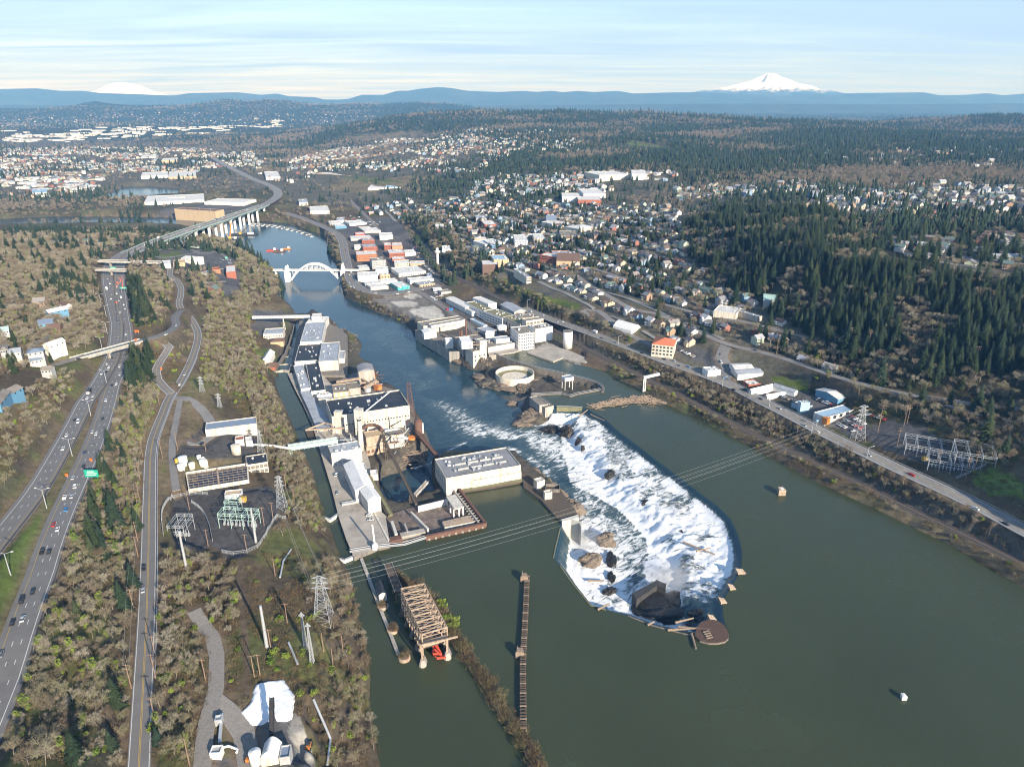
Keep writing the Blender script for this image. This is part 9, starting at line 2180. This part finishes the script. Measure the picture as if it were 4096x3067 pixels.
# ------------------------------------------------------------------ far woods
def far_wood():
 pts=[]
 for r0,r1,sp in ((1150,2000,11.5),(2000,3200,14.0),(3200,5200,20.0),(5200,8200,32.0),(8200,13800,60.0)):
  n=int(0.5*1.42*(r1**2-r0**2)/sp**2)
  r=np.sqrt(RNG.uniform(r0**2,r1**2,n)); a=RNG.uniform(-0.70,0.72,n); x,y=r*np.sin(a),r*np.cos(a)
  z=H(x,y); px,py=proj(x,y,z)
  town=np.full(n,0.95)
  for poly,v in FARMIX:
   town=np.where(in_poly(px,py,poly),v,town)
  clump=fbm(x/260,y/260,4,61)
  k=(RNG.uniform(size=n)<town*np.where(town<0.7,0.35+1.5*sstep(0.42,0.62,clump),1.0)) & keep_clear(x,y,4.0,False) & ~lot_mask(x,y,z)
  if r0<1700:
   for pl in ZONES[:-1]: k &=~in_poly(px,py,pl[0])
  for i in np.where(k)[0]:
   con=fbm(x[i]/330+7,y[i]/330,3,62)+RNG.normal()*0.10+(0.03 if px[i]>1500 else-0.05)>0.50
   s=RNG.uniform(0.45,1.15)*(1.0 if r0<3200 else 1.15 if r0<5000 else 1.5 if r0<8000 else 2.0)
   pts.append((x[i],y[i],z[i]-0.5,RNG.uniform(0,6.28),s,(0 if con else 3)+int(RNG.integers(0,3))))
 mass('far_forest',FC+FB,pts,'forest and suburban trees stretching to the far hills')
FARMIX=[([(-400,580),(420,570),(1050,590),(1080,680),(760,700),(400,760),(-400,840)],0.26),([(1150,640),(1500,560),(1900,540),(2100,590),(1900,700),(1150,740)],0.45),([(0,515),(1250,490),(1250,530),(500,580),(0,590)],0.2),
          ([(1640,900),(1650,790),(2100,690),(2760,690),(2760,960),(2200,960)],0.25),([(2700,740),(4200,740),(4200,860),(2700,860)],0.33),([(1050,690),(1650,690),(1650,860),(1350,900),(1050,830)],0.13),([(500,690),(1100,690),(1100,860),(600,865)],0.22),
          ([(1380,535),(1720,515),(1720,545),(1400,565)],0.05),([(2490,560),(2660,580),(2720,605),(2500,590)],0.05),([(1970,560),(2060,560),(2080,585),(1980,585)],0.08),([(1640,860),(2700,800),(2800,1090),(3200,1330),(2640,1370),(2000,1080)],0.2),([(-600,893),(770,893),(800,938),(-600,938)],0.02)]
far_wood()
# ------------------------------------------------------------------ mountains
def ridge(name,label,sky,dist,m,depth=5000,drop=500,seed=0,detail=40.0):
 x0,x1=sky[0][0],sky[-1][0]; n=420; xs=np.linspace(x0,x1,n)
 ys=np.interp(xs,[q[0] for q in sky],[q[1] for q in sky])
 top=np.array([PD(a,b,dist) for a,b in zip(xs,ys)]); rows=26; V=np.zeros((rows*2,n,3))
 for r in range(rows*2):
  f=(r-rows)/rows; d=dist+f*depth
  V[r,:,0]=top[:,0]; V[r,:,1]=d
  sh=(1-abs(f))**1.25; rg=fbm(top[:,0]/1500,np.full(n,d)/1500,5,seed)-0.5
  V[r,:,2]=-60+(top[:,2]+60)*sh*np.where(abs(f)<0.02,1,1+0.55*rg*np.minimum(abs(f)*3,1))+(fbm(top[:,0]/300,np.full(n,d)/300,3,seed+1)-0.5)*detail*(abs(f)>0.02)
 i=np.arange(rows*2*n).reshape(rows*2,n); F=np.stack([i[:-1,:-1],i[:-1,1:],i[1:,1:],i[1:,:-1]],-1).reshape(-1,4)
 structure(name,np_mesh(name,V.reshape(-1,3),F,[m],True),label=label)
R_FOREST=mat('mountain_forest',(0.030,0.042,0.030),0.95,var=0.35,scale=0.002,stain=(0.09,0.085,0.06),stain_amt=0.5,stain_scale=0.0009)
SKY1=[(-1500,360),(-600,358),(0,357),(145,354),(240,364),(329,364),(411,373),(538,377),(696,383),(759,373),(949,370),(1044,380),(1107,375),(1158,386),(1259,389),(1297,399),(1361,399),(1400,395),(1445,380),(1534,380),(1591,363),(1629,364),(1680,356),(1756,349),(1806,353),(1870,364),(1996,369),(2091,364),(2148,369),(2205,363),(2249,370),(2313,364),(2376,369),(2471,364),(2534,375),(2661,371),(2759,370),(2841,372),(2905,374),(3100,385),(3246,376),(3341,382),(3424,373),(3519,372),(3696,370),(3759,382),(3867,380),(3949,373),(4012,382),(4096,375),(4700,372),(5600,380)]
ridge('mountain_range','long blue forested mountain range along the horizon',SKY1,24000,R_FOREST,5500,seed=71,detail=60)
SKY2=[(-1200,425),(0,420),(700,425),(1300,428),(1700,425),(2300,420),(2900,415),(3500,418),(4100,414),(5400,420)]
ridge('foothills','lower forested foothills before the mountain range',SKY2,17500,R_FOREST,2600,seed=75,detail=40)
def snow_mat(name,lo,hi):
 m,nt,N,L=_tree(name); out=N.new('ShaderNodeOutputMaterial'); b=N.new('ShaderNodeBsdfPrincipled'); L.new(b.outputs[0],out.inputs[0]); b.inputs['Roughness'].default_value=0.9
 geo=N.new('ShaderNodeNewGeometry'); sp=N.new('ShaderNodeSeparateXYZ'); L.new(geo.outputs['Position'],sp.inputs[0])
 n=N.new('ShaderNodeTexNoise'); n.inputs['Scale'].default_value=0.004; n.inputs['Detail'].default_value=8; n.inputs['Roughness'].default_value=0.7; L.new(geo.outputs['Position'],n.inputs['Vector'])
 ma=N.new('ShaderNodeMath'); ma.operation='MULTIPLY_ADD'; ma.inputs[1].default_value=(hi-lo)*2.4; L.new(n.outputs['Fac'],ma.inputs[0]); L.new(sp.outputs[2],ma.inputs[2])
 mr=N.new('ShaderNodeMapRange'); mr.inputs['From Min'].default_value=lo+(hi-lo)*1.0; mr.inputs['From Max'].default_value=lo+(hi-lo)*1.6; L.new(ma.outputs[0],mr.inputs['Value'])
 mx=N.new('ShaderNodeMix'); mx.data_type='RGBA'; mx.inputs['A'].default_value=(0.04,0.05,0.06,1); mx.inputs['B'].default_value=(0.92,0.92,0.92,1); L.new(mr.outputs[0],mx.inputs['Factor']); L.new(mx.outputs['Result'],b.inputs['Base Color'])
 return m
def peak(name,label,prof,dist,base_y,lo,hi,seed):
 """a volcano: the given outline swept round its axis, cut by gullies"""
 top=max(prof,key=lambda q:-q[1]); c=PD(top[0],top[1],dist); sc=dist/FPX*1.0
 L_=[((q[0]-top[0])*sc*1.05,PD(q[0],q[1],dist)[2]) for q in prof]; zb=PD(top[0],base_y,dist)[2]-300
 nr,na=46,200; V=np.zeros((nr,na,3)); A=np.linspace(0,2*np.pi,na,endpoint=False)
 lx=[-q[0] for q in L_ if q[0]<=0][::-1]; lz2=[q[1] for q in L_ if q[0]<=0][::-1]; rx=[q[0] for q in L_ if q[0]>=0]; rz2=[q[1] for q in L_ if q[0]>=0]
 R=max(lx[-1],rx[-1])*1.9
 for i in range(nr):
  r=R*(i/(nr-1))**1.3
  zl=np.interp(r,lx+[R],lz2+[zb]); zr=np.interp(r,rx+[R],rz2+[zb]); w=0.5+0.5*np.cos(A)
  g=fbm(np.cos(A)*3.0+9+r*0.0003,np.sin(A)*3.0+9,4,seed)-0.5; rr=fbm(np.cos(A)*9+30,np.sin(A)*9+r*0.001,3,seed+3)-0.5
  f=(r/R); V[i,:,0]=c[0]+r*np.cos(A); V[i,:,1]=c[1]+r*np.sin(A)
  V[i,:,2]=zl*(1-w)+zr*w+(g*1000+rr*320)*np.minimum(f*4,1)*(1-f)*(np.abs(np.sin(A))*0.8+0.2)
 k=np.arange(nr*na).reshape(nr,na); k2=np.roll(k,-1,1); F=np.stack([k[:-1],k[1:],k2[1:],k2[:-1]],-1).reshape(-1,4)
 structure(name,np_mesh(name,V.reshape(-1,3),F,[snow_mat(name+'_snow',lo,hi)],True),label=label)
peak('snow_mountain','tall snow-covered volcano on the horizon',[(2760,384),(2840,372),(2905,361),(2960,345),(3000,330),(3040,310),(3060,298),(3075,294),(3090,297),(3108,303),(3116,313),(3150,325),(3180,342),(3215,352),(3246,364),(3330,382)],29500,384,690,940,81)
peak('snow_mountain','pale distant snow dome low on the horizon',[(400,378),(440,350),(470,335),(488,332),(520,338),(560,355),(600,372),(640,382)],33000,385,250,420,85)
# ------------------------------------------------------------------ the air
def haze_material():
 m,nt,N,L=_tree('winter_haze')
 out=N.new('ShaderNodeOutputMaterial'); v=N.new('ShaderNodeVolumePrincipled')
 v.inputs['Color'].default_value=(0.17,0.48,1.0,1)
 v.inputs['Absorption Color'].default_value=(1,1,1,1)
 v.inputs['Density'].default_value=HAZE
 v.inputs['Anisotropy'].default_value=0.0
 L.new(v.outputs[0],out.inputs['Volume'])
 return m
HAZE=5.2e-5
_mb=MB(); _mb.box((0,17500,-60),(90000,45000,1700))
_o=structure('haze',_mb.mesh('haze',[haze_material()]),'stuff')
# ---- spray over the falls
def mist_material():
 m,nt,N,L=_tree('falls_spray')
 out=N.new('ShaderNodeOutputMaterial'); v=N.new('ShaderNodeVolumePrincipled'); v.inputs['Color'].default_value=(0.97,0.97,0.97,1)
 tc=N.new('ShaderNodeTexCoord'); ln=N.new('ShaderNodeVectorMath'); ln.operation='LENGTH'; L.new(tc.outputs['Object'],ln.inputs[0])
 mr=N.new('ShaderNodeMapRange'); mr.inputs['From Min'].default_value=0.15; mr.inputs['From Max'].default_value=0.98; mr.inputs['To Min'].default_value=0.075; mr.inputs['To Max'].default_value=0.0; L.new(ln.outputs['Value'],mr.inputs['Value'])
 n=N.new('ShaderNodeTexNoise'); n.inputs['Scale'].default_value=0.16; n.inputs['Detail'].default_value=4; g=N.new('ShaderNodeNewGeometry'); L.new(g.outputs['Position'],n.inputs['Vector'])
 r2=N.new('ShaderNodeMapRange'); r2.inputs['From Min'].default_value=0.38; r2.inputs['From Max'].default_value=0.65; L.new(n.outputs['Fac'],r2.inputs['Value'])
 mu=N.new('ShaderNodeMath'); mu.operation='MULTIPLY'; L.new(mr.outputs[0],mu.inputs[0]); L.new(r2.outputs[0],mu.inputs[1]); L.new(mu.outputs[0],v.inputs['Density']); L.new(v.outputs[0],out.inputs['Volume'])
 return m
_ms=MB().lathe((0,0,0),[(math.sin(math.pi*(k+0.2)/12.4),-math.cos(math.pi*(k+0.2)/12.4)) for k in range(13)],20).mesh('spray_mist',[mist_material()])
for s,sc,lb in (((1150,1180),(24,22,12),'white spray hanging over the lower end of the falls'),((1150,760),(20,22,10),'white spray halfway up the falls'),((590,930),(14,18,9),'pale spray below the white spillway'),((420,90),(12,12,8),'spray under the flashboard gate'),((780,430),(20,16,9),'spray in the upper falls')):
 c=PF(FF,s,LOW+4); o=link('spray_mist',_ms,None,c,0,sc); o['kind']='stuff'; o['label']=lb
